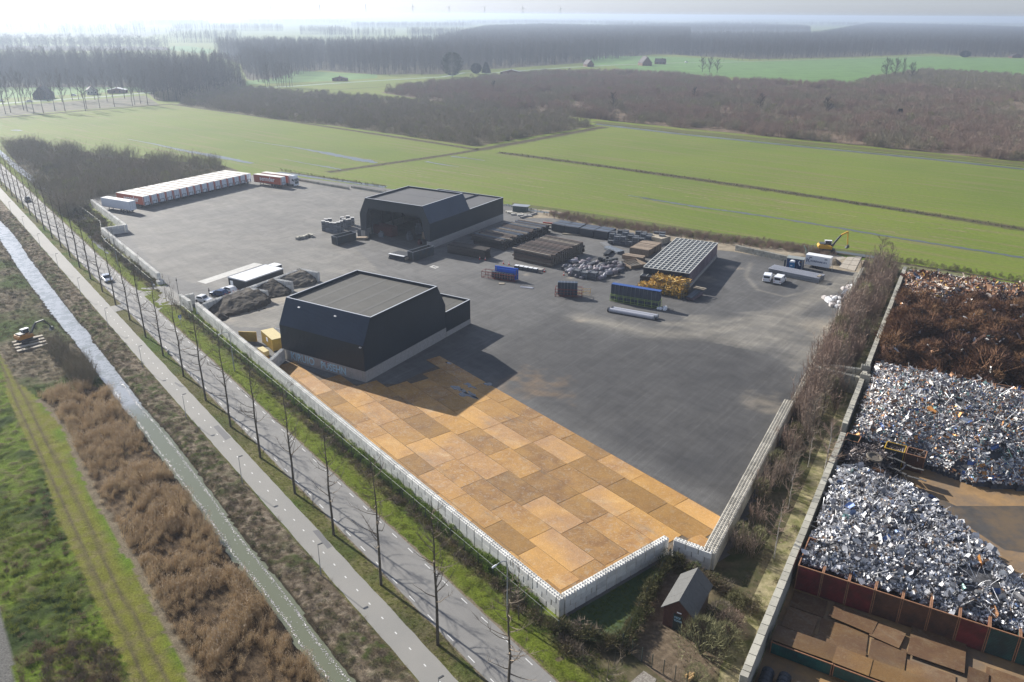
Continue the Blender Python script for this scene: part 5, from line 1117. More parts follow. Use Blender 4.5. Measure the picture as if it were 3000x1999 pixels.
ribbon('edge_ditch', ZS([(2390, 737), (2500, 748), (2600, 766), (2800, 797), (3100, 846)]), 1.6, .052, M_mud, sub=8, wob=.4); ribbon('edge_ditch', ZS([(2440, 737), (2520, 748), (2570, 756)]), 2.2, .060, M_shallow, sub=5, wob=.3)
# individual trees in the strip
BT = [tree_mesh('birch', 420+i, M_twig_r, bark=M_barkb, H=8.5, tr=.09, clear=.25, limbs=16, spread=.24, twigs=620, upr=1.0, tw=.03, tl=.9, lean=.03) for i in range(2)]
AT = [tree_mesh('alder', 430+i, M_twig, H=10, tr=.12, clear=.2, limbs=18, spread=.26, twigs=700, upr=1.2, tw=.04, tl=1.0, lean=.03) for i in range(2)]
for i, (nm, ms, t, n, s, lab) in enumerate((('birch_tree', BT[0], 13.3, 40.0, .95, 'white-stemmed bare birch nearest the brick hut, beside the studded wall'), ('birch_tree', BT[1], 7.3, 60.5, 1.1, 'tall leaning white birch in the shrub strip near the stepped cross walls'), ('birch_tree', BT[0], 8.3, 50.5, .75, 'slender pale birch halfway between the two larger birches'), ('birch_tree', BT[1], 4.0, 62.0, .7, 'thin pale birch close to the studded wall top'),
        ('alder_tree', AT[0], -37.5, 158, 1.0, 'tall bare alder rising at the far end of the shrub strip'), ('alder_tree', AT[1], -36, 161, .85, 'second bare alder at the far end, right of the tallest one'), ('alder_tree', AT[1], -10, 93, .7, 'bare alder in the middle of the shrub strip'), ('alder_tree', AT[0], -3.5, 78, .75, 'bare alder just above the stepped cross walls'), ('alder_tree', AT[1], .5, 68, .8, 'reddish bare alder overhanging the yard wall by the sandy patch'), ('alder_tree', AT[0], 5.5, 55, .62, 'low bare alder leaning over the studded wall'))):
    make_tree(nm, ms, T(t, n), i*1.3, s, lab)
GB = [(segs_mesh('stems', [[0, 0, 0, .5*math.cos(a), .5*math.sin(a), 1.8, .06, .02] for a in range(0, 6)], [], M_bark), bush_mesh(440+i, 1.9, 2.8, 1500, m_, .42, .028, 24)) for i, m_ in enumerate((M_twig_g, M_twig, M_twig_r))]
for i, (t, n, s, k, lab) in enumerate(((17.8, 20.6, 1.55, 0, 'large greenish bare bush right of the brick hut door'), (18.9, 22.8, 1.2, 0, 'greenish bush between the hut and the scrap yard wall'), (16.6, 25.2, 1.15, 1, 'bare brown bush behind the roof of the hut'), (17.7, 25.6, 1.0, 2, 'reddish bare bush at the far right of the hut garden'), (15.7, 29.0, .7, 0, 'yellow-green bush behind the hut near the block wall'), (19.9, 17.3, .75, 0, 'low cut bush by the bottom edge near the logs'), (15.8, 22.7, .5, 2, 'small reddish bush against the right wall of the hut'))):
    r = empty('garden_bush', T(t, n), i*1.1, 0, lab, 'bush', 'bushes round the brick hut'); r.scale = (s, s, s); link('stems', GB[k][0], r); link('twigs', GB[k][1], r)
# overgrown mesh fences around the hut garden
mesh_fence('garden_fence', 'ivy-grown mesh fence left of the brick hut', [T(5.9, 29.3), T(7.7, 24.8), T(9.5, 20.6), T(12.2, 14.8)], H=1.9, rail=False, step=2.4)
mesh_fence('garden_fence', 'mesh fence between the lawn in the wall shade and the verge', [T(6.6, 10.9), T(9.0, 12.6), T(12.2, 14.8)], H=1.8, rail=False, step=2.4)
mesh_fence('garden_fence', 'thin mesh fence with gate in front of the brick hut', [T(12.2, 14.8), T(15.8, 15.1), T(17.4, 15.6), T(19.6, 16.2)], H=1.8, rail=False, step=1.2)
hg = np.concatenate([np.linspace(0, 1, 110)[:, None]*(T(12.2, 14.8)-T(5.9, 29.3))+T(5.9, 29.3), np.linspace(0, 1, 60)[:, None]*(T(17.8, 30.5)-T(6.4, 29.8))+T(6.4, 29.8), np.linspace(0, 1, 70)[:, None]*(T(12.2, 14.6)-T(5.5, 10.5))+T(5.5, 10.5)]); hg = hg+rs.normal(size=hg.shape)*.28; hk = np.concatenate([rs.choice([0, 1, 3], 110), rs.choice([3, 2, 1], 60), rs.choice([0, 1, 2, 3], 70)])
scatter('hedge_growth', bramc, z3(hg, rs.uniform(.1, .9, len(hg))), rs.uniform(.8, 1.7, len(hg)), pick=hk)
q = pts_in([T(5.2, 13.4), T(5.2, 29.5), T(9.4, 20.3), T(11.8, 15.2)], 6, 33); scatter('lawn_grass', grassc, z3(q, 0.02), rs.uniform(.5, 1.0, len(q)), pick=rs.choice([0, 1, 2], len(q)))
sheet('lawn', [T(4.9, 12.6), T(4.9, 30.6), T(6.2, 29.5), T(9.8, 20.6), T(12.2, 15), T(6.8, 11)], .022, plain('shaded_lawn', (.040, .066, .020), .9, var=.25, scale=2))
sheet('cobbled_pad', [T(15.9, 12.1), T(15.7, 14.3), T(17.2, 14.5), T(18.2, 12.6)], .05, plain('old_cobbles', (.24, .22, .19), .9, var=.4, scale=9, c2=(.14, .12, .1)))
q = pts_in([T(9.5, 20), T(12.5, 15.5), T(19, 16), T(20, 24), T(12, 27.8), T(8, 27)], 3.0, 34, holes=[[T(12.3, 20.5), T(15.6, 21.6), T(13.5, 27.8), T(9.8, 26.8)]]); scatter('leaf_litter_tufts', bramc, z3(q, -.02), rs.uniform(.2, .45, len(q)), pick=3*np.ones(len(q), int), sz=.5)
M_log = plain('fresh_cut_log', (.42, .27, .12), .8, var=.2, scale=6)
for i, (t, n) in enumerate(((18.9, 17.3), (19.15, 17.55), (19.35, 17.2))): o = MB().tube((-.35, 0, .16), (.35, 0, .16), .16, n=9).build('log', M_log); o.location = (*T(t, n), .02); o.rotation_euler = (0, 0, .5+i*.1); tag(o, '%s sawn log with an orange cut end near the bottom of the hut garden' % ['left', 'middle', 'right'][i], 'log', 'sawn logs by the hut')
# brick hut
M_brick = NT('hut_brick'); v = M_brick.pos(); M_brick.color(M_brick.ramp(M_brick.noise(v, 3, 4), [(.3, (.085, .040, .030)), (.7, (.12, .058, .042))])); M_brick.set(.85); M_brick = M_brick.m
M_mort = plain('mortar', (.10, .075, .062), .9); M_tar = plain('felt_roof', (.105, .105, .10), .9, var=.12, scale=3)
hut = empty('brick_hut', T(12.45, 20.75), ANG_E-math.pi/2, 0, 'small red-brown brick hut with grey gabled roof and painted steel door', 'hut')
HW, HD, HH, HR = 3.2, 5.8, 2.55, 4.0           # x along -E2 (right), y along E1 (away)
b = MB(); b.prism([(0, 0), (HW, 0), (HW, HH), (HW/2, HR-.1), (0, HH)], 0, HD, 'y'); b.build('wall_core', M_mort, hut)
bmz = MB(); bmz.box((0, 0, 0), (.215, .03, .062)); BRM = bmz.mesh('brick', M_brick); jb = MB(); nb = 0
for row in range(int(HR/.075)):
    z = .04+row*.075; lo, hi = (0, HW) if z < HH-.03 else (HW/2*(z-HH)/(HR-.1-HH), HW-HW/2*(z-HH)/(HR-.1-HH)); x = lo-(.11 if row % 2 else 0)
    while x < hi-.05:
        a_, c_ = max(lo+.004, x), min(hi-.004, x+.215)
        if c_-a_ > .05 and not (1.12 < (a_+c_)/2 < 2.14 and z < 2.12): jb.bx(a_, c_, -.014, .004, z, z+.062)
        x += .228
    if z < HH-.03:
        y = -.0-(.11 if row % 2 else 0)
        while y < HD: jb.bx(-.014, .004, max(0.01, y), min(HD-.01, y+.215), z, z+.062) if min(HD-.01, y+.215)-max(.01, y) > .04 else None; y += .228
o = jb.build('brick', M_brick, hut); o['kind'] = 'stuff'
th = math.atan2(HR-HH, HW/2)
for sx in (0, 1):
    b = MB(); e = .28; zz = lambda x: HH+(HR-HH)*(x/(HW/2))+.05
    P = [(-e, zz(-e)), (HW/2, zz(HW/2)), (HW/2, zz(HW/2)+.09), (-e, zz(-e)+.09)]
    if sx: P = [(HW-x, z) for x, z in P]
    nS = 4
    for i in range(nS): MB().prism([(x, z+.006*(i % 2)) for x, z in P], -.25+i*(HD+.5)/nS+.006, -.25+(i+1)*(HD+.5)/nS-.006, 'y').build('roof_slab', M_tar, hut)
M_door = plain('green_black_door', (.022, .035, .036), .5); MB().bx(1.15, 2.10, -.05, -.015, .02, 2.1).build('door', M_door, hut); MB().bx(1.45, 1.95, -.03, -.016, 2.28, 2.42).build('name_plate', M_whites, hut)
text_mesh('graffiti', 'OECF', .34, M_graf, hut, (1.2, -.053, 1.55), (R(90), 0, 0), .003, .85, .012); text_mesh('graffiti', 'TOWN', .34, M_graf, hut, (1.2, -.053, 1.15), (R(90), 0, 0), .003, .8, .012)
# ================================================================== SCRAP YARD ON THE RIGHT
So = T(17.9, 37.0); UX = -E2
def SY(u, v): return So+u*UX+v*E1
ANG_U = math.atan2(UX[1], UX[0])
def rnd_mat(name, cols, rough=.45, metal=.3, wear=.3):
    n = NT(name); oi = n.new('ShaderNodeObjectInfo'); x = n.new('ShaderNodeValToRGB'); x.color_ramp.interpolation = 'CONSTANT'; e = x.color_ramp.elements
    while len(e) < len(cols): e.new(.5)
    tot = sum(c[0] for c in cols); acc = 0
    for i, (w, c) in enumerate(cols): e[i].position = acc/tot; e[i].color = (*c, 1); acc += w
    n.l.new(oi.outputs['Random'], x.inputs[0]); f = n.noise(n.pos(), 3, 4, .7); c = n.mix(n.math('MULTIPLY', n.ramp(f, [(.5, 0.), (.65, 1.)]), wear), x.outputs[0], (.10, .055, .03)); n.color(c); n.set(rough, metal, .5); return n.m
M_alu = rnd_mat('bright_scrap_metal', [(5, (.60, .61, .64)), (4, (.38, .39, .42)), (2, (.14, .14, .15)), (4, (.80, .79, .77)), (1, (.28, .20, .14)), (.4, (.10, .16, .30)), (2, (.05, .05, .06))], .42, .2, .25)
M_mixs = rnd_mat('mixed_scrap_metal', [(4, (.50, .50, .50)), (4, (.22, .22, .23)), (3, (.08, .08, .10)), (3, (.72, .71, .68)), (2, (.30, .15, .07)), (1, (.05, .10, .26)), (1, (.45, .20, .05)), (1, (.10, .20, .20))], .42, .35, .35)
M_ruscrap = rnd_mat('rusty_scrap_metal', [(5, (.22, .10, .05)), (4, (.32, .17, .09)), (3, (.10, .05, .03)), (3, (.48, .42, .36)), (1, (.65, .63, .58)), (1, (.45, .28, .05)), (1, (.08, .12, .20))], .7, .1, .3)
M_wire = rnd_mat('rusty_wire_bales', [(5, (.165, .080, .036)), (4, (.095, .045, .022)), (3, (.23, .125, .055)), (2, (.07, .03, .02))], .85, 0, .2)
M_dks = rnd_mat('dark_twisted_scrap', [(5, (.06, .05, .05)), (3, (.14, .11, .10)), (2, (.26, .22, .20)), (1, (.4, .38, .38))], .6, .2, .4)
def shard(seed, k=3, elong=1.0):
    rs = np.random.RandomState(seed); V = []; F = []
    w = rs.uniform(.25, .5)/elong; p = np.array([0., 0, 0]); a = 0.
    for i in range(k+1):
        V += [(p[0], -w*rs.uniform(.6, 1.1), p[2]), (p[0], w*rs.uniform(.6, 1.1), p[2]+rs.normal()*.04)]; a += rs.normal()*.55; st = rs.uniform(.25, .45)*elong; p = p+np.array([math.cos(a)*st, 0, math.sin(a)*st])
        if i: F.append((2*i-2, 2*i-1, 2*i+1, 2*i))
    V = np.array(V); V[:, 0] -= V[:, 0].mean(); return V, np.array(F)
def shards(name, mat, n=5, elong=1.0): return protos(name, [fast_mesh('scrap_piece', *shard(500+i+int(elong*10), 3, elong), 4, mat) for i in range(n)])
sc_alu, sc_mix, sc_rus, sc_dk = shards('shard_a', M_alu), shards('shard_b', M_mixs, 5, 1.5), shards('shard_c', M_ruscrap, 5, 1.6), shards('shard_d', M_dks, 5, 2.2)
sc_bale = protos('bale', [bush_mesh(520+i, .8, 1.0, 260, M_wire, .55, .05, 10) for i in range(4)])
def slope_euler(Hf, q, rs, jit):
    e = .6; gx = (Hf(q[:, 0]+e, q[:, 1])-Hf(q[:, 0]-e, q[:, 1]))/(2*e); gy = (Hf(q[:, 0], q[:, 1]+e)-Hf(q[:, 0], q[:, 1]-e))/(2*e); gx, gy = np.clip(gx, -1.2, 1.2), np.clip(gy, -1.2, 1.2)
    n = np.stack([-gx, -gy, np.ones(len(q))], 1)+rs.normal(size=(len(q), 3))*jit; n[:, 2] = np.abs(n[:, 2])+.05; n /= np.linalg.norm(n, axis=1, keepdims=True)
    a = rs.uniform(0, 6.28, len(q)); h = np.stack([np.cos(a), np.sin(a), np.zeros(len(q))], 1); x = h-n*(h*n).sum(1, keepdims=True); x /= np.linalg.norm(x, axis=1, keepdims=True)+1e-9; y = np.cross(n, x)
    return np.stack([np.arctan2(y[:, 2], n[:, 2]), -np.arcsin(np.clip(x[:, 2], -1, 1)), np.arctan2(x[:, 1], x[:, 0])], 1)
def heap(name, label, poly, openl, hmax, slope, mat, coll, dens, smin, smax, ret=2.6, step=.55, seed=0, lump=.5, rot_tilt=.38, cat='scrap heap'):
    P = [T(*p) for p in poly]; OL = [T(*p) for p in openl]; RL = P+[P[0]]; A = np.array(P); lo, hi = A.min(0)-1, A.max(0)+1
    def Hf(x, y):
        do = seg_dist(x, y, OL); dr = seg_dist(x, y, RL); h = np.minimum(np.minimum(slope*do, ret+.55*dr), hmax); h = h*(1-.25*np.clip((h/hmax-.6)/.4, 0, 1))
        return np.where(in_poly(x, y, P), h+(fbm(x+seed*5, y, 3.2, 3)-.5)*lump*np.clip(do, 0, 2), -.2)
    xs = np.arange(lo[0], hi[0], step); ys = np.arange(lo[1], hi[1], step); X, Y = np.meshgrid(xs, ys, indexing='ij'); Z = Hf(X, Y)-.12
    idx = np.arange(X.size).reshape(X.shape); Fc = np.stack([idx[:-1, :-1], idx[1:, :-1], idx[1:, 1:], idx[:-1, 1:]], -1); keep = (np.maximum.reduce([Z[:-1, :-1], Z[1:, :-1], Z[1:, 1:], Z[:-1, 1:]]) > -.25); Fc = Fc[keep]
    me = fast_mesh(name, np.stack([X, Y, Z], -1).reshape(-1, 3), Fc, 4, mat)
    o = link(name, me); tag(o, label, cat)
    if coll:
        q = pts_in(P, dens*1.35, seed+50, clump=.45, cs=2.4); z = Hf(q[:, 0], q[:, 1]); rs = np.random.RandomState(seed); s_ = scatter('scrap_pieces', coll, z3(q, z+rs.uniform(-.05, .12, len(q))), (smin+(smax-smin)*rs.rand(len(q))**1.7)*np.where(rs.rand(len(q)) < .03, 2.2, 1), euler=slope_euler(Hf, q, rs, rot_tilt)); s_.parent = o; KMAP.setdefault(o.name, []).append(s_)
    return o, Hf
M_core = plain('heap_core', (.05, .05, .055), .8, var=.5, scale=2); M_corer = plain('rusty_heap_core', (.07, .032, .018), .9, var=.5, scale=1.5)
GR_ = [T(27, 14), T(24.0, 20.3), T(4.6, 70.6), T(-31.5, 161), T(30, 186), T(95, 120), T(60, 10)]
M_rustg = plain('rust_stained_ground', (.27, .165, .07), .8, var=.25, scale=.35, c2=(.16, .115, .075)); sheet('scrap_yard_ground', GR_, .026, M_rustg)
sheet('scrap_yard_ground_shade', [T(12, 69), T(22, 69), T(29, 78), T(27, 95), T(45, 95), T(38, 70), T(30, 64)], .034, plain('shade_toned_ground', (.06, .055, .05), .6, var=.3, scale=.5, c2=(.12, .085, .05)))  # grey shading on the ground between the heaps, painted as a darker sheet
_, HfA = heap('scrap_heap', 'bright heap of white and silver sheet metal scrap nearest the red containers', [(17.7, 38.3), (8.9, 61.5), (12.5, 65.5), (20, 66), (27.5, 62), (34, 58), (42, 51), (44, 49), (41.8, 47.6)], [(6, 63.0), (12.5, 66), (20, 66.5), (28, 62.5), (34.5, 58.3), (43, 50.3), (48, 44)], 6.6, .85, M_core, sc_alu, 85, .20, .52, ret=2.9, seed=1)
_, HfB = heap('scrap_heap', 'large blue-grey heap of mixed metal scrap in the middle bay', [(4.6, 72.4), (-5.4, 97.6), (17.5, 107.5), (24, 104), (29, 92), (28, 82), (21, 75.8), (15, 75.5)], [(17.5, 108), (25.5, 105), (30, 92), (29, 81), (21.5, 75), (14.8, 74.6), (13.0, 72)], 8.0, .88, M_core, sc_mix, 55, .22, .56, ret=2.4, seed=2)
heap('scrap_heap', 'dark tangle of twisted scrap and pipes beside the round tyre-like disc', [(9.2, 61.8), (5.3, 69.8), (9.0, 72.4), (13.0, 71.0), (14.8, 67.6), (12.8, 65.7)], [(8.0, 63), (13, 65.8), (15.2, 67.5), (13.4, 71)], 3.0, .8, M_core, sc_dk, 45, .3, .6, ret=2.0, seed=3)
_, HfC = heap('scrap_heap', 'wide rust-brown heap of bundled wire and swarf', [(-7.0, 101.5), (-19.3, 134), (-11, 139), (-8, 149), (0, 152), (12, 152), (24, 140), (26, 116), (16, 110.5)], [(-30, 90), (-8.5, 100.2), (16.5, 109.6), (60, 125)], 5.2, .34, M_corer, sc_bale, 1.1, .7, 1.7, ret=3.0, seed=4, lump=4.0)
heap('scrap_heap', 'far heap of mixed brown, white and yellow metal pieces along the top wall', [(-19.8, 134.8), (-30.8, 160.2), (-10, 168.5), (22, 181), (30, 160), (12, 153), (0, 153), (-8, 150), (-12, 140)], [(-19, 133), (-11.5, 138.5), (-7.5, 148.5), (0, 151.5), (12, 151.5), (34, 160)], 4.6, .5, M_corer, sc_rus, 15, .5, 1.1, ret=2.4, seed=5, lump=1.5)
heap('scrap_heap', 'pale heap of long bent white profiles at the right picture edge', [(13, 122), (10, 134), (14, 150), (34, 158), (38, 130), (25, 118)], [(12, 121), (25, 117), (39, 130)], 4.6, .5, M_core, sc_alu, 14, .5, 1.1, ret=2.4, seed=6, lump=1.5)
q = pts_in([T(-7.0, 101.5), T(-19.3, 134), T(-8, 149), T(12, 152), T(26, 116), T(16, 110.5)], .8, 71); z = HfC(q[:, 0], q[:, 1]); rs = np.random.RandomState(72); scatter('loose_scrap', sc_mix, z3(q, z+.5), rs.uniform(.4, 1.0, len(q)), tilt=.7)
# walls of the yard
block_wall('scrap_yard_wall', 'weathered grey block wall between the hut strip and the near scrap heaps', T(24.4, 18.9), T(4.7, 70.2), courses=4, outer=1, mat=M_block2, studs=False)
block_wall('scrap_yard_wall', 'long weathered block wall left of the rust-brown and far scrap heaps', T(3.3, 73.0), T(-31.6, 161.2), courses=4, outer=1, mat=M_block2, studs=False)
block_wall('scrap_yard_wall', 'block wall closing the top edge of the scrap yard next to the meadow', T(-31.3, 161.6), T(22, 182), courses=3, outer=1, mat=M_block2)
ZQ = lambda pts, z=0: ZM(2250, 1000, 2.56, pts, z)
block_wall('stepped_wall', 'upper stepped cross wall of blocks between the shrub strip and the scrap yard', ZQ([(772, 178)], 4.0)[0], ZQ([(455, 165)], 2.4)[0]*.0+ZQ([(460, 170)], 3.2)[0], courses=5, outer=1, mat=M_block2, steps=[20, 20, 14.0, 6.5, 1.6])
block_wall('stepped_wall', 'lower stepped cross wall of blocks just below the upper one', ZQ([(768, 262)], 4.0)[0], ZQ([(345, 190)], 3.2)[0], courses=5, outer=-1, mat=M_block2, steps=[30, 30, 22, 13.0, 1.7])
# open containers
def container(name, w, l, h, mat, ribs='h', rim=None):
    r = empty(name, (0, 0), 0, .03); rim = rim or mat
    b = MB(); t = .06
    b.bx(0, w, 0, t, 0.12, h); b.bx(0, w, l-t, l, .12, h); b.bx(0, t, t, l-t, .12, h); b.bx(w-t, w, t, l-t, .12, h); b.bx(t, w-t, t, l-t, .12, .2); b.build('body', mat, r)
    b = MB()
    if ribs == 'h':
        k = int(h/.2)
        for i in range(k): z = .2+i*(h-.3)/k; b.bx(.06, w-.06, -.035, 0, z, z+.09)
    else:
        k = int(w/.28)
        for i in range(k): x = .1+i*(w-.2)/k; b.bx(x, x+.12, -.035, 0, .2, h-.12)
    k = int(l/.5)
    for i in range(k):
        y = .15+i*(l-.2)/k; b.bx(-.04, 0, y, y+.12, .2, h-.1); b.bx(w, w+.04, y, y+.12, .2, h-.1)
    b.build('ribs', mat, r)
    b = MB(); e = .07
    b.bx(-e, w+e, -e, .05, h+.001, h+.1); b.bx(-e, w+e, l-.05, l+e, h+.001, h+.1); b.bx(-e, .05, .051, l-.051, h+.001, h+.1); b.bx(w-.05, w+e, .051, l-.051, h+.001, h+.1)
    for x in (0, w): b.bx(x-.05, x+.05, -.06, -.036, .1, h)
    b.build('rim', rim, r); return r
def cmat(n_, c, c2): return plain(n_, c, .55, var=.25, scale=1.2, c2=c2)
CM = {'dark red': cmat('dark_red_container', (.155, .026, .024), (.085, .025, .02)), 'brown': cmat('rust_brown_container', (.115, .055, .032), (.06, .035, .025)), 'green': cmat('dark_green_container', (.030, .075, .062), (.03, .045, .04)), 'teal': cmat('teal_container', (.018, .095, .082), (.02, .05, .045)), 'grey': cmat('grey_container', (.14, .15, .16), (.10, .07, .05)), 'yellow': cmat('yellow_container', (.50, .32, .03), (.35, .22, .06)), 'charcoal': cmat('charcoal_container', (.035, .045, .055), (.05, .045, .04))}
M_rustrim = plain('rusty_rim', (.26, .13, .07), .8, var=.3, scale=4)
cols = ['dark red', 'dark red', 'dark red', 'brown', 'brown', 'brown', 'dark red', 'green', 'green', 'green']
cord = ['first', 'second', 'third', 'fourth', 'fifth', 'sixth', 'seventh', 'eighth', 'ninth', 'tenth']
pr_ = {}
for i, c in enumerate(cols):
    p = SY(.15+i*2.72, 0); lab = '%s open scrap container, %s from the wall in the row below the bright heap' % (c, cord[i])
    if c not in pr_: o = container('scrap_container', 2.55, 6.0, 3.3, CM[c], 'h', M_rustrim); pr_[c] = o; place(o, p, ANG_U)
    else: o = dup(pr_[c], p, ANG_U)
    tag(o, lab, 'container', 'containers holding back the scrap heaps')
pm = {}
for i, (c, lab) in enumerate((('brown', 'brown container full of white scrap at the wall end of the middle row'), ('brown', 'second container of the middle row, filled with white profiles'), ('grey', 'third grey container of the middle row'), ('grey', 'fourth grey container of the middle row'), ('grey', 'fifth grey container of the middle row'), ('grey', 'sixth grey container of the middle row, with pale rim'), ('grey', 'seventh grey container of the middle row'), ('grey', 'eighth container of the middle row, almost buried'), ('brown', 'ninth container with rusty rim at the right end of the middle row'))):
    a0, a1 = T(-5.9, 98.3), T(16.6, 107.8); dd = (a1-a0)/9; p = a0+dd*i; ang = math.atan2(dd[1], dd[0])
    if c not in pm: o = container('scrap_container', 2.45, 2.1, 2.6, CM[c], 'h', M_rustrim); pm[c] = o; place(o, p, ang)
    else: o = dup(pm[c], p, ang)
    tag(o, lab, 'container', 'containers in the middle row')
    b = MB(); 
q = pts_in([T(-5.9, 98.6), T(-6.4, 100.2), T(4, 104.5), T(4.5, 102.6)], 9, 80); rs = np.random.RandomState(80); scatter('white_offcuts', sc_alu, z3(q, rs.uniform(2.2, 2.7, len(q))), rs.uniform(.5, 1.0, len(q)), tilt=.8)
for c, a, w, lab in (('green', (5.1, 69.2), 1.9, 'dark green open bin by the wall beside the dark scrap tangle'), ('yellow', (10.1, 71.5), 2.6, 'yellow-rimmed open bin of scrap between two heaps'), ('brown', (12.8, 72.4), 2.5, 'rust-brown open bin right of the yellow-rimmed one')):
    o = container('scrap_bin', w, 2.2, 2.6, CM['charcoal'] if c == 'yellow' else CM[c], 'v', CM['yellow'] if c == 'yellow' else M_rustrim); place(o, T(*a), ANG_U-.05); tag(o, lab, 'bin', 'open bins between the scrap heaps')
q = np.concatenate([pts_in([T(a, b_), T(a+2.2, b_+.8), T(a+1.5, b_+2.8), T(a-.6, b_+2)], 12, 81) for a, b_ in ((10.2, 71.6), (12.9, 72.5))]); scatter('bin_scrap', sc_dk, z3(q, 2.3), rs.uniform(.3, .6, len(q)), tilt=.8)
M_belt = plain('grey_rubber_belt', (.085, .082, .078), .8, var=.25, scale=2)
for i, (t, n, l, z) in enumerate(((13.9, 70.2, 4.9, 2.3), (15.0, 68.6, 5.2, 1.7), (16.2, 67.0, 4.6, .9))):
    b = MB()
    for k in range(6): x = -l/2+l*k/6; b.box((x+l/12, 0, .12*math.sin(k*1.3+i)), (l/6, 1.5-.12*(k % 2), .07), ry=.1*math.sin(k+i))
    o = b.build('rubber_belt', M_belt); o.location = (*T(t, n), z); o.rotation_euler = (R(-22), R(6), ANG_U-.12); tag(o, ['upper grey rubber belt slab leaning below the yellow-rimmed bin', 'middle wavy grey rubber belt slab', 'lowest dark belt slab sliding onto the ground'][i], 'rubber belt')
b = MB(); b.lathe((0, 0, 0), [(1.05, -.15), (1.15, 0), (1.05, .16), (.8, .12), (.75, -.05)], 20); o = b.build('round_frame', plain('old_tyre', (.13, .11, .085), .85, var=.3, scale=3)); o.location = (*T(10.8, 67.2), 3.0); o.rotation_euler = (.15, .1, 0); tag(o, 'big round tyre-like ring lying on the dark scrap tangle', 'tyre')
# rusty plates bay, teal container, dark rolls
M_plate2 = rust_mat('brown_plate', (.15, .088, .042), (.11, .058, .03), (.19, .14, .085), .3, .5)
pk_ = [(.3, -3.3, 3.6, 2.9, .02), (.2, -7.0, 3.2, 3.4, -.03), (4.3, -3.0, 4.6, 2.6, -.12), (3.9, -6.6, 4.8, 3.2, .05), (3.6, -9.2, 5.2, 2.7, .02), (8.6, -3.8, 3.0, 2.8, -.15), (9.0, -7.4, 3.4, 3.4, .02), (8.9, -10.6, 3.8, 3.0, .0), (12.4, -4.6, 5.2, 4.6, .0), (12.6, -8.4, 4.4, 3.2, .03), (12.4, -12.0, 5.0, 3.2, .02), (17.8, -7.2, 1.8, 4.0, -.04), (19.4, -8.3, 4.8, 6.2, -.02), (17.6, -12.2, 6.2, 3.6, .0), (.3, -10.6, 3.2, 3.0, -.02), (24.5, -9, 4, 6, .02), (6.2, -11.8, 3, 2.2, .02)]
for i, (u, v, w, l, a) in enumerate(pk_):
    b = MB(); b.bx(0, w, 0, l, 0, .05); o = b.build('scrap_plate', M_plate2); z = .10+.11*(i % 3); o.location = (*SY(u, v), z); o.rotation_euler = (R(random.uniform(-1.2, 1.2)), R(random.uniform(-1.2, 1.2)), ANG_U+a)
    tag(o, 'rust-brown plate between red and teal containers, %s from the left, %s row' % (ordw(1+sorted([p_[0] for p_ in pk_]).index(u)), 'upper' if v > -5 else 'middle' if v > -8.7 else 'lower'), 'steel plate', 'rusty plates in the lower scrap bay')
for i in range(3): 
    o = container('low_container', 5.9, 2.3, 1.5, CM['teal'], 'v', M_rustrim) if i == 0 else dup(tc, (0, 0)); tc = o if i == 0 else tc
    place(o, SY(.15+6.1*i, -11.5-.05*i), ANG_U); tag(o, 'low teal container below the rusty plates, %s' % ['beside the wall', 'second from the wall', 'third from the wall at the bottom edge'][i], 'container', 'teal containers at the bottom')
for u, w, a in ((.1, 3.3, 0), (3.2, 3.0, .03), (6.0, 3.4, -.02), (9.2, 3.1, .02), (12.1, 3.6, 0), (15.4, 3.4, -.03)):
    o = MB().bx(0, w, 0, 2.5, 0, .05).build('scrap_plate', M_plate2); o.location = (*SY(u, -11.4), 1.68+random.uniform(0, .06)); o.rotation_euler = (0, 0, ANG_U+a); tag(o, '%s brown plate from the wall lying on top of the low teal containers' % ordw(1+int(u/3)), 'steel plate', 'plates on the teal containers')
M_roll = plain('black_rubber_rolls', (.030, .034, .040), .6, var=.3, scale=2)
rb = MB()
prf = []; nn_ = 5
for k in range(nn_): prf += [(.55, k*.62), (.62, k*.62+.06), (.62, k*.62+.52), (.55, k*.62+.58)]
rb.lathe((0, 0, 0), prf, 14); rm = rb.mesh('tyre_roll', M_roll, smooth=False)
for i, (u, v) in enumerate(((0.7, -14.6), (2.3, -14.4), (3.9, -15.0), (5.6, -15.2), (1.5, -18), (3.1, -18.4))):
    o = link('tyre_roll', rm); o.location = (*SY(u, v), .62); o.rotation_euler = (R(90), 0, ANG_U-math.pi/2+math.pi/2+random.uniform(-.15, .15)); tag(o, 'row of black tyres lying as a roll at the bottom edge, %s from the wall' % cord[i], 'tyres', 'tyre rolls below the teal containers')

# long offcuts, pipes and a few whole sheets lying on the two bright heaps
def on_heap(Hf_, poly, dens, seed, coll, a, c, name, lift=.15):
    q = pts_in([T(*p) for p in poly], dens, seed); z = Hf_(q[:, 0], q[:, 1]); rs = np.random.RandomState(seed); s_ = scatter(name, coll, z3(q, z+lift), rs.uniform(a, c, len(q)), tilt=.55)
sc_long = protos('long_piece', [fast_mesh('scrap_piece', *shard(700+i, 4, 3.4), 4, M_alu) for i in range(3)]+[segs_mesh('pipe', [[-1.4, 0, 0, 1.4, 0, .15, .05, .05]], [], M_alu)]); sc_sheet = protos('sheet_piece', [fast_mesh('scrap_piece', *shard(710+i, 2, .8), 4, M_mixs) for i in range(3)])
on_heap(HfA, [(17.7, 38.3), (8.9, 61.5), (12.5, 65.5), (20, 66), (27.5, 62), (34, 58), (42, 51), (41.8, 47.6)], 1.6, 90, sc_long, .18, .42, 'long_scrap'); on_heap(HfB, [(4.6, 72.4), (-5.4, 97.6), (17.5, 107.5), (28, 95), (28, 82), (15, 75.5)], 1.4, 91, sc_long, .2, .5, 'long_scrap')
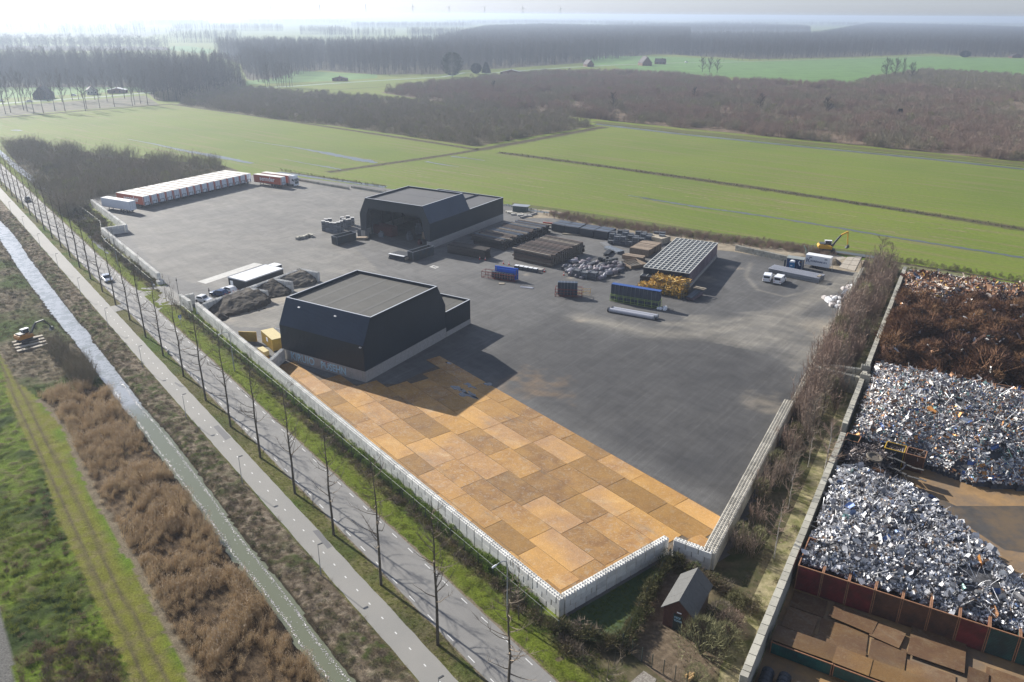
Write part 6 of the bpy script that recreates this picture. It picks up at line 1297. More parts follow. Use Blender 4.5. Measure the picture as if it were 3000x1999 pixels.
on_heap(HfA, [(17.7, 38.3), (8.9, 61.5), (20, 66), (34, 58), (41.8, 47.6)], .22, 92, sc_sheet, .8, 1.4, 'sheet_scrap'); on_heap(HfB, [(4.6, 72.4), (-5.4, 97.6), (17.5, 107.5), (28, 82)], .22, 93, sc_sheet, .8, 1.4, 'sheet_scrap')
# ================================================================== THINGS ON THE YARD
YZ = .033
def frame_px(pa, pb, z=0):
    """origin at ground pixel a (near left corner), x axis towards pixel b"""
    a, b_ = G(*pa, z), G(*pb, z); d = b_-a; return a, math.atan2(d[1], d[0]), float(np.linalg.norm(d))
def zp(x0, y0, s): return lambda u, v: (x0+u/s, y0+v/s)
# ---- trailers
M_orange = plain('orange_red_curtain', (.42, .075, .028), .5, var=.08, scale=1.5); M_curt = plain('white_trailer_skin', (.62, .65, .70), .4, var=.05); M_roofw = plain('dusty_white_roof', (.66, .65, .61), .6, var=.06, scale=.5, c2=(.52, .48, .40)); M_tyre = plain('tyre_rubber', (.022, .022, .024), .8); M_chas = plain('chassis_steel', (.05, .055, .065), .6); M_rear = plain('trailer_rear_paint', (.60, .64, .70), .35, var=.04)
def wheel(parent, x, y, r=.5, w=.3, name='wheel'):
    if not hasattr(wheel, 'c'): wheel.c = {}
    if (r, w) not in wheel.c: wheel.c[(r, w)] = (MB().lathe((0, 0, -w/2), [(r*.6, 0), (r*.96, 0), (r, w*.2), (r, w*.8), (r*.96, w), (r*.6, w)], 14).mesh('tyre', M_tyre), MB().lathe((0, 0, -w/2+.02), [(r*.1, w*.1), (r*.58, 0), (r*.58, w-.04), (r*.1, w-.1)], 10).mesh('rim', M_pole))
    o = link(name, wheel.c[(r, w)][0], parent); o.location = (x, y, r); o.rotation_euler = (R(90), 0, 0); q = link('rim', wheel.c[(r, w)][1], o); return o
def trailer(side, frame=True, L=13.6, Wd=2.55, H=4.0, legs=True, text=None, roof=None):
    """x from rear (0) to front (-L)... rear face at x=0, body towards -x"""
    r = empty('semi_trailer', (0, 0), 0, YZ)
    MB().bx(-L, -.12, 0, .06, 1.15, H-.08).build('side_panel', side, r); MB().bx(-L, -.12, Wd-.06, Wd, 1.15, H-.08).build('side_panel', side, r)
    MB().bx(-L, -L+.08, .06, Wd-.06, 1.15, H-.08).build('front_wall', M_curt, r); b = MB(); b.bx(-.12, 0, 0, Wd, 1.0, H-.06).build('rear_door', M_rear, r) if frame is not None else None
    for k in range(4): MB().bx(-L+k*L/4+.01, -L+(k+1)*L/4-.01, -.02, Wd+.02, H-.075, H-.01*(k % 2)).build('roof_sheet', roof or M_roofw, r)
    b = MB(); b.bx(-L+.5, -.2, .75, .95, .85, 1.14); b.bx(-L+.5, -.2, Wd-.95, Wd-.75, .85, 1.14); b.bx(-L, -.1, .02, Wd-.02, 1.06, 1.145); b.build('chassis', M_chas, r)
    b = MB(); b.bx(.002, .012, Wd/2-.02, Wd/2+.02, 1.05, H-.2); b.bx(.002, .03, .35, .38, 1.1, H-.3); b.bx(.002, .03, Wd-.38, Wd-.35, 1.1, H-.3); b.build('door_seam', M_chas, r)
    if side is M_orange: b = MB(); b.bx(.003, .01, .02, .28, 1.02, H-.1); b.build('orange_edge', M_orange, r)
    for x in (-4.6, -3.3, -2.0): wheel(r, x, .2); wheel(r, x, Wd-.2)
    if frame:
        b = MB(); b.bx(.03, .14, .5, .62, .55, 1.9); b.bx(.03, .14, Wd-.62, Wd-.5, .55, 1.9); b.bx(.03, .14, .5, Wd-.5, 1.9, 2.02); b.bx(.03, .12, .1, Wd-.1, .55, .66); b.build('forklift_mount', M_dark, r)
    if legs: b = MB(); b.bx(-L+2.6, -L+2.75, .5, .65, .05, 1.0); b.bx(-L+2.6, -L+2.75, Wd-.65, Wd-.5, .05, 1.0); b.build('landing_leg', M_chas, r)
    return r
Zt = zp(280, 550, 9.804); Zu = zp(260, 480, 3.676)
p0 = G(*Zt(1350, 265), 4.0); p1 = G(*Zu(1690, 116), 4.0); pb_ = G(*Zt(575, 142), 4.0); NTR = 16
dback = pb_-p0; ang_tr = math.atan2(-dback[1], -dback[0])        # direction rear-wards (x axis)
tr0 = trailer(M_orange); tnf = trailer(M_orange, frame=False)
for i in range(NTR):
    p = p0+(p1-p0)*i/(NTR-1); lab = 'orange-sided trailer with white rear doors, %s in the long row from the left' % ((ords+['x'])[i])
    if i == 0: o = tr0; place(o, p, ang_tr)
    elif i == 9: o = tnf; place(o, p, ang_tr); lab = 'trailer without a black forklift mount among the orange row'
    else: o = dup(tr0, p, ang_tr)
    tag(o, lab, 'trailer', 'trailers parked side by side')
M_lett = plain('white_lettering', (.78, .78, .78), .5, var=.02)
text_mesh('lettering', 'sennder', 2.3, M_lett, tr0, (-9.9, -.012, 2.0), (R(90), 0, 0), .005, 1.0, .05)
wt_a, wt_b = G(*Zt(942, 410), 4.0), G(*Zt(90, 277), 4.0); wt = trailer(M_curt, frame=False, roof=M_white); L_ = np.linalg.norm(wt_a-wt_b); place(wt, wt_a, math.atan2(*(wt_a-wt_b)[::-1])); tag(wt, 'plain white box trailer standing alone in front of the orange row', 'trailer')
Zx = zp(690, 490, 6.725); xa, xb = G(*Zx(885, 206), 4.0), G(*Zx(345, 140), 4.0); tx = trailer(M_orange); place(tx, xa, math.atan2(*(xa-xb)[::-1])); tag(tx, 'orange trailer parked sideways at the right end of the row, next to the truck', 'trailer')
text_mesh('lettering', 'sennder', 2.3, M_lett, tx, (-10.6, -.012, 2.0), (R(90), 0, 0), .005, 1.0, .05)
ya = G(*Zx(1035, 170), 4.0); ty = trailer(M_orange, frame=False); place(ty, ya, math.atan2(*(xa-xb)[::-1])); tag(ty, 'orange trailer coupled to the white truck, mostly hidden by the one in front', 'trailer')
def truck():
    r = empty('truck', (0, 0), 0, YZ, 'white tractor unit with grey grille at the right end of the trailer row', 'truck')
    MB().prism([(-1.6, .9), (.62, .9), (.68, 2.0), (.45, 3.0), (.2, 3.75), (-1.5, 3.8), (-1.6, 3.4)], .05, 2.5, 'y').build('cab', M_whitep, r)
    MB().prism([(.655, 2.08), (.69, 2.08), (.47, 2.95), (.43, 2.95)], .15, 2.4, 'y').build('windscreen', M_glass, r)
    b = MB(); b.bx(-.55, .3, .035, .05, 2.1, 2.85); b.build('side_window', M_glass, r); b = MB(); b.bx(.63, .70, .3, 2.25, 1.0, 1.95); b.build('grille', M_dark, r)
    b = MB(); b.bx(.3, .78, .02, 2.53, .35, .89); b.build('bumper', M_whitep, r); b = MB(); b.bx(-3.8, .3, .8, 1.75, .6, .9); b.build('chassis', M_chas, r); b = MB(); b.prism([(-1.5, 3.75), (.1, 3.72), (-.3, 4.0), (-1.5, 4.05)], .2, 2.35, 'y'); b.build('roof_fairing', M_whitep, r)
    for y in (.2, 2.35): MB().bx(.45, .6, y-.45 if y < 1 else y+.2, y-.2 if y < 1 else y+.45, 2.0, 2.7).build('mirror', M_dark, r); wheel(r, -.3, y); wheel(r, -3.2, y)
    return r
dx = (xa-xb)/np.linalg.norm(xa-xb); tk = truck(); place(tk, ya+dx*2.1, math.atan2(dx[1], dx[0]))
# ---- cars, vans
def loft(prof, ys, mat, name, parent, smooth=False):
    b = MB(); n = len(prof); m = len(ys); V = []
    for y, sx, sz in ys:
        for x, z in prof: V.append((x*sx, y, z*sz if z > .5 else z))
    F = [(j*n+i, j*n+(i+1) % n, (j+1)*n+(i+1) % n, (j+1)*n+i) for j in range(m-1) for i in range(n)]+[tuple(range(n-1, -1, -1)), tuple(range((m-1)*n, m*n))]
    b.add(V, F); return b.build(name, mat, parent, smooth)
def car(body, kind='hatch', L=4.4, H=1.5, Wd=1.8):
    r = empty('car', (0, 0), 0, YZ); h = L/2
    low = [(-h, .45), (-h+.05, .3), (-h+.35, .22), (h-.35, .22), (h-.04, .32), (h, .55), (h-.08, .72), (h-1.05, .90), (-h+.25, .96), (-h+.02, .85)]
    if kind == 'van': low = [(-h, .45), (-h+.05, .3), (h-.35, .25), (h, .35), (h, .72), (h-.25, .95), (h-.9, 1.12), (-h+.02, 1.2), (-h, .9)]
    y = Wd/2
    loft(low, [(-y, .96, .96), (-y+.08, 1, 1), (y-.08, 1, 1), (y, .96, .96)], body, 'body', r)
    if kind == 'van':
        cab = [(-h+.02, 1.1), (h-.95, 1.08), (h-1.5, H-.08), (h-1.8, H), (-h+.08, H), (-h+.02, H-.1)]; loft(cab, [(-y+.04, 1, 1), (-y+.14, 1, 1), (y-.14, 1, 1), (y-.04, 1, 1)], body, 'upper_body', r)
        b = MB(); b.prism([(h-.99, 1.13), (h-1.49, H-.14), (h-1.46, H-.12), (h-.955, 1.12)], -y+.14, y-.14, 'y'); b.build('windscreen', M_glass, r)
        for s in (-1, 1): b = MB(); b.prism([(h-1.15, 1.14), (h-1.6, H-.2), (h-2.2, H-.2), (h-2.2, 1.14)], s*(y-.045), s*(y-.03), 'y'); b.build('side_window', M_glass, r)
        b = MB(); b.bx(-h-.005, -h+.02, -y+.2, y-.2, 1.2, H-.22); b.build('rear_window', M_glass, r)
    else:
        cab = [(-h+.35, .90), (-h+.55, 1.25), (-h+.95, H-.03), (-.1, H), (.25, H-.06), (h-1.15, .88)]
        loft(cab, [(-y+.06, .98, .98), (-y+.2, 1, 1), (y-.2, 1, 1), (y-.06, .98, .98)], body, 'roof', r)
        b = MB(); b.prism([(.33, H-.12), (h-1.24, .90), (h-1.17, .90), (.37, H-.08)], -y+.2, y-.2, 'y'); b.build('windscreen', M_glass, r); b = MB(); b.prism([(-h+.50, 1.0), (-h+.80, H-.18), (-h+.76, H-.15), (-h+.44, 1.0)], -y+.2, y-.2, 'y'); b.build('rear_window', M_glass, r)
        for s in (-1, 1): b = MB(); b.prism([(h-1.35, .95), (.25, H-.15), (-.1, H-.11), (-h+.98, H-.14), (-h+.72, .98)], s*(y-.075), s*(y-.05), 'y'); b.build('side_window', M_glass, r)
    for s in (-1, 1): MB().box((h-.12, s*(y-.3), .62), (.2, .36, .14)).build('headlight', M_lens, r); MB().box((-h+.03, s*(y-.22), .82), (.1, .26, .18)).build('tail_light', M_tail, r); MB().box((.75, s*(y+.08), 1.0), (.14, .18, .13)).build('mirror', body, r)
    for x in (-h+.8, h-.85):
        for s in (-1, 1): wheel(r, x, s*(y-.1), .33, .22)
    MB().bx(h-.01, h+.012, -.26, .26, .36, .48).build('number_plate', M_yel, r); return r
M_tail = plain('tail_light_red', (.35, .01, .01), .3); M_yel = plain('plate_yellow', (.65, .48, .03), .4); M_silver = plain('silver_car_paint', (.55, .57, .60), .25, .5, var=.02); M_navy = plain('dark_blue_car_paint', (.035, .06, .13), .22, .3, var=.02); M_wcar = plain('white_car_paint', (.72, .74, .77), .25, var=.02); M_bk = plain('black_car_paint', (.012, .014, .018), .3)
c = car(M_silver); place(c, T(-151.2, 2.9), ANG_T); tag(c, 'silver hatchback driving towards the camera on the road', 'car')
c = car(M_navy, L=4.6); place(c, T(-123.6, 20.8), R(158)); tag(c, 'dark blue estate car parked at the soil bay wall, behind the standing man', 'car')
c = car(M_wcar, L=4.5); place(c, T(-124.6, 23.4), R(150)); tag(c, 'white car parked between the dark blue car and the black office', 'car')
c = car(M_wcar, L=3.9); place(c, T(-121.6, 16.4), R(-20)); tag(c, 'small white car by the corner where the soil bay wall starts', 'car')
c = car(M_bk, L=4.0, H=1.55); place(c, T(-262, 2.9), ANG_T); tag(c, 'dark vehicle far up the road at the left edge', 'car')
Zv = zp(2200, 680, 4.483)
v1 = car(M_wcar, 'van', L=4.5, H=1.9, Wd=1.85); a, ang, w = frame_px(Zv(140, 655), Zv(240, 665)); place(v1, G(*Zv(215, 635)), ang+math.pi/2-.1); tag(v1, 'white van with dark rear windows, left of the two parked by the beams', 'van')
v2 = car(M_wcar, 'van', L=4.7, H=2.0, Wd=1.9); place(v2, G(*Zv(375, 665)), ang+math.pi/2-.28); tag(v2, 'white panel van, right of the two parked by the beams', 'van')
# ---- standing man
def person(name, pose, label, top, legs_c):
    r = empty(name, (0, 0), 0, YZ, label, 'person')
    V = pose['v']; E_ = pose['e']; me = bpy.data.meshes.new('body'); me.from_pydata([p[:3] for p in V], E_, []); o = link('body', me, r, top)
    o.modifiers.new('skin', 'SKIN'); sv = me.skin_vertices[0].data
    for i, p in enumerate(V): sv[i].radius = (p[3], p[3]*.85)
    sv[0].use_root = True; s_ = o.modifiers.new('sub', 'SUBSURF'); s_.levels = 1; s_.render_levels = 1
    MB().lathe((0, 0, 1.60), [(.04, -.02), (.085, .04), (.10, .10), (.085, .17), (.03, .21)], 10).build('head', M_skin, r, True); MB().lathe((-.015, 0, 1.68), [(.107, .0), (.108, .05), (.085, .11), (.03, .145)], 10).build('hair', M_bk, r, True); MB().box((.10, 0, 1.69), (.03, .03, .04)).build('nose', M_skin, r)
    for s in (-1, 1): MB().box((.03, s*.10, .04), (.28, .10, .09)).build('shoe', M_bk, r)
    for s in (-1, 1):
        h = V[pose['hands'][0 if s < 0 else 1]]; b = MB(); b.box((h[0], h[1], h[2]-.04), (.05, .08, .09))
        for k in range(4): b.tube((h[0], h[1]-.03+k*.02, h[2]-.08), (h[0]+.02, h[1]-.03+k*.02, h[2]-.15+.01*abs(k-1)), .009, .007, n=4)
        b.tube((h[0]+.02, h[1], h[2]-.03), (h[0]+.06, h[1], h[2]-.08), .010, .008, n=4); b.build('hand', M_skin, r)
    return r
M_skin = plain('skin', (.45, .27, .19), .6, var=.05); M_jacket = plain('dark_work_clothes', (.03, .035, .05), .85, var=.15, scale=8)
V = [(0, 0, .95, .15), (0, 0, 1.12, .14), (0, 0, 1.32, .17), (0, 0, 1.46, .12), (0, 0, 1.58, .055), (0, -.10, .88, .10), (.01, -.11, .5, .07), (0, -.11, .1, .05), (0, .10, .88, .10), (.01, .11, .5, .07), (0, .11, .1, .05), (0, -.21, 1.42, .07), (.02, -.27, 1.15, .05), (.10, -.25, .90, .038), (0, .21, 1.42, .07), (.06, .27, 1.17, .05), (.24, .20, 1.08, .038)]
E_ = [(0, 1), (1, 2), (2, 3), (3, 4), (0, 5), (5, 6), (6, 7), (0, 8), (8, 9), (9, 10), (3, 11), (11, 12), (12, 13), (3, 14), (14, 15), (15, 16)]
pp_ = person('person', dict(v=V, e=E_, hands=(13, 16)), 'man in dark work clothes standing beside the dark blue car', M_jacket, M_jacket); place(pp_, T(-124.9, 18.9), R(10))
# ---- excavators
M_yelp = plain('excavator_yellow', (.55, .30, .02), .4, var=.08, scale=3); M_track = plain('track_steel', (.05, .045, .04), .8, var=.2, scale=5)
def excavator(wheeled, arm, label, cabside=1):
    r = empty('excavator', (0, 0), 0, YZ, label, 'excavator')
    if wheeled:
        MB().bx(-2.0, 2.0, -.6, .6, .6, 1.15).build('chassis', M_chas, r)
        for x in (-1.35, 1.35):
            for y in (-1.0, 1.0): wheel(r, x, y, .55, .5)
        MB().bx(-2.4, -2.0, -1.2, 1.2, .3, .9).build('dozer_blade', M_chas, r)
    else:
        for s in (-1, 1): MB().prism([(-1.9, .35), (-1.55, .05), (1.55, .05), (1.9, .35), (1.7, .8), (-1.7, .8)], s*1.0-.25, s*1.0+.25, 'y').build('track', M_track, r)
        MB().bx(-.9, .9, -.75, .75, .4, .95).build('chassis', M_chas, r)
    u = MB(); u.prism([(-2.2, 1.25), (1.1, 1.2), (1.1, 1.9), (.2, 2.05), (-1.2, 2.35), (-2.1, 2.2), (-2.35, 1.8)], -1.15, 1.15, 'y'); u.build('upper_body', M_yelp, r); MB().lathe((0, 0, .95), [(.7, 0), (.7, .25)], 16).build('slew_ring', M_chas, r)
    MB().bx(-1.9, -.6, -.9, .9, 2.21, 2.5).build('engine_cover', M_dark, r)
    y0, y1 = (.25, 1.15) if cabside > 0 else (-1.15, -.25)
    b = MB()
    for x, y in ((-.5, y0+.04), (-.5, y1-.04), (1.05, y0+.04), (1.15, y1-.04)): b.bx(x-.05, x+.05, y-.04, y+.04, 1.95, 3.0)
    b.bx(-.6, 1.15, y0, y1, 3.0, 3.1); b.build('cab_frame', M_whitep, r); b = MB(); b.bx(-.48, 1.05, y0+.03, y1-.03, 2.02, 2.98); b.build('cab_glass', M_glass, r)
    pts = arm
    for i, (a, c, w0, w1, nm) in enumerate(pts):
        a, c = Vector(a), Vector(c); d = (c-a); ln = d.length; b = MB(); b.add([(-0, -w0/2, -w0/2), (0, w0/2, -w0/2), (0, w0/2, w0/2), (0, -w0/2, w0/2), (ln, -w1/2, -w1/2), (ln, w1/2, -w1/2), (ln, w1/2, w1/2), (ln, -w1/2, w1/2)], [(0, 3, 2, 1), (4, 5, 6, 7), (0, 1, 5, 4), (1, 2, 6, 5), (2, 3, 7, 6), (3, 0, 4, 7)])
        o = b.build(nm, M_dark if nm == 'bucket' or not wheeled and i > 0 else (M_dark if i == 0 and wheeled else M_yelp), r); o.location = a; o.rotation_mode = 'QUATERNION'; o.rotation_quaternion = d.to_track_quat('X', 'Z')
    a = Vector(pts[0][0]); c = Vector(pts[0][1]); MB().tube(a+Vector((.3, 0, -.35)), a+(c-a)*.55+Vector((0, 0, -.15)), .07, n=6).build('hydraulic_ram', M_pole, r)
    e = Vector(pts[-1][1]); b = MB(); b.prism([(-.1, .1), (.35, .05), (.45, -.5), (.0, -.85), (-.5, -.75), (-.15, -.4)], -.5, .5, 'y'); o = b.build('bucket', M_dark, r); o.location = e; return r
ex = excavator(True, [((1.0, -.35, 1.8), (2.9, -.35, 4.9), .42, .38, 'boom'), ((2.9, -.35, 4.9), (4.4, -.35, 5.9), .36, .3, 'boom'), ((4.4, -.35, 5.9), (4.8, -.35, 2.4), .3, .22, 'dipper_arm')], 'yellow wheeled excavator with raised arm at the end of the sand path'); place(ex, G(*Zv(985, 272)), R(-12)); ex.scale = (1.08,)*3
ex2 = excavator(False, [((.9, -.3, 1.8), (2.6, -.3, 3.9), .42, .36, 'boom'), ((2.6, -.3, 3.9), (4.6, -.3, 4.0), .36, .3, 'boom'), ((4.6, -.3, 4.0), (6.0, -.3, 1.8), .28, .2, 'dipper_arm')], 'orange and black tracked excavator on timber mats left of the stream'); place(ex2, T(-119.0, -19.3), R(62)); ex2.scale = (.85,)*3
for c_ in ex2.children:
    if c_.name.startswith(('boom', 'dipper')): c_.data.materials[0] = M_dark
    if c_.name.startswith('upper'): c_.data.materials[0] = plain('dull_orange_paint', (.40, .17, .02), .6, var=.2)
M_mat = plain('timber_mat', (.36, .32, .26), .85, var=.25, scale=3)
for i in range(4):
    o = MB().bx(-2.7, 2.7, -.42, .42, 0, .18).build('timber_mat', M_mat); a, c = T(-120.0+i*1.85, -21.6), T(-120.4+i*1.85, -16.6); m_ = (a+c)/2; o.location = (*m_, .1); o.rotation_euler = (0, 0, math.atan2(*(c-a)[::-1])); tag(o, '%s timber mat from the top under the tracked excavator' % cord[i], 'timber mat', 'timber mats under the excavator')
# ---- generic box packs
def steel(n_, c, **k): return plain(n_, c, .55, .2, var=.2, scale=2, **k)
M_beam = plain('dark_timber_beam', (.062, .052, .045), .85, var=.3, scale=3, rnd=.35); M_beam2 = plain('blue_grey_steel_section', (.085, .105, .135), .5, .3, var=.15, rnd=.35); M_beam3 = plain('brown_steel_section', (.10, .072, .056), .6, .1, var=.2, rnd=.4); M_beam4 = plain('pale_bleached_timber', (.30, .26, .20), .85, var=.25, scale=3, rnd=.3); M_beam5 = plain('greyed_timber_beam', (.20, .17, .135), .85, var=.25, scale=3, rnd=.3); M_batten = plain('batten', (.22, .19, .15), .85, rnd=.2)
def beam_stack(label, pa, pb, depth, h, mats, nb, nl, L=None, jit=.35, dirflip=False, name='beam_stack', stagger=.25, hollow=False, bw=.8):
    """stack of long beams lying along a->b (ground pixels of the near lower edge), nb rows deep, nl layers"""
    a, ang, w = frame_px(pa, pb); L = L or w; r = empty(name, a, ang, YZ, label, 'beam stack'); dy = depth/nb; dz = h/nl; cache = {}
    for li in range(nl):
        for k in range(nb):
            if 0 < k < nb-1 and li < nl-1 and 0: continue
            vis = (li == nl-1) or (k <= 0) or (k >= nb-1) or True
            mi = random.choice(mats); key = (mi.name,)
            if key not in cache: b = MB(); b.box((L/2, dy*bw/2, dz*.42), (L, dy*bw, dz*.84)); cache[key] = b.mesh('beam', mi)
            if li < nl-1 and 0 < k < nb-1:
                continue
            o = link('beam', cache[key], r); o.location = (random.uniform(-stagger, stagger), k*dy+random.uniform(0, .1)*dy, li*dz+.06+random.uniform(0, .02)); o.rotation_euler = (0, 0, random.uniform(-.002, .002))
    b = MB(); b.bx(.3, L-.3, dy*1.0, depth-dy*1.2, 0, h-dz*1.3); b.build('inner_beams', M_dark, r)
    # visible beam ends
    be = MB()
    for li in range(nl-1):
        for k in range(1, nb-1):
            for x0 in (-.05, L-.45): be.bx(x0+random.uniform(-.15, .15), x0+.5, k*dy, k*dy+dy*bw, li*dz+.06, li*dz+.06+dz*.82)
    o = be.build('beam_ends', mats[-1], r); o['kind'] = 'stuff'; return r
Zs = zp(1240, 640, 3.539); Zr = zp(1600, 620, 3.3625); Zb = zp(1500, 560, 3.92)
beam_stack('short stack of dark beams in the shadow at the corner of the open hall', Zs(250, 362), Zs(640, 432), 3.2, 2.6, [M_beam, M_beam], 6, 6, bw=.6)
beam_stack('very long stack of dark and bluish steel sections beside the open hall wall', Zs(500, 262), Zs(822, 330), 24.5, 2.5, [M_beam, M_beam2, M_beam3, M_beam5, M_beam], 24, 5, bw=.5, stagger=.9)
beam_stack('big square stack of brown beams in the middle of the yard', Zs(925, 425), (1600+42/3.3625, 620+552/3.3625), 17.0, 3.2, [M_beam3, M_beam, M_beam3, M_beam5], 16, 7, bw=.5, stagger=.5)
# row of four wrapped packs of grey tubes
for i, (x0, y0, x1, y1) in enumerate(((50, 192, 178, 216), (181, 217, 324, 236), (327, 240, 464, 262), (470, 260, 606, 283))):
    a, ang, w = frame_px(Zr(x0, y0), Zr(x1, y1)); r = empty('tube_pack', a, ang, YZ, '%s dark grey rectangular pack of tubes from the left along the sand path' % cord[i], 'tube pack', 'tube packs in a row')
    for k in range(7): b = MB(); b.bx(0, w-.15, 0.0+k*.82, .78+k*.82, .15, 2.3+.03*(k % 2)); b.build('tube_bundle', M_beam2 if k % 3 else M_chas, r)
    for k in range(5): MB().bx(-.03, w-.12, -.03, -.005, .3+k*.42, .36+k*.42).build('seam', M_dark, r)
o = MB().bx(0, 12, 0, .8, 0, .3).build('plank_bundle', M_beam4); a, ang, w = frame_px(Zr(158, 228), Zr(410, 248)); o.location = (*a, YZ); o.rotation_euler = (0, 0, ang); o.scale = (w/12, 1, 1); tag(o, 'long pale plank bundle lying in front of the grey tube packs', 'planks')
# crates of couplers
M_cage = plain('galvanised_cage', (.22, .24, .27), .5, .4, var=.15, rnd=.2); M_cont = plain('crate_contents', (.10, .11, .125), .8, var=.5, scale=8, rnd=.3)
def cage(w=1.2, d=1.0, h=1.0, full=.8, mat=None, cmat_=None):
    r = empty('cage', (0, 0), 0, YZ); b = MB()
    for x in (0, w):
        for y in (0, d): b.bx(x-.035, x+.035, y-.035, y+.035, 0, h)
    for z in (.12, h*.5, h-.03):
        b.bx(0, w, -.02, .02, z-.02, z+.02); b.bx(0, w, d-.02, d+.02, z-.02, z+.02); b.bx(-.02, .02, 0, d, z-.02, z+.02); b.bx(w-.02, w+.02, 0, d, z-.02, z+.02)
    b.build('cage_frame', mat or M_cage, r); b = MB(); b.box((w/2, d/2, .1+h*full/2), (w*.9, d*.9, h*full), rz=.03); b.build('contents', cmat_ or M_cont, r); return r
cg = cage(); cgu = [False]
def put_cage(p, rz, label, group, z=YZ, s=1.0, src=None, cat='crate'):
    src = src or cg
    if src is cg and not cgu[0]: o = cg; cgu[0] = True; place(o, p, rz, z)
    else: o = dup(src, p, rz, None, z)
    o.scale = (s, s, s*random.uniform(.85, 1.1)); tag(o, label, cat, group); return o
a, ang, w = frame_px(Zr(605, 325), Zr(740, 335))
for i in range(9):
    for j in range(4):
        p = a+np.array([math.cos(ang), math.sin(ang)])*(i*1.75)+np.array([-math.sin(ang), math.cos(ang)])*(j*2.5+(.8 if i > 5 else 0))
        if i > 6 and j < 2: continue
        for k in range(2 if (i+j) % 3 else 1): put_cage(p, ang+random.uniform(-.05, .05), '%s cage of couplers, column %s from the left, %s row from the front' % (['lower', 'upper'][k], ordw(i+1), ordw(j+1)), 'coupler cages', YZ+k*1.25, 1.25)
# drums / rolls
M_drum = plain('dark_roll', (.05, .055, .06), .6, var=.2, rnd=.3)
dm = MB().lathe((0, 0, 0), [(.42, 0), (.45, .05), (.45, 1.15), (.42, 1.2)], 12).mesh('roll', M_drum)
for i, (u, v) in enumerate(((522, 490), (548, 492), (575, 498), (600, 508), (628, 520), (655, 528), (680, 522), (600, 488), (632, 500), (664, 505), (692, 500))):
    o = link('roll', dm); o.location = (*G(*Zr(u, v)), YZ); o.scale = (1, 1, random.uniform(.8, 1.2)); tag(o, 'upright dark roll near the wooden bins, %s of its %s row' % (ordw(i+1 if i < 7 else i-6), 'front' if i < 7 else 'back'), 'roll', 'upright rolls beside the wooden bins')
for i, (pa, pb, dpt, lab, m_) in enumerate(((Zr(560, 440), Zr(612, 446), 5.0, 'green-grey tube bundle left of the wooden bins', M_drum), (Zr(655, 410), Zr(715, 405), 9, 'long dark pipe bundle pointing away beside the timber packs', M_chas), (Zr(700, 425), Zr(770, 412), 6, 'bluish profile bundle against the timber packs', M_beam2))):
    a, ang, w = frame_px(pa, pb); r = empty('pipe_bundle', a, ang, YZ, lab, 'pipe bundle'); n_ = 6
    for k in range(n_): 
        for l in range(2): MB().tube((w*(k+.5)/n_, 0, .25+l*.38), (w*(k+.5)/n_, dpt, .25+l*.38), min(.2, w/n_*.48), n=7).build('pipe', m_, r)
# timber packs
M_wood = plain('weathered_planks', (.24, .185, .135), .85, var=.25, scale=3, rnd=.3)
def plank_pack(label, pa, pb, dpt, h, n_, name='timber_pack', mat=None):
    a, ang, w = frame_px(pa, pb); r = empty(name, a, ang, YZ, label, 'timber pack'); mat = mat or M_wood
    for k in range(n_): MB().bx(random.uniform(-.15, .0), w+random.uniform(0, .15), k*dpt/n_, (k+.82)*dpt/n_, .15, h+random.uniform(-.05, .08)).build('panel', mat, r)
    return r
plank_pack('tall brown pack of timber panels right of the long pipes', Zr(822, 425), Zr(1000, 455), 9.5, 2.0, 14)
plank_pack('pale timber pack behind the brown one at the sand path', Zr(990, 300), Zr(1130, 335), 4.5, 1.9, 7, mat=M_beam4)
plank_pack('low stack of planks in front of the tall timber pack', Zr(750, 470), Zr(945, 500), 2.4, 1.1, 4)
r = empty('wooden_bin', *[(0, 0)], 0, YZ); a, ang, w = frame_px(Zr(725, 520), Zr(835, 572)); place(r, a, ang); tag(r, 'big open wooden bin of angled boards beside the bundles', 'bin')
w = max(w, 3.6); MB().bx(0, w, 0, .1, 0, .9).build('side_board', M_wood, r); MB().bx(0, w, 5.0, 5.1, 0, .9).build('side_board', M_wood, r); MB().bx(0, .1, .1, 5.0, 0, .9).build('side_board', M_wood, r); MB().bx(w-.1, w, .1, 5.0, 0, .9).build('side_board', M_wood, r)
for k in range(5): MB().box((w*.5, .8+k*.9, .45), (w*.85, .18, .08), rz=.12, ry=.1).build('board', M_batten, r)
# wrapped bundles
M_wrap = [plain('grey_wrap', (.20, .20, .23), .6, var=.3, scale=4, rnd=.4), plain('mauve_wrap', (.19, .165, .18), .65, var=.3, scale=4, rnd=.4), plain('dark_wrap', (.07, .075, .09), .7, var=.3, scale=4, rnd=.4)]
def bundle_mesh(i, mat):
    b = MB(); rs_ = np.random.RandomState(i); L = 2.6; prof = []
    for k in range(5):
        w, h = (.55+rs_.rand()*.15)*(1 if 0 < k < 4 else .8), (.55+rs_.rand()*.15)*(1 if 0 < k < 4 else .8); x = -L/2+L*k/4; prof.append([(x, -w, .05), (x, -w*.9, h), (x, 0, h*1.25), (x, w*.9, h), (x, w, .05)])
    V = [p for r_ in prof for p in r_]; F = [(k*5+j, k*5+(j+1) % 5, (k+1)*5+(j+1) % 5, (k+1)*5+j) for k in range(4) for j in range(5)]+[(4, 3, 2, 1, 0), (20, 21, 22, 23, 24)]
    return b.add(V, F).mesh('bundle', mat)
bms = [bundle_mesh(i, M_wrap[i % 3]) for i in range(6)]
BP = [G(*Zr(*p)) for p in ((165, 560), (240, 630), (330, 655), (560, 668), (690, 625), (775, 560), (700, 520), (560, 540), (400, 500), (235, 500))]
rs = np.random.RandomState(41); k = 0; pts = []
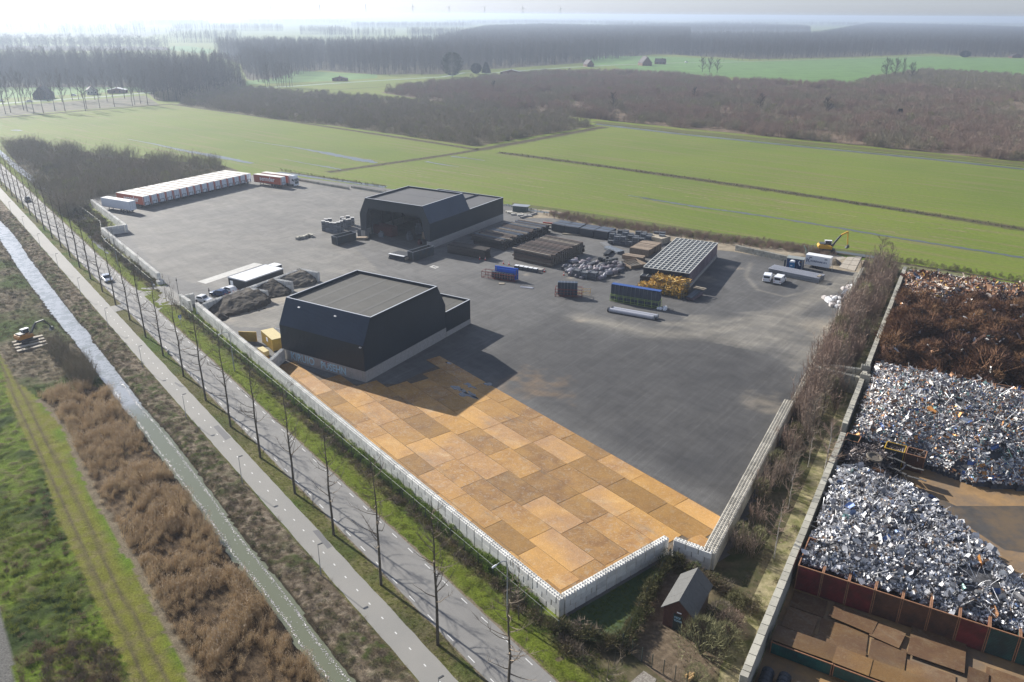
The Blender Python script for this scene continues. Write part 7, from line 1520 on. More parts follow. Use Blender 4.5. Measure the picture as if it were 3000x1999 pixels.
while len(pts) < 95 and k < 8000:
    k += 1; A = np.array(BP); q = A.min(0)+rs.rand(2)*(A.max(0)-A.min(0))
    if in_poly(q[:1], q[1:2], BP)[0] and all(np.hypot(*(q-p)) > .98 for p in pts): pts.append(q)
for i, q in enumerate(pts):
    side = 'left' if q[0] < np.mean([p[0] for p in pts]) else 'right'; near_ = 'near' if q[1] < np.mean([p[1] for p in pts]) else 'far'
    o = link('wrapped_bundle', bms[i % 6]); o.location = (*q, YZ+(.55 if rs.rand() < .35 else 0)); o.rotation_euler = (0, 0, ANG_E+rs.normal()*.25); o.scale = (rs.uniform(.6, 1.05), rs.uniform(.7, 1.0), rs.uniform(.8, 1.3)); tag(o, 'grey wrapped bundle in the %s %s part of the jumbled field of bundles' % (near_, side), 'bundle', 'jumbled wrapped bundles')
rank_labels([o for o in bpy.data.objects if o.get('group') == 'jumbled wrapped bundles'], '{ord} wrapped bundle from the left in the {band} band of the jumbled field', 4, ('nearest', 'second', 'third', 'farthest'))
for i, (u, v) in enumerate(((250, 640), (330, 655), (415, 662))): put_cage(G(*Zr(u, v)), R(-35), 'open cage at the near edge of the jumbled bundles, %s from the left' % cord[i], 'cages before the bundles', YZ, 1.7)
# ---- huge grid-topped stack
gt = [G(*Zb(1510, 872), 4.0), G(*Zb(2035, 946), 4.0), G(2000+470/3.92, 600+456/3.92, 4.0), G(*Zb(1942, 545), 4.0)]
ax = gt[1]-gt[0]; ay = gt[3]-gt[0]; gw, gd = np.linalg.norm(ax), np.linalg.norm(ay); ga = math.atan2(ax[1], ax[0]); gs = empty('formwork_stack', gt[0], ga, YZ, 'huge stack of formwork panels with a pale grid on its top', 'panel stack')
M_panel = plain('dark_form_panel', (.022, .028, .042), .5, var=.2, scale=2, rnd=.25); M_grid = plain('pale_grid_bar', (.52, .52, .48), .5, var=.1, rnd=.1); M_pend = plain('mauve_panel_edge', (.12, .09, .11), .6, var=.3, scale=3, rnd=.3)
sk = math.atan2(ay[1], ay[0])-ga-math.pi/2; nxg, nyg = 10, 17
for i in range(nxg):
    b = MB(); b.bx(gw*i/nxg+.03, gw*(i+1)/nxg-.03, 0, gd, .9, 3.85); b.build('panel_column', M_panel, gs)
for i in range(nxg+1): MB().bx(gw*i/nxg-.09, gw*i/nxg+.09, 0, gd, 3.86, 4.02+(.05 if i % 4 == 0 else 0)).build('grid_bar', M_grid, gs)
for j in range(nyg+1): MB().bx(0, gw, gd*j/nyg-.11, gd*j/nyg+.11, 3.86, 4.0).build('grid_bar', M_grid, gs)
for j in range(nyg): MB().bx(gw-.02, gw+.06, gd*j/nyg+.05, gd*(j+1)/nyg-.08, .9, 3.8).build('panel_edge', M_pend, gs)
for j in range(6): MB().bx(gw-.1, gw+.25, gd*j/6, gd*(j+1)/6-.1, 0, .8).build('base_block', M_plinth, gs)
for k in range(3): MB().bx(-.05, gw, -2.2, -.1, .2+k*.75, .85+k*.75).build('lower_panel', M_panel, gs)
for i in range(8): MB().bx(gw*i/8, gw*i/8+.09, -2.2, -.1, 2.4, 2.5).build('grid_bar', M_grid, gs)
# ---- yellow bars in cages
M_ybar = rnd_mat('yellow_bars', [(6, (.62, .36, .03)), (3, (.45, .25, .03)), (2, (.70, .52, .16)), (2, (.18, .11, .03))], .55, .1, .35)
yb = protos('yellow_bar', [segs_mesh('bar', [[-.8, 0, 0, .8, 0, 0, .045, .045]], [], M_ybar), segs_mesh('bar', [[-.6, 0, 0, .6, 0, .1, .05, .05]], [], M_ybar)])
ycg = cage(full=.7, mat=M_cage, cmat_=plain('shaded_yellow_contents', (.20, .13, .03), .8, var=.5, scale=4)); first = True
Zy = zp(1760, 780, 3.956); a, ang, w = frame_px(Zy(560, 300), Zy(960, 385)); rs = np.random.RandomState(44); barp = []; barz = []
for i in range(8):
    for j in range(3):
        for k in range(3 if 0 < j else 2):
            if i < 2 and k > 0: continue
            p = a+np.array([math.cos(ang), math.sin(ang)])*(i*1.45-3.2)+np.array([-math.sin(ang), math.cos(ang)])*(j*1.5)
            lab = '%s cage of yellow bars in pile %s from the left, %s row' % (['bottom', 'middle', 'top'][k], ordw(i+1), ['front', 'second', 'back'][j])
            if first: o = ycg; first = False; place(o, p, ang, YZ)
            else: o = dup(ycg, p, ang+random.uniform(-.1, .1), None, YZ+k*1.1)
            o.scale = (1.1, 1.1, 1.05); tag(o, lab, 'cage', 'cages of yellow bars')
            for _ in range(44): barp.append(p+np.array([math.cos(ang), math.sin(ang)])*rs.uniform(0, 1.3)+np.array([-math.sin(ang), math.cos(ang)])*rs.uniform(-.6, 1.5)); barz.append(YZ+k*1.1+rs.uniform(.2, 1.5))
q = np.array(barp); o = scatter('yellow_bars', yb, z3(q, np.array(barz)), rs.uniform(.5, 1.15, len(q)), tilt=.5, rot=rs.uniform(0, 6.28, len(q)))
# ---- racks with panels
def rack(label, pa, pb, dpt, h, frame_m, panel_m, n_, ph, posts=True, top_m=None, pz=0, name='panel_rack', x0=0, x1=None, bars=3):
    a, ang, w = frame_px(pa, pb); r = empty(name, a, ang, YZ, label, 'panel rack'); x1 = x1 or w
    b = MB(); k = max(2, int(w/1.6))
    for i in range(k+1):
        x = w*i/k
        for y in (0, dpt): b.bx(x-.04, x+.04, y-.04, y+.04, 0, h)
        b.bx(x-.03, x+.03, 0, dpt, .1, .18)
    for z in [h*(i+.5)/bars+.1 for i in range(bars)]+[.12, h-.04]:
        b.bx(0, w, -.03, .03, z-.035, z+.035); b.bx(0, w, dpt-.03, dpt+.03, z-.035, z+.035)
    for x in (0, w): b.bx(x-.03, x+.03, 0, dpt, h-.08, h)
    b.build('rack_frame', frame_m, r)
    pw = (x1-x0)/n_
    for i in range(n_):
        MB().bx(x0+i*pw+.03, x0+(i+1)*pw-.03, dpt*.25, dpt*.75, .2, ph).build('panel', panel_m, r); MB().bx(x0+i*pw-.03, x0+i*pw+.03, dpt*.18, dpt*.8, .2, ph+.02).build('panel_edge', M_cage, r)
    if top_m: MB().bx(x0, x1, dpt*.2, dpt*.8, ph+.022, ph+.1).build('top_edge', top_m, r)
    return r
M_redr = plain('red_brown_rack', (.20, .045, .035), .6, var=.2); M_bluep = plain('bright_blue_panel', (.01, .10, .50), .4, var=.1); M_grr = plain('lime_green_rack', (.30, .40, .12), .6, var=.15); M_dkp = plain('dark_blue_grey_panel', (.035, .05, .075), .45, var=.2, scale=2); M_btop = plain('blue_panel_edge', (.02, .07, .25), .5)
Zk = zp(1360, 760, 4.483)
r = rack('red-brown rack with bright blue and grey panels standing on the open yard', Zk(228, 240), Zk(660, 305), 2.2, 1.7, M_redr, M_dkp, 8, 1.75, x0=2.6, x1=8.4)
MB().bx(2.9, 9.2, 1.75, 2.0, .2, 3.0).build('blue_panel', M_bluep, r); MB().bx(3.2, 8.9, 1.3, 1.5, .2, 2.6).build('blue_panel', M_bluep, r)
for x in (3.4, 8.9): MB().bx(x, x+.15, 1.28, 1.295, .3, 3.0).build('panel_edge', M_cage, r)
r = rack('rack of dark panels with red frame, left of the long green one', (1360+1190/4.483, 760+490/4.483), Zb(800, 1225), 2.4, 1.9, M_redr, M_dkp, 6, 3.3, x0=.6, x1=5.2)
r = rack('long lime-green rack filled with dark blue-topped panels', Zy(105, 405), Zy(668, 500), 2.2, 1.75, M_grr, M_dkp, 12, 3.9, top_m=M_btop, bars=2)
r = empty('yellow_rack', G(*Zb(740, 1195)), R(-8), YZ, 'low open yellow rack beside the rack of dark panels', 'rack'); b = MB()
for x in (0, 1.5, 3.2):
    for y in (0, 2.2): b.bx(x-.03, x+.03, y-.03, y+.03, 0, 1.0)
for z in (.15, .55, .95): b.bx(0, 3.2, -.02, .02, z-.02, z+.02); b.bx(0, 3.2, 2.18, 2.22, z-.02, z+.02)
b.build('rack_frame', M_ybar, r)
# pipes
M_pipe = plain('grey_white_pipe', (.38, .39, .43), .4, var=.08); a, ang, w = frame_px(Zy(95, 530), Zy(610, 622)); r = empty('pipe_pair', a, ang, YZ, 'pair of long pale pipes lying alone on the asphalt', 'pipes')
for y, o_ in ((0, 0), (1.05, .5)):
    MB().tube((o_, y, .48), (w+o_, y, .48), .48, n=16).build('pipe', M_pipe, r); MB().tube((o_-.25, y, .48), (o_+.05, y, .48), .56, n=16).build('flange', M_dark, r); MB().tube((w+o_-.1, y, .48), (w+o_+.2, y, .48), .55, n=16).build('flange', M_pole, r)
for i, (u, v, lab) in enumerate(((720, 500, 'heap of pale bagged parts at the right end of the green rack'),)):
    for k in range(5): lab = '%s heap of pale bagged parts at the right end of the green rack' % ordw(k+1); o = MB().box((0, 0, .25), (.9, .6, .5), taper=.7).build('bag', M_whitep); o.location = (*(G(*Zy(u, v))+np.array([random.uniform(-1, 1), random.uniform(-.6, .8)])), YZ); o.rotation_euler = (0, 0, random.uniform(0, 3)); tag(o, lab.replace('heap of pale bagged parts', 'pale bag of parts'), 'bag', 'bags at the green rack')
Zw = zp(1360, 760, 4.483); o = MB().bx(-.7, .7, -.5, .5, 0, .14).build('pallet', M_beam4); o.location = (*G(*Zw(492, 324)), YZ); tag(o, 'single pale pallet lying before the red-brown rack', 'pallet')
r = empty('tube_pile', G(*Zw(730, 375)), R(-18), YZ, 'small loose pile of pale blue tubes on the asphalt', 'tube pile')
for k in range(7): MB().tube((0, k*.14, .1+.08*(k % 2)), (3.3-.2*(k % 3), k*.16+.1, .1), .06, n=5).build('tube', M_pipe, r)
# rack on trestles right of the yellow heap
r = empty('profile_trestle', G(*Zy(985, 395)), 0, YZ); a, ang, w = frame_px(Zy(985, 395), Zy(1060, 412)); place(r, a, ang); tag(r, 'sloping bundle of long profiles on white trestles right of the yellow heap', 'profile bundle')
for k in range(5): MB().box((w*(k+.5)/5, 3.0, 1.1), (w/5*.6, 6.2, .2), rx=.10).build('profile', M_beam2, r)
for y in (4.6, 5.6): MB().bx(-.5, w+.6, y, y+.45, 1.5, 1.75).build('cross_bar', M_beam4, r)
MB().bx(0, w, .4, 5.6, .1, .7).build('bearer', M_pend, r)
# five pale blocks on a low trailer
Zz = zp(1360, 760, 4.483)
r = empty('flat_pallet', G(*Zz(655, 130)), 0, YZ); a, ang, w = frame_px(Zz(655, 130), Zz(960, 182)); place(r, a, ang); tag(r, 'low base carrying five small white-topped blocks before the brown beams', 'block row')
for k in range(5): MB().bx(w*k/5, w*(k+.82)/5, 0, 1.0, 0, .95).build('block', M_chas, r); MB().bx(w*k/5, w*(k+.82)/5, 0, 1.0, .955, 1.0).build('block_top', M_whitep, r)
MB().bx(-.3, w+.5, 1.3, 3.0, 0, .5).build('base', M_plinth, r)
# cones
M_cone = plain('cone_red', (.60, .06, .03), .5); M_conew = plain('cone_white', (.8, .8, .8), .5)
cn = empty('traffic_cone', (0, 0), 0, YZ); MB().bx(-.18, .18, -.18, .18, 0, .04).build('base', M_dark, cn); MB().lathe((0, 0, .04), [(.14, 0), (.09, .3)], 10).build('cone', M_cone, cn); MB().lathe((0, 0, .34), [(.09, 0), (.06, .2)], 10).build('stripe', M_conew, cn); MB().lathe((0, 0, .54), [(.06, 0), (.03, .2)], 10).build('tip', M_cone, cn)
for i, (p, lab) in enumerate(((Zk(515, 65), 'cone left of the pair near the row of small blocks'), (Zk(588, 78), 'cone right of the pair near the row of small blocks'), (Zk(1053, 172), 'cone right of the row of small blocks'), (Zk(1308, 215), 'cone left of the jumbled bundles'), (Zs(586, 428), 'cone in the hall shadow under the short dark stack'), (Zs(643, 436), 'cone at the right end of the short dark stack'))):
    o = cn if i == 0 else dup(cn, (0, 0)); place(o, G(*p), 0); o.scale = (1.3,)*3; tag(o, 'red and white traffic '+lab, 'traffic cone', 'traffic cones')
# ---- left of the open hall
Zl = zp(860, 620, 5.173)
M_crate = plain('grey_plastic_crate', (.17, .18, .20), .6, var=.2, scale=4, rnd=.3); M_lid = plain('pale_crate_lid', (.50, .49, .47), .6, var=.1)
crm = MB(); crm.bx(0, 1.15, 0, .95, .05, .55); [crm.bx(x, x+.06, -.03, 0, .05, .58) for x in (0, .36, .72, 1.09)]; crmesh = crm.mesh('crate', M_crate)
stk = [(432, 300), (490, 312), (548, 324), (600, 330), (655, 318), (700, 300), (740, 270), (472, 270), (530, 262), (770, 250), (820, 240), (868, 214), (715, 210), (800, 190)]
for i, (u, v) in enumerate(stk):
    n_ = 5 if i < 9 else 4; r = empty('crate_stack', G(*Zl(u, v)), ANG_E-.9, YZ, '%s stack of grey crates in the %s block left of the open hall' % (ordw(i+1 if i < 9 else i-8), 'near' if i < 9 else 'far'), 'crate stack', 'stacks of grey crates')
    for k in range(n_): o = link('crate', crmesh, r); o.location = (random.uniform(-.03, .03), random.uniform(-.03, .03), k*.6)
    MB().bx(-.02, 1.17, -.02, .97, n_*.6+.01, n_*.6+.08).build('lid', M_lid, r)
def skip(label, pa, pb, l, h, mat, name='open_skip'):
    a, ang, w = frame_px(pa, pb); o = container(name, w, l, h, mat, 'v', M_cage); place(o, a, ang, YZ); tag(o, label, 'skip'); return o
skip('open charcoal skip standing free left of the open hall', Zl(585, 498), Zl(668, 520), 7.0, 2.4, CM['charcoal'])
Zm = zp(1100, 700, 6.725)
skip('open dark container at the right corner of the open hall front', Zm(640, 425), Zm(745, 452), 8.0, 2.5, CM['charcoal'])
for i, (u, v, lab) in enumerate(((30, 430, 'leftmost'), (80, 425, 'second'), (125, 415, 'third'), (170, 395, 'fourth'), (205, 385, 'fifth'), (255, 395, 'rightmost'))):
    o = MB().bx(0, .8, 0, 1.5, 0, .75).build('concrete_block', M_block2); o.location = (*G(*Zl(u, v)), YZ); o.rotation_euler = (0, 0, random.uniform(-.5, .3)); tag(o, '%s of the loose grey blocks lying left of the crates' % lab, 'concrete block', 'loose blocks on the yard')
a, ang, w = frame_px(Zm(255, 395), Zm(560, 455)); r = empty('white_ended_stack', a, ang, YZ, 'low stack of dark beams with white end caps before the open hall', 'beam stack')
for l in range(3):
    for k in range(8): MB().bx(w*k/8, w*(k+.85)/8, .2*l, 4.4, .05+l*.42, .42+l*.42).build('beam', M_chas, r); 
for k in range(8): MB().bx(w*k/8, w*(k+.85)/8, .0, .8, 1.30, 1.40).build('end_cap', M_whitep, r)
MB().bx(w, w+.3, .4, 4.2, .4, 1.0).build('side_board', M_beam4, r)
a = G(*Zl(935, 430)); o = MB().prism([(0, .2), (.4, .0), (3.0, .0), (3.6, .5), (3.2, .7), (.2, .6)], 0, 1.6, 'y').build('board_pile', M_wood); o.location = (*a, YZ); o.rotation_euler = (0, 0, -.1); tag(o, 'light brown pile of boards at the left corner of the open hall', 'board pile')
a, ang, w = frame_px(Zl(972, 375), Zl(1100, 400)); o = MB().bx(0, 4.6, 0, .15, 0, 2.2).build('standing_plate', M_chas); o.location = (*a, YZ); o.rotation_euler = (0, 0, ang); tag(o, 'dark plate standing at the left jamb of the open hall', 'steel plate')
# inside the open hall
M_redc = plain('faded_red_container', (.10, .022, .018), .6, var=.2)
o = container('red_container', 2.5, 8.5, 2.8, M_redc, 'v'); loc = c0+E1*4.0+E2*17.0; place(o, loc, ANG_E-.15, .05); tag(o, 'faded red container standing inside the open hall', 'container')
for i, (u, v, m_, s, lab) in enumerate(((9, 8, M_wood, 1.6, 'brown crate deep inside the open hall'), (5, 11, M_cont, 1.4, 'grey machine crate inside the open hall'), (7, 4, M_redc, 1.2, 'red machine inside the open hall near its right wall'), (2.5, 5.5, M_redc, .8, 'small red and white drum just inside the open hall'), (12, 13, M_cage, 1.8, 'tall grey crate at the back of the open hall'), (3, 20, M_cage, 1.0, 'wire box behind the left jamb of the open hall'))):
    b = MB(); b.box((0, 0, .6), (1.4, 1.0, 1.2)); b.box((.1, 0, 1.45), (.8, .7, .5)); b.tube((-.4, 0, 1.2), (-.2, .1, 2.0), .08); o = b.build('machine_crate', m_); o.location = (*(c0+E1*u+E2*v), .05); o.rotation_euler = (0, 0, ANG_E+i); o.scale = (s,)*3; tag(o, lab, 'crate')
plank_pack('low pile of planks on the floor deep inside the open hall', (1240, 690), (1262, 696), 5, 1.0, 5)
# ---- behind the open hall: small green shed and slabs
Zg = zp(1480, 590, 9.607); a, ang, w = frame_px(Zg(210, 290), Zg(590, 322)); r = empty('garden_shed', a, ang, .04, 'small green-grey shed with flat roof at the back right of the open hall', 'shed'); M_shed = plain('green_grey_boards', (.07, .10, .10), .7, var=.2)
for k in range(8): MB().bx(w*k/8+.01, w*(k+1)/8-.01, 0, .08, 0, 1.9).build('board', M_shed, r)
MB().bx(0, w, .08, 2.6, 0, 1.89).build('wall', M_shed, r); MB().bx(-.3, w+.6, -.4, 2.9, 1.92, 2.0).build('roof', M_pole, r)
for i, (u, v, l_) in enumerate(((10, 325, 2.2), (60, 345, 1.8), (120, 365, 2.4), (160, 400, 2.0), (290, 400, 2.6), (350, 425, 2.0), (480, 400, 2.8), (520, 430, 2.6))):
    o = MB().bx(0, l_, 0, .8, 0, .5).build('slab_pile', M_slab if i % 2 else M_block2); o.location = (*G(*Zg(u, v)), .04); o.rotation_euler = (0, 0, random.uniform(-.4, .4)); tag(o, '%s pale slab from the left among the rubble behind the open hall' % ordw(i+1), 'slab', 'slabs behind the open hall')
a, ang, w = frame_px(Zg(450, 490), Zg(890, 360)); o = MB().bx(0, w, 0, .5, 0, .5).build('long_girder', M_plinth); o.location = (*a, .05); o.rotation_euler = (0, 0, ang); tag(o, 'long pale girder lying at the edge of the sand behind the long stack', 'girder')
a, ang, w = frame_px(Zg(1060, 620), Zg(1345, 650)); o = MB().bx(0, 14, 0, .35, 0, .35).build('orange_girder', M_orange); o.location = (*a, .05); o.rotation_euler = (0, 0, ang); tag(o, 'long orange-brown girder beside the far end of the long stack', 'girder')
# ---- top right: hut, toilet, cabin trailer, beams, bundles
a, ang, w = frame_px(Zv(215, 545), Zv(885, 682)); r = empty('steel_beam_stack', a, ang, YZ, 'flat stack of long pale grey steel beams beside the two white vans', 'beam stack')
for l in range(2):
    for k in range(7): MB().bx((0 if k else 3.9), w, k*.62, k*.62+.28, .1+l*.62, .62+l*.62).build('beam', M_cage, r)
for k in range(7): MB().bx(0, w, k*.62, k*.62+.30, 1.345, 1.40).build('flange', M_pipe, r)
for x in (1.5, w*.62, w-.6): MB().bx(x, x+.2, -.1, 4.5, 0, .09).build('bearer', M_batten, r)
MB().bx(w-.9, w-.2, .8, 2.6, 1.45, 1.6).build('board', M_beam4, r)
o = MB().bx(0, 2.6, 0, .5, 0, .3).build('ramp_plate', M_pole); o.location = (*G(*Zv(235, 560)), YZ); o.rotation_euler = (0, 0, ang-.25); tag(o, 'thin grey plate leaning between the left van and the steel beams', 'plate')
M_hutb = plain('dark_blue_hut', (.015, .045, .13), .45, var=.12, scale=2); M_hroof = plain('grey_green_roof', (.22, .24, .23), .6, var=.1); a, ang, w = frame_px(Zv(460, 470), Zv(672, 500)); hb = empty('site_hut', a, ang, YZ, 'dark blue site hut with grey roof behind the steel beams', 'site hut')
MB().bx(0, w, 0, 2.3, .1, 2.6).build('walls', M_hutb, hb); MB().bx(-.15, w+.15, -.2, 2.5, 2.62, 2.75).build('roof', M_hroof, hb); MB().bx(w*.42, w*.58, -.04, -.005, 1.1, 1.9).build('window', M_glass, hb); MB().bx(w-.3, w-.05, -.3, .0, .1, 2.6).build('door_post', M_pole, hb)
b = MB(); b.prism([(w*.68, 1.7), (w*.74, 2.3), (w*.8, 2.3), (w*.76, 1.7), (w*.86, 1.1), (w*.80, .9)], -.03, -.005, 'y'); b.build('emblem', M_whites, hb); MB().bx(w*.80, w*.92, -.03, -.005, 1.9, 2.2).build('yellow_sign', M_ybar, hb); MB().bx(-.7, -.3, .4, .9, 0, 2.0).build('gas_rack', M_chas, hb)
M_tb = plain('toilet_blue', (.02, .16, .36), .4, var=.06); tl = empty('portable_toilet', G(*Zv(492, 500)), ang, YZ, 'blue portable toilet with white domed roof before the blue site hut', 'toilet')
MB().bx(0, 1.25, 0, 1.2, .1, 2.1).build('cabin', M_tb, tl); MB().bx(.2, 1.0, -.03, -.002, .2, 2.0).build('door', M_tb, tl); MB().prism([(-.03, 2.11), (1.28, 2.11), (1.15, 2.38), (.8, 2.48), (.4, 2.48), (.1, 2.38)], -.03, 1.23, 'y').build('roof', M_whites, tl); MB().bx(.3, .8, -.05, -.031, 1.2, 1.4).build('vent', M_whites, tl)
a, ang2, w = frame_px(Zv(700, 455), Zv(915, 492)); tb = empty('cabin_trailer', a, ang2, YZ, 'white cabin trailer with dark blue lettering beside the blue site hut', 'cabin trailer')
w = max(w, 6.2); MB().bx(0, w, 0, 2.5, .65, 3.2).build('body', M_whitep, tb); MB().bx(-.05, w+.05, -.05, 2.55, 3.21, 3.3).build('roof', M_white, tb); MB().bx(-1.5, 0, 1.2, 1.3, .5, .62).build('drawbar', M_chas, tb)
for x in (.9, w-1.4): b = MB(); b.bx(x, x+.7, -.03, -.002, 2.55, 2.85); b.build('window', M_cage, tb)
for x in (w*.35, w*.5): wheel(tb, x, .15, .35, .22); wheel(tb, x, 2.35, .35, .22)
text_mesh('lettering', 'KOREVAAR B.V.', .62, M_hutb, tb, (1.35, -.012, 1.62), (R(90), 0, 0), .004, .98, .02); b = MB(); b.bx(.3, .5, -.02, -.002, 1.4, 2.4); b.prism([(.55, 1.9), (1.0, 2.4), (1.2, 2.4), (.8, 1.9), (1.2, 1.4), (1.0, 1.4)], -.02, -.002, 'y'); b.build('emblem', M_hutb, tb)
mesh_fence('site_fence', 'short piece of mesh fence beside the white cabin trailer', [G(*Zv(930, 470)), G(*Zv(1060, 520))], H=2.0, rail=False, step=1.6, mat=M_pole); mesh_fence('site_fence', 'upright mesh fence panel on the sand behind the white cabin trailer', [G(*Zv(745, 300)), G(*Zv(825, 262))], H=2.4, rail=False, step=1.6, mat=M_pole)
o = MB().prism([(0, 0), (.9, 0), (.5, 1.4), (-.4, 2.6), (-.6, 2.5), (.1, 1.3)], 0, .12, 'y').build('green_strip', plain('pale_green_sheet', (.25, .34, .28), .6)); o.location = (*G(*Zv(705, 300)), .05); tag(o, 'curved pale green sheet standing by the sand path fence panel', 'sheet')
M_conc = plain('bridge_plate', (.36, .32, .26), .85, var=.12, scale=1); bp = [ZM(2000, 600, 3.92, [(1890, 605), (2060, 600), (1975, 770), (1790, 725)])[i] for i in range(4)]
for i in range(2):
    for j in range(3):
        f = lambda u, v: (bp[0]*(1-u)+bp[1]*u)*(1-v)+(bp[3]*(1-u)+bp[2]*u)*v; P = [f(i/2+.01, j/3+.01), f((i+1)/2-.01, j/3+.01), f((i+1)/2-.01, (j+1)/3-.01), f(i/2+.01, (j+1)/3-.01)]
        o = MB().add([(p[0]-P[0][0], p[1]-P[0][1], z) for z in (0, .12) for p in P], [(0, 3, 2, 1), (4, 5, 6, 7), (0, 1, 5, 4), (1, 2, 6, 5), (2, 3, 7, 6), (3, 0, 4, 7)]).build('ramp_plate', M_conc); o.location = (*P[0], .055); tag(o, 'pale ground plate of the ramp over the ditch, %s side, %s' % (['left', 'right'][i], ['far end', 'middle', 'near end'][j]), 'ground plate', 'ground plates of the ramp')
for i, (P_, ) in enumerate(((ZM(2000, 600, 3.92, [(1570, 575), (1690, 560), (1880, 610), (1800, 640)]),),)):
    sheet('crossing_mat', P_, .07, M_conc)
M_dirt = plain('dug_soil', (.12, .095, .065), .95, var=.4, scale=2)
def mound(label, pts, h, mat, seed=0, rough=.5, cat='soil heap', name='soil_heap', step=.35, sl=.8, z0=YZ, ridge=None):
    P = [np.asarray(p) for p in pts]; A = np.array(P); lo, hi = A.min(0), A.max(0); X, Y = np.meshgrid(np.arange(lo[0]-.5, hi[0]+.5, step), np.arange(lo[1]-.5, hi[1]+.5, step), indexing='ij'); d = seg_dist(X, Y, P+[P[0]]) if ridge is None else seg_dist(X, Y, ridge)
    Z = np.where(in_poly(X, Y, P), np.minimum(h*(.8+.4*fbm(X+seed, Y, 3, 2)), sl*d)+(fbm(X, Y+seed, 1.2, 4)-.5)*rough*np.clip(d, 0, 1), -.1); c = A.mean(0)
    idx = np.arange(X.size).reshape(X.shape); Fc = np.stack([idx[:-1, :-1], idx[1:, :-1], idx[1:, 1:], idx[:-1, 1:]], -1); k = (np.maximum.reduce([Z[:-1, :-1], Z[1:, :-1], Z[1:, 1:], Z[:-1, 1:]]) > -.05); me = fast_mesh(name, np.stack([X-c[0], Y-c[1], Z], -1).reshape(-1, 3), Fc[k], 4, mat)
    o = link(name, me); o.location = (*c, z0); tag(o, label, cat); return o
mound('dug soil with yellow hoses by the end of the sand path', ZM(2000, 600, 3.92, [(1600, 640), (1700, 640), (1820, 660), (1800, 710), (1640, 690)]), .9, M_dirt, 1); mound('dark loose soil right of the ramp plates', ZM(2000, 600, 3.92, [(2060, 640), (2140, 650), (2120, 720), (2040, 730), (2010, 700)]), 1.0, M_dirt, 2); mound('dark dug soil strip behind the white cabin trailer', ZM(2000, 600, 3.92, [(1320, 600), (1460, 600), (1600, 615), (1580, 635), (1400, 625)]), .6, M_dirt, 3)
Zd = zp(2380, 820, 8.406)
BM2 = [bundle_mesh(20+i, m_) for i, m_ in enumerate((plain('pale_wrap', (.50, .46, .44), .6, var=.2, scale=5, rnd=.2), plain('white_wrap', (.62, .62, .63), .5, var=.1, rnd=.15)))]
for i, (u, v, s, a_) in enumerate(((300, 480, 1.0, 1.4), (415, 560, 1.5, 1.4), (500, 460, .9, .2), (540, 500, 1.0, .6), (590, 470, .9, .9), (660, 500, 1.0, 1.2), (530, 580, 1.0, .1), (650, 600, 1.0, .8), (500, 655, 1.0, -.2), (610, 680, .9, .3), (680, 690, .9, .5), (700, 740, .7, 1.2), (760, 250, .9, 1.3), (825, 250, .8, 1.3), (890, 210, 1.0, 1.2), (970, 200, 1.0, 1.2), (920, 290, 1.0, .3), (960, 250, .9, .8), (820, 450, .9, .7))):
    o = link('wrapped_bundle', BM2[i % 2]); o.location = (*G(*Zd(u, v)), YZ); o.rotation_euler = (0, 0, a_+.3); o.scale = (.62*s, .8*s, 1.1*s); tag(o, 'pale wrapped bundle near the right yard wall, %s' % ('in the far group' if v < 300 else 'in the near group, left part' if u < 560 else 'in the near group, right part'), 'bundle', 'pale bundles by the right yard wall')
rank_labels([o for o in bpy.data.objects if o.get('group') == 'pale bundles by the right yard wall'], '{ord} pale wrapped bundle from the left in the {band} rows by the right yard wall', 2, ('nearer', 'farther'))
a, ang3, w = frame_px(Zd(700, 425), Zd(790, 440)); r = empty('profile_bundle', a, ang3, YZ, 'pale bundle of parallel profiles between the two groups of wrapped bundles', 'profile bundle')
for k in range(6): MB().bx(w*k/6, w*(k+.6)/6, 0, 4.2, .1, .8).build('profile', M_pipe if k % 2 else M_cage, r)
# ---- soil bays, yellow containers
M_soil = plain('dark_soil', (.045, .038, .032), .95, var=.4, scale=1.5, c2=(.085, .070, .05)); M_soil2 = plain('grey_soil', (.09, .08, .068), .95, var=.35, scale=1.5, c2=(.14, .12, .09))
mound('large dark soil heap in the near bay', [T(-114.3, 15), T(-118.3, 25.8), T(-112.0, 28.3), T(-110.0, 26.5), T(-108.8, 22), T(-108.6, 17.0), T(-111.5, 14.6)], 2.6, M_soil, 4, ridge=[T(-108.0, 29), T(-106.8, 22), T(-107.0, 16), T(-111, 13.5)], sl=.36)
mound('dark lumpy soil heap in the middle bay', [T(-118.9, 27.2), T(-121.2, 32.9), T(-116.3, 35.4), T(-113.8, 33.5), T(-114.3, 29)], 2.2, M_soil, 5, ridge=[T(-113.6, 28.2), T(-113.0, 33.3), T(-115, 36.3)], sl=.40)
mound('smooth grey soil heap in the far bay', [T(-121.8, 34.4), T(-124.6, 41.3), T(-119.6, 43.5), T(-117.8, 41.5), T(-117.6, 36.3)], 2.3, M_soil2, 6, ridge=[T(-116.6, 35.5), T(-116.4, 41.5), T(-118.6, 45)], sl=.46)
mound('low dark round soil heap in front of the bays by the road side wall', [T(-111.5, 15.2), T(-110.2, 17.6), T(-107.4, 17.2), T(-106.4, 15.3), T(-107.5, 13.9), T(-110, 13.9)], 1.2, M_soil, 7)
rs = np.random.RandomState(61); lum = protos('clod', [MB().box((0, 0, .08), (.35, .3, .18), taper=.5).mesh('clod', M_soil)]); q = pts_in([T(-110.5, 18), T(-112, 26), T(-108, 27), T(-107.5, 18)], .9, 62); scatter('soil_clods', lum, z3(q, YZ), rs.uniform(.3, 1.2, len(q)))
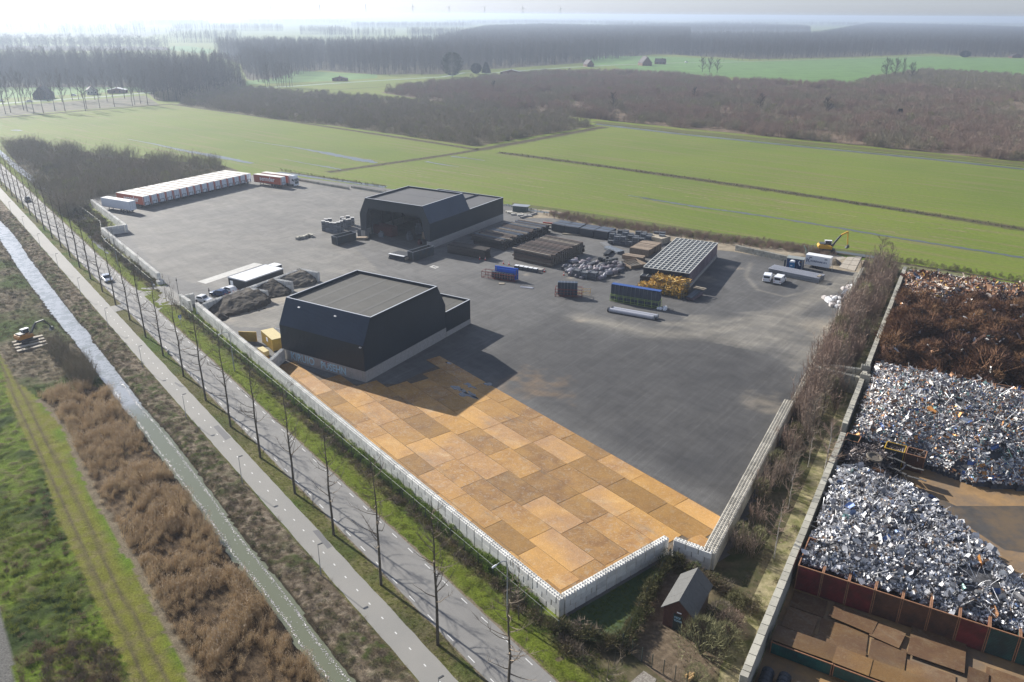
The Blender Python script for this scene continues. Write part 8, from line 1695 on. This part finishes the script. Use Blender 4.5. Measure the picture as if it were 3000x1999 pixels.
M_ycont = plain('yellow_site_container', (.46, .31, .045), .5, var=.1, scale=2, c2=(.36, .24, .05)); M_yroof = plain('dusty_yellow_roof', (.50, .41, .19), .6, var=.1)
ca, cb, cc = T(-90.1, 17.5), T(-84.3, 17.3), T(-83.9, 19.5); ang = math.atan2(*(cb-ca)[::-1]); r = empty('yellow_container', ca, ang, YZ, 'closed yellow container with dusty roof at the left side of the front hall', 'container'); Lc, Wc, Hc = 6.0, 2.45, 2.6
MB().bx(0.05, Lc-.05, .05, Wc-.05, .15, Hc-.1).build('walls', M_ycont, r)
for k in range(20): MB().bx(.15+k*.29, .3+k*.29, .0, .049, .25, Hc-.15).build('corrugation', M_ycont, r)
for x in (0, Lc-.12):
    for y in (0, Wc-.12): MB().bx(x, x+.12, y, y+.12, 0, Hc-.08).build('corner_post', M_ycont, r)
MB().bx(-.02, Lc+.02, -.02, Wc+.02, Hc-.079, Hc).build('roof', M_yroof, r); MB().bx(2.7, 3.6, -.03, -.004, 1.3, 2.1).build('sign_plate', M_whites, r); MB().bx(Lc, Lc+.04, .2, Wc/2-.03, .2, Hc-.2).build('door', M_ycont, r); MB().bx(Lc, Lc+.04, Wc/2+.03, Wc-.2, .2, Hc-.2).build('door', M_ycont, r)
Zc = zp(730, 940, 13.07)
o = MB().bx(0, 4.4, 0, .25, 0, 2.0).build('yellow_skip_wall', M_ycont); a = G(*Zc(-90, 800)); a2 = G(*Zc(300, 815)); o.location = (*(a2+(a-a2)/np.linalg.norm(a-a2)*3.6), YZ); o.rotation_euler = (0, 0, math.atan2(*(a2-a)[::-1])); o.scale = (3.6/4.4, 1, 1.05); tag(o, 'plain yellow panel wall standing behind the road side wall', 'panel')
a_, b_, c_, d_ = G(*Zc(300, 1050), 1.0), G(*Zc(525, 985), 1.0), G(*Zc(755, 1150), 1.0), G(*Zc(560, 1215), 1.0); o = MB().add([(p[0]-a_[0], p[1]-a_[1], z) for z in (0, 1.0) for p in (a_, b_, c_, d_)], [(0, 3, 2, 1), (4, 5, 6, 7), (0, 1, 5, 4), (1, 2, 6, 5), (2, 3, 7, 6), (3, 0, 4, 7)]).build('yellow_box', M_yroof); o.location = (*a_, YZ); tag(o, 'low flat-topped yellow box tucked behind the road side wall', 'box')
# ================================================================== INDIVIDUAL THINGS IN THE DISTANCE
AV = [tree_mesh('avenue_tree', 600+i, M_twig_d, H=23, tr=.25, clear=.30, limbs=18, spread=.19, twigs=460, upr=1.9, tw=.12, tl=2.0) for i in range(4)]
av = [(40, 790), (75, 778), (110, 722), (165, 762), (190, 770), (235, 778), (240, 692), (300, 782), (330, 700), (450, 768), (430, 705), (500, 692), (590, 766), (600, 755), (690, 748), (740, 700), (790, 738), (860, 680), (915, 732), (930, 724), (1020, 724), (130, 700), (60, 718), (380, 765), (655, 690), (545, 690), (20, 722), (970, 715)]
for i, (u, v) in enumerate(av): make_tree('poplar_tree', AV[i % 4], Z1([(u, v)])[0], i*1.7, random.uniform(.8, 1.05), 'tall bare poplar standing between the left meadow and the country road at the wood', group='poplars before the left wood')
for i, (u, v) in enumerate(((1832, 608), (1848, 605), (1860, 603), (1912, 600), (1925, 598), (1945, 600), (1958, 598), (1975, 600), (1998, 600), (2015, 597))): make_tree('poplar_tree', AV[i % 4], Z1([(u, v)])[0], i*1.3, random.uniform(.72, .9), 'bare poplar of the small group beside the country road, left of centre', group='poplar group by the country road')
fr_ = Z2([(130, 515), (220, 520), (330, 525), (440, 515), (540, 520), (620, 515), (720, 505), (860, 485), (960, 480), (1060, 478), (1160, 474), (1260, 466), (1360, 458), (1460, 452), (1560, 444), (1640, 440), (1720, 430), (1850, 415)])+Z3([(470, 420), (520, 420), (560, 419), (600, 418), (700, 415), (740, 414), (780, 413), (820, 412), (880, 410), (950, 408), (1010, 406), (1060, 404), (1120, 402), (1180, 400), (1240, 398), (1300, 396), (1360, 393), (1420, 390), (280, 428), (370, 425), (440, 421)])
for i, p in enumerate(fr_): make_tree('poplar_tree', AV[i % 4], p+np.array([random.uniform(-5, 5), random.uniform(0, 12)]), i*.9, random.uniform(.75, 1.0), 'bare roadside poplar at the foot of the far wood', group='poplars along the far country road')
CT = [tree_mesh('field_tree', 620+i, M_twig_d, H=16, tr=.35, clear=.15, limbs=26, spread=.34, twigs=900, upr=1.3, tw=.17, tl=1.6) for i in range(2)]
for i, (u, v, s, lab) in enumerate(((135, 497, .98, 'leftmost of the three trees standing alone in the wheat field'), (185, 500, 1.0, 'middle one of the three trees standing alone in the wheat field'), (237, 504, .9, 'rightmost of the three trees standing alone in the wheat field'), (1400, 545, 1.25, 'broad bare tree left in the group at the thicket edge'), (1460, 540, 1.2, 'second tree of the group at the thicket edge'), (1510, 545, 1.2, 'narrow upright tree in the group at the thicket edge'), (1575, 545, 1.0, 'rightmost tree of the group at the thicket edge'))):
    r = make_tree('field_tree', CT[i % 2], Z3([(u, v)])[0], i*1.1, s, lab); 
    if 'narrow' in lab: r.scale = (.55, .55, 1.25)
for i, (p, s, lab) in enumerate(((Z2([(1872, 765)])[0], 1.0, 'dark bare oak rising out of the young willow wood'), (Z2([(1050, 640)])[0], .8, 'bare tree at the left part of the young willow wood'), (Z3([(530, 770)])[0], 1.0, 'greenish dark tree in the willow wood, centre right'), (Z3([(985, 800)])[0], 1.0, 'spreading bare tree in the middle of the right willow wood'), (Z3([(80, 690)])[0], .8, 'grey bare tree near the left end of the right willow wood'))):
    make_tree('lone_tree', CT[i % 2], p, i*2.0, s*.72, lab)
def conifer(xy, H, w, label, shape='cone'):
    rs = np.random.RandomState(int(H*10)); W_ = []
    for i in range(4200):
        z = rs.rand(); r = w*((1-z)**.7 if shape == 'cone' else math.sqrt(max(0, 1-(2*z-1)**2*.95)))*rs.rand()**.35*(1+.22*math.sin(i*.7)); a = rs.uniform(0, 6.28); p = np.array([math.cos(a)*r, math.sin(a)*r, H*(.08+.92*z)]); d = np.array([math.cos(a), math.sin(a), rs.uniform(-.3, .5)]); W_.append([*p, *(d*rs.uniform(.6, 1.3)), .8])
    r_ = empty('conifer', xy, 0, 0, label, 'tree'); link('trunk', MB().tube((0, 0, 0), (0, 0, H*.9), .35, .1, n=7).mesh('trunk', M_bark), r_); link('crown', segs_mesh('crown', [], W_, M_ever), r_)
conifer(Z2([(765, 532)])[0], 24, 10.0, 'big dark evergreen tree standing by the country road', 'round'); conifer(Z2([(930, 512)])[0], 11, 5, 'smaller round dark evergreen right of the big one', 'round'); conifer(Z2([(998, 510)])[0], 12, 4.5, 'narrow dark evergreen cone right of the round one')
conifer(Z3([(1490, 820)])[0], 6, 1.6, 'small narrow dark juniper alone in the right willow wood'); conifer(Z3([(1945, 398)])[0], 10, 7, 'dark rounded evergreen at the right edge of the far wood', 'round')
M_hroofd = plain('dark_tiled_roof', (.045, .035, .035), .8, var=.2); M_hbrick = plain('farm_brick', (.16, .085, .06), .85, var=.2); M_pal = plain('pale_farm_wall', (.45, .43, .40), .8)
def house(xy, rz, w, d, h, hr, label, wall=None, roofm=None):
    r = empty('farmhouse', xy, rz, 0, label, 'house'); MB().prism([(0, 0), (w, 0), (w, h), (w/2, hr-.15), (0, h)], 0, d, 'y').build('wall', wall or M_hbrick, r)
    for s in (0, 1): P = [(-.4, h-.25), (w/2, hr), (w/2, hr+.2), (-.4, h-.05)]; P = [(w-x, z) for x, z in P] if s else P; MB().prism(P, -.3, d+.3, 'y').build('roof', roofm or M_hroofd, r)
    b = MB(); b.bx(w/2-.4, w/2+.4, d*.3, d*.3+.8, hr-.6, hr+1.1); b.build('chimney', M_hbrick, r)
    for k in range(3): MB().bx(-.03, .0, 1+k*d/3.2, 2.2+k*d/3.2, 1, 2.2).build('window', M_glass, r); MB().bx(1+k*w/3.4, 1.8+k*w/3.4, -.04, -.002, .9, 2.1).build('window', M_glass, r)
    return r
house(Z2([(1695, 462)])[0], .3, 9, 14, 3, 8, 'small dark-roofed farmhouse by the country road before the poplar wood'); house(Z2([(2075, 455)])[0], .2, 13, 17, 3.5, 11, 'large dark farmhouse with steep roof right of the small one'); house(Z2([(2230, 445)])[0], 1.2, 8, 14, 3, 7, 'dark barn with white patch right of the large farmhouse'); house(Z2([(1095, 515)])[0], -.1, 24, 8, 2.6, 5, 'long low barn with pale roof behind the willow wood', roofm=M_hroof)
house(Z1([(230, 688)])[0], .2, 11, 13, 3.5, 9, 'dark farmhouse among the poplars at the left edge', wall=M_hroofd); house(Z1([(600, 655)])[0], .5, 8, 12, 3, 6, 'farmhouse with pale gable among the left poplars', wall=M_pal); house(Z1([(740, 645)])[0], .2, 14, 7, 2.6, 4, 'low building with white roof behind the left poplars', roofm=M_white); house(Z1([(2290, 560)])[0], -.1, 14, 6, 2.6, 4, 'dark open shelter in the meadow beyond the country road'); house(Z3([(2270, 400)])[0], .1, 16, 9, 3, 6, 'grey farm building in the shade at the right edge of the far wood')
for i, p in enumerate((Z1([(5, 700)])[0], Z1([(510, 662)])[0], Z1([(205, 705)])[0], Z3([(25, 432)])[0])): c = car(M_wcar); place(c, p, .1); tag(c, ['white car at the left picture edge on the country road', 'white car by the farmhouse with pale gable', 'white car left of the dark farmhouse', 'white car on the country road left of the three field trees'][i], 'car')
# wind turbines on the horizon
M_turb = plain('turbine_white', (.62, .64, .67), .5, var=.02)
def turbine(px, top, label):
    D_ = 14600.; x = (px-1500)/FPX*D_/math.cos(PITCH)*1.0; hub = 150*(HOR-top)/38.0*1.25; r = empty('wind_turbine', (x, D_), 0, 0, label, 'wind turbine', 'wind turbines on the horizon')
    MB().tube((0, 0, 0), (0, 0, hub), 5.5, 3.0, n=10).build('tower', M_turb, r); MB().box((0, -2, hub), (7, 14, 7)).build('nacelle', M_turb, r)
    a0 = random.uniform(0, 2)
    for k in range(3): a = a0+k*2.0944; MB().tube((0, -9, hub), (math.cos(a)*58, -9, hub+math.sin(a)*58), 2.6, .8, n=5).build('blade', M_turb, r)
for i, x in enumerate((508, 640, 767, 893, 1016, 1131, 1248, 1338, 1427, 1522, 1616)): turbine(x, [2, 2, 3, 4, 4, 2, 6, 8, 8, 9, 10][i], 'faint wind turbine on the horizon, %s from the left' % ords[i])

rank_labels([o for o in bpy.data.objects if o.get('group') == 'poplars along the far country road' and o.type == 'EMPTY'], '{ord} bare poplar from the left along the foot of the far wood', 1)
rank_labels([o for o in bpy.data.objects if o.get('group') == 'poplars before the left wood'], '{ord} bare poplar from the left in the {band} row before the left wood', 2, ('nearer', 'farther'))
rank_labels([o for o in bpy.data.objects if o.get('group') == 'poplar group by the country road'], '{ord} bare poplar from the left in the small clump by the country road', 1)
# ------------------------------------------------------------------ haze: one box of even, pale air
HAZE = 0.00024
def haze():
    m = bpy.data.materials.new('haze'); m.use_nodes = True; t = m.node_tree; t.nodes.clear()
    o_ = t.nodes.new('ShaderNodeOutputMaterial'); v = t.nodes.new('ShaderNodeVolumePrincipled')
    v.inputs['Color'].default_value = (.66, .77, .93, 1); v.inputs['Density'].default_value = HAZE; v.inputs['Anisotropy'].default_value = .45
    t.links.new(v.outputs[0], o_.inputs['Volume'])
    b = MB(); b.bx(-14000, 14000, -800, 14000, -2.5, 66); b.build('haze', m)['kind'] = 'stuff'
haze()
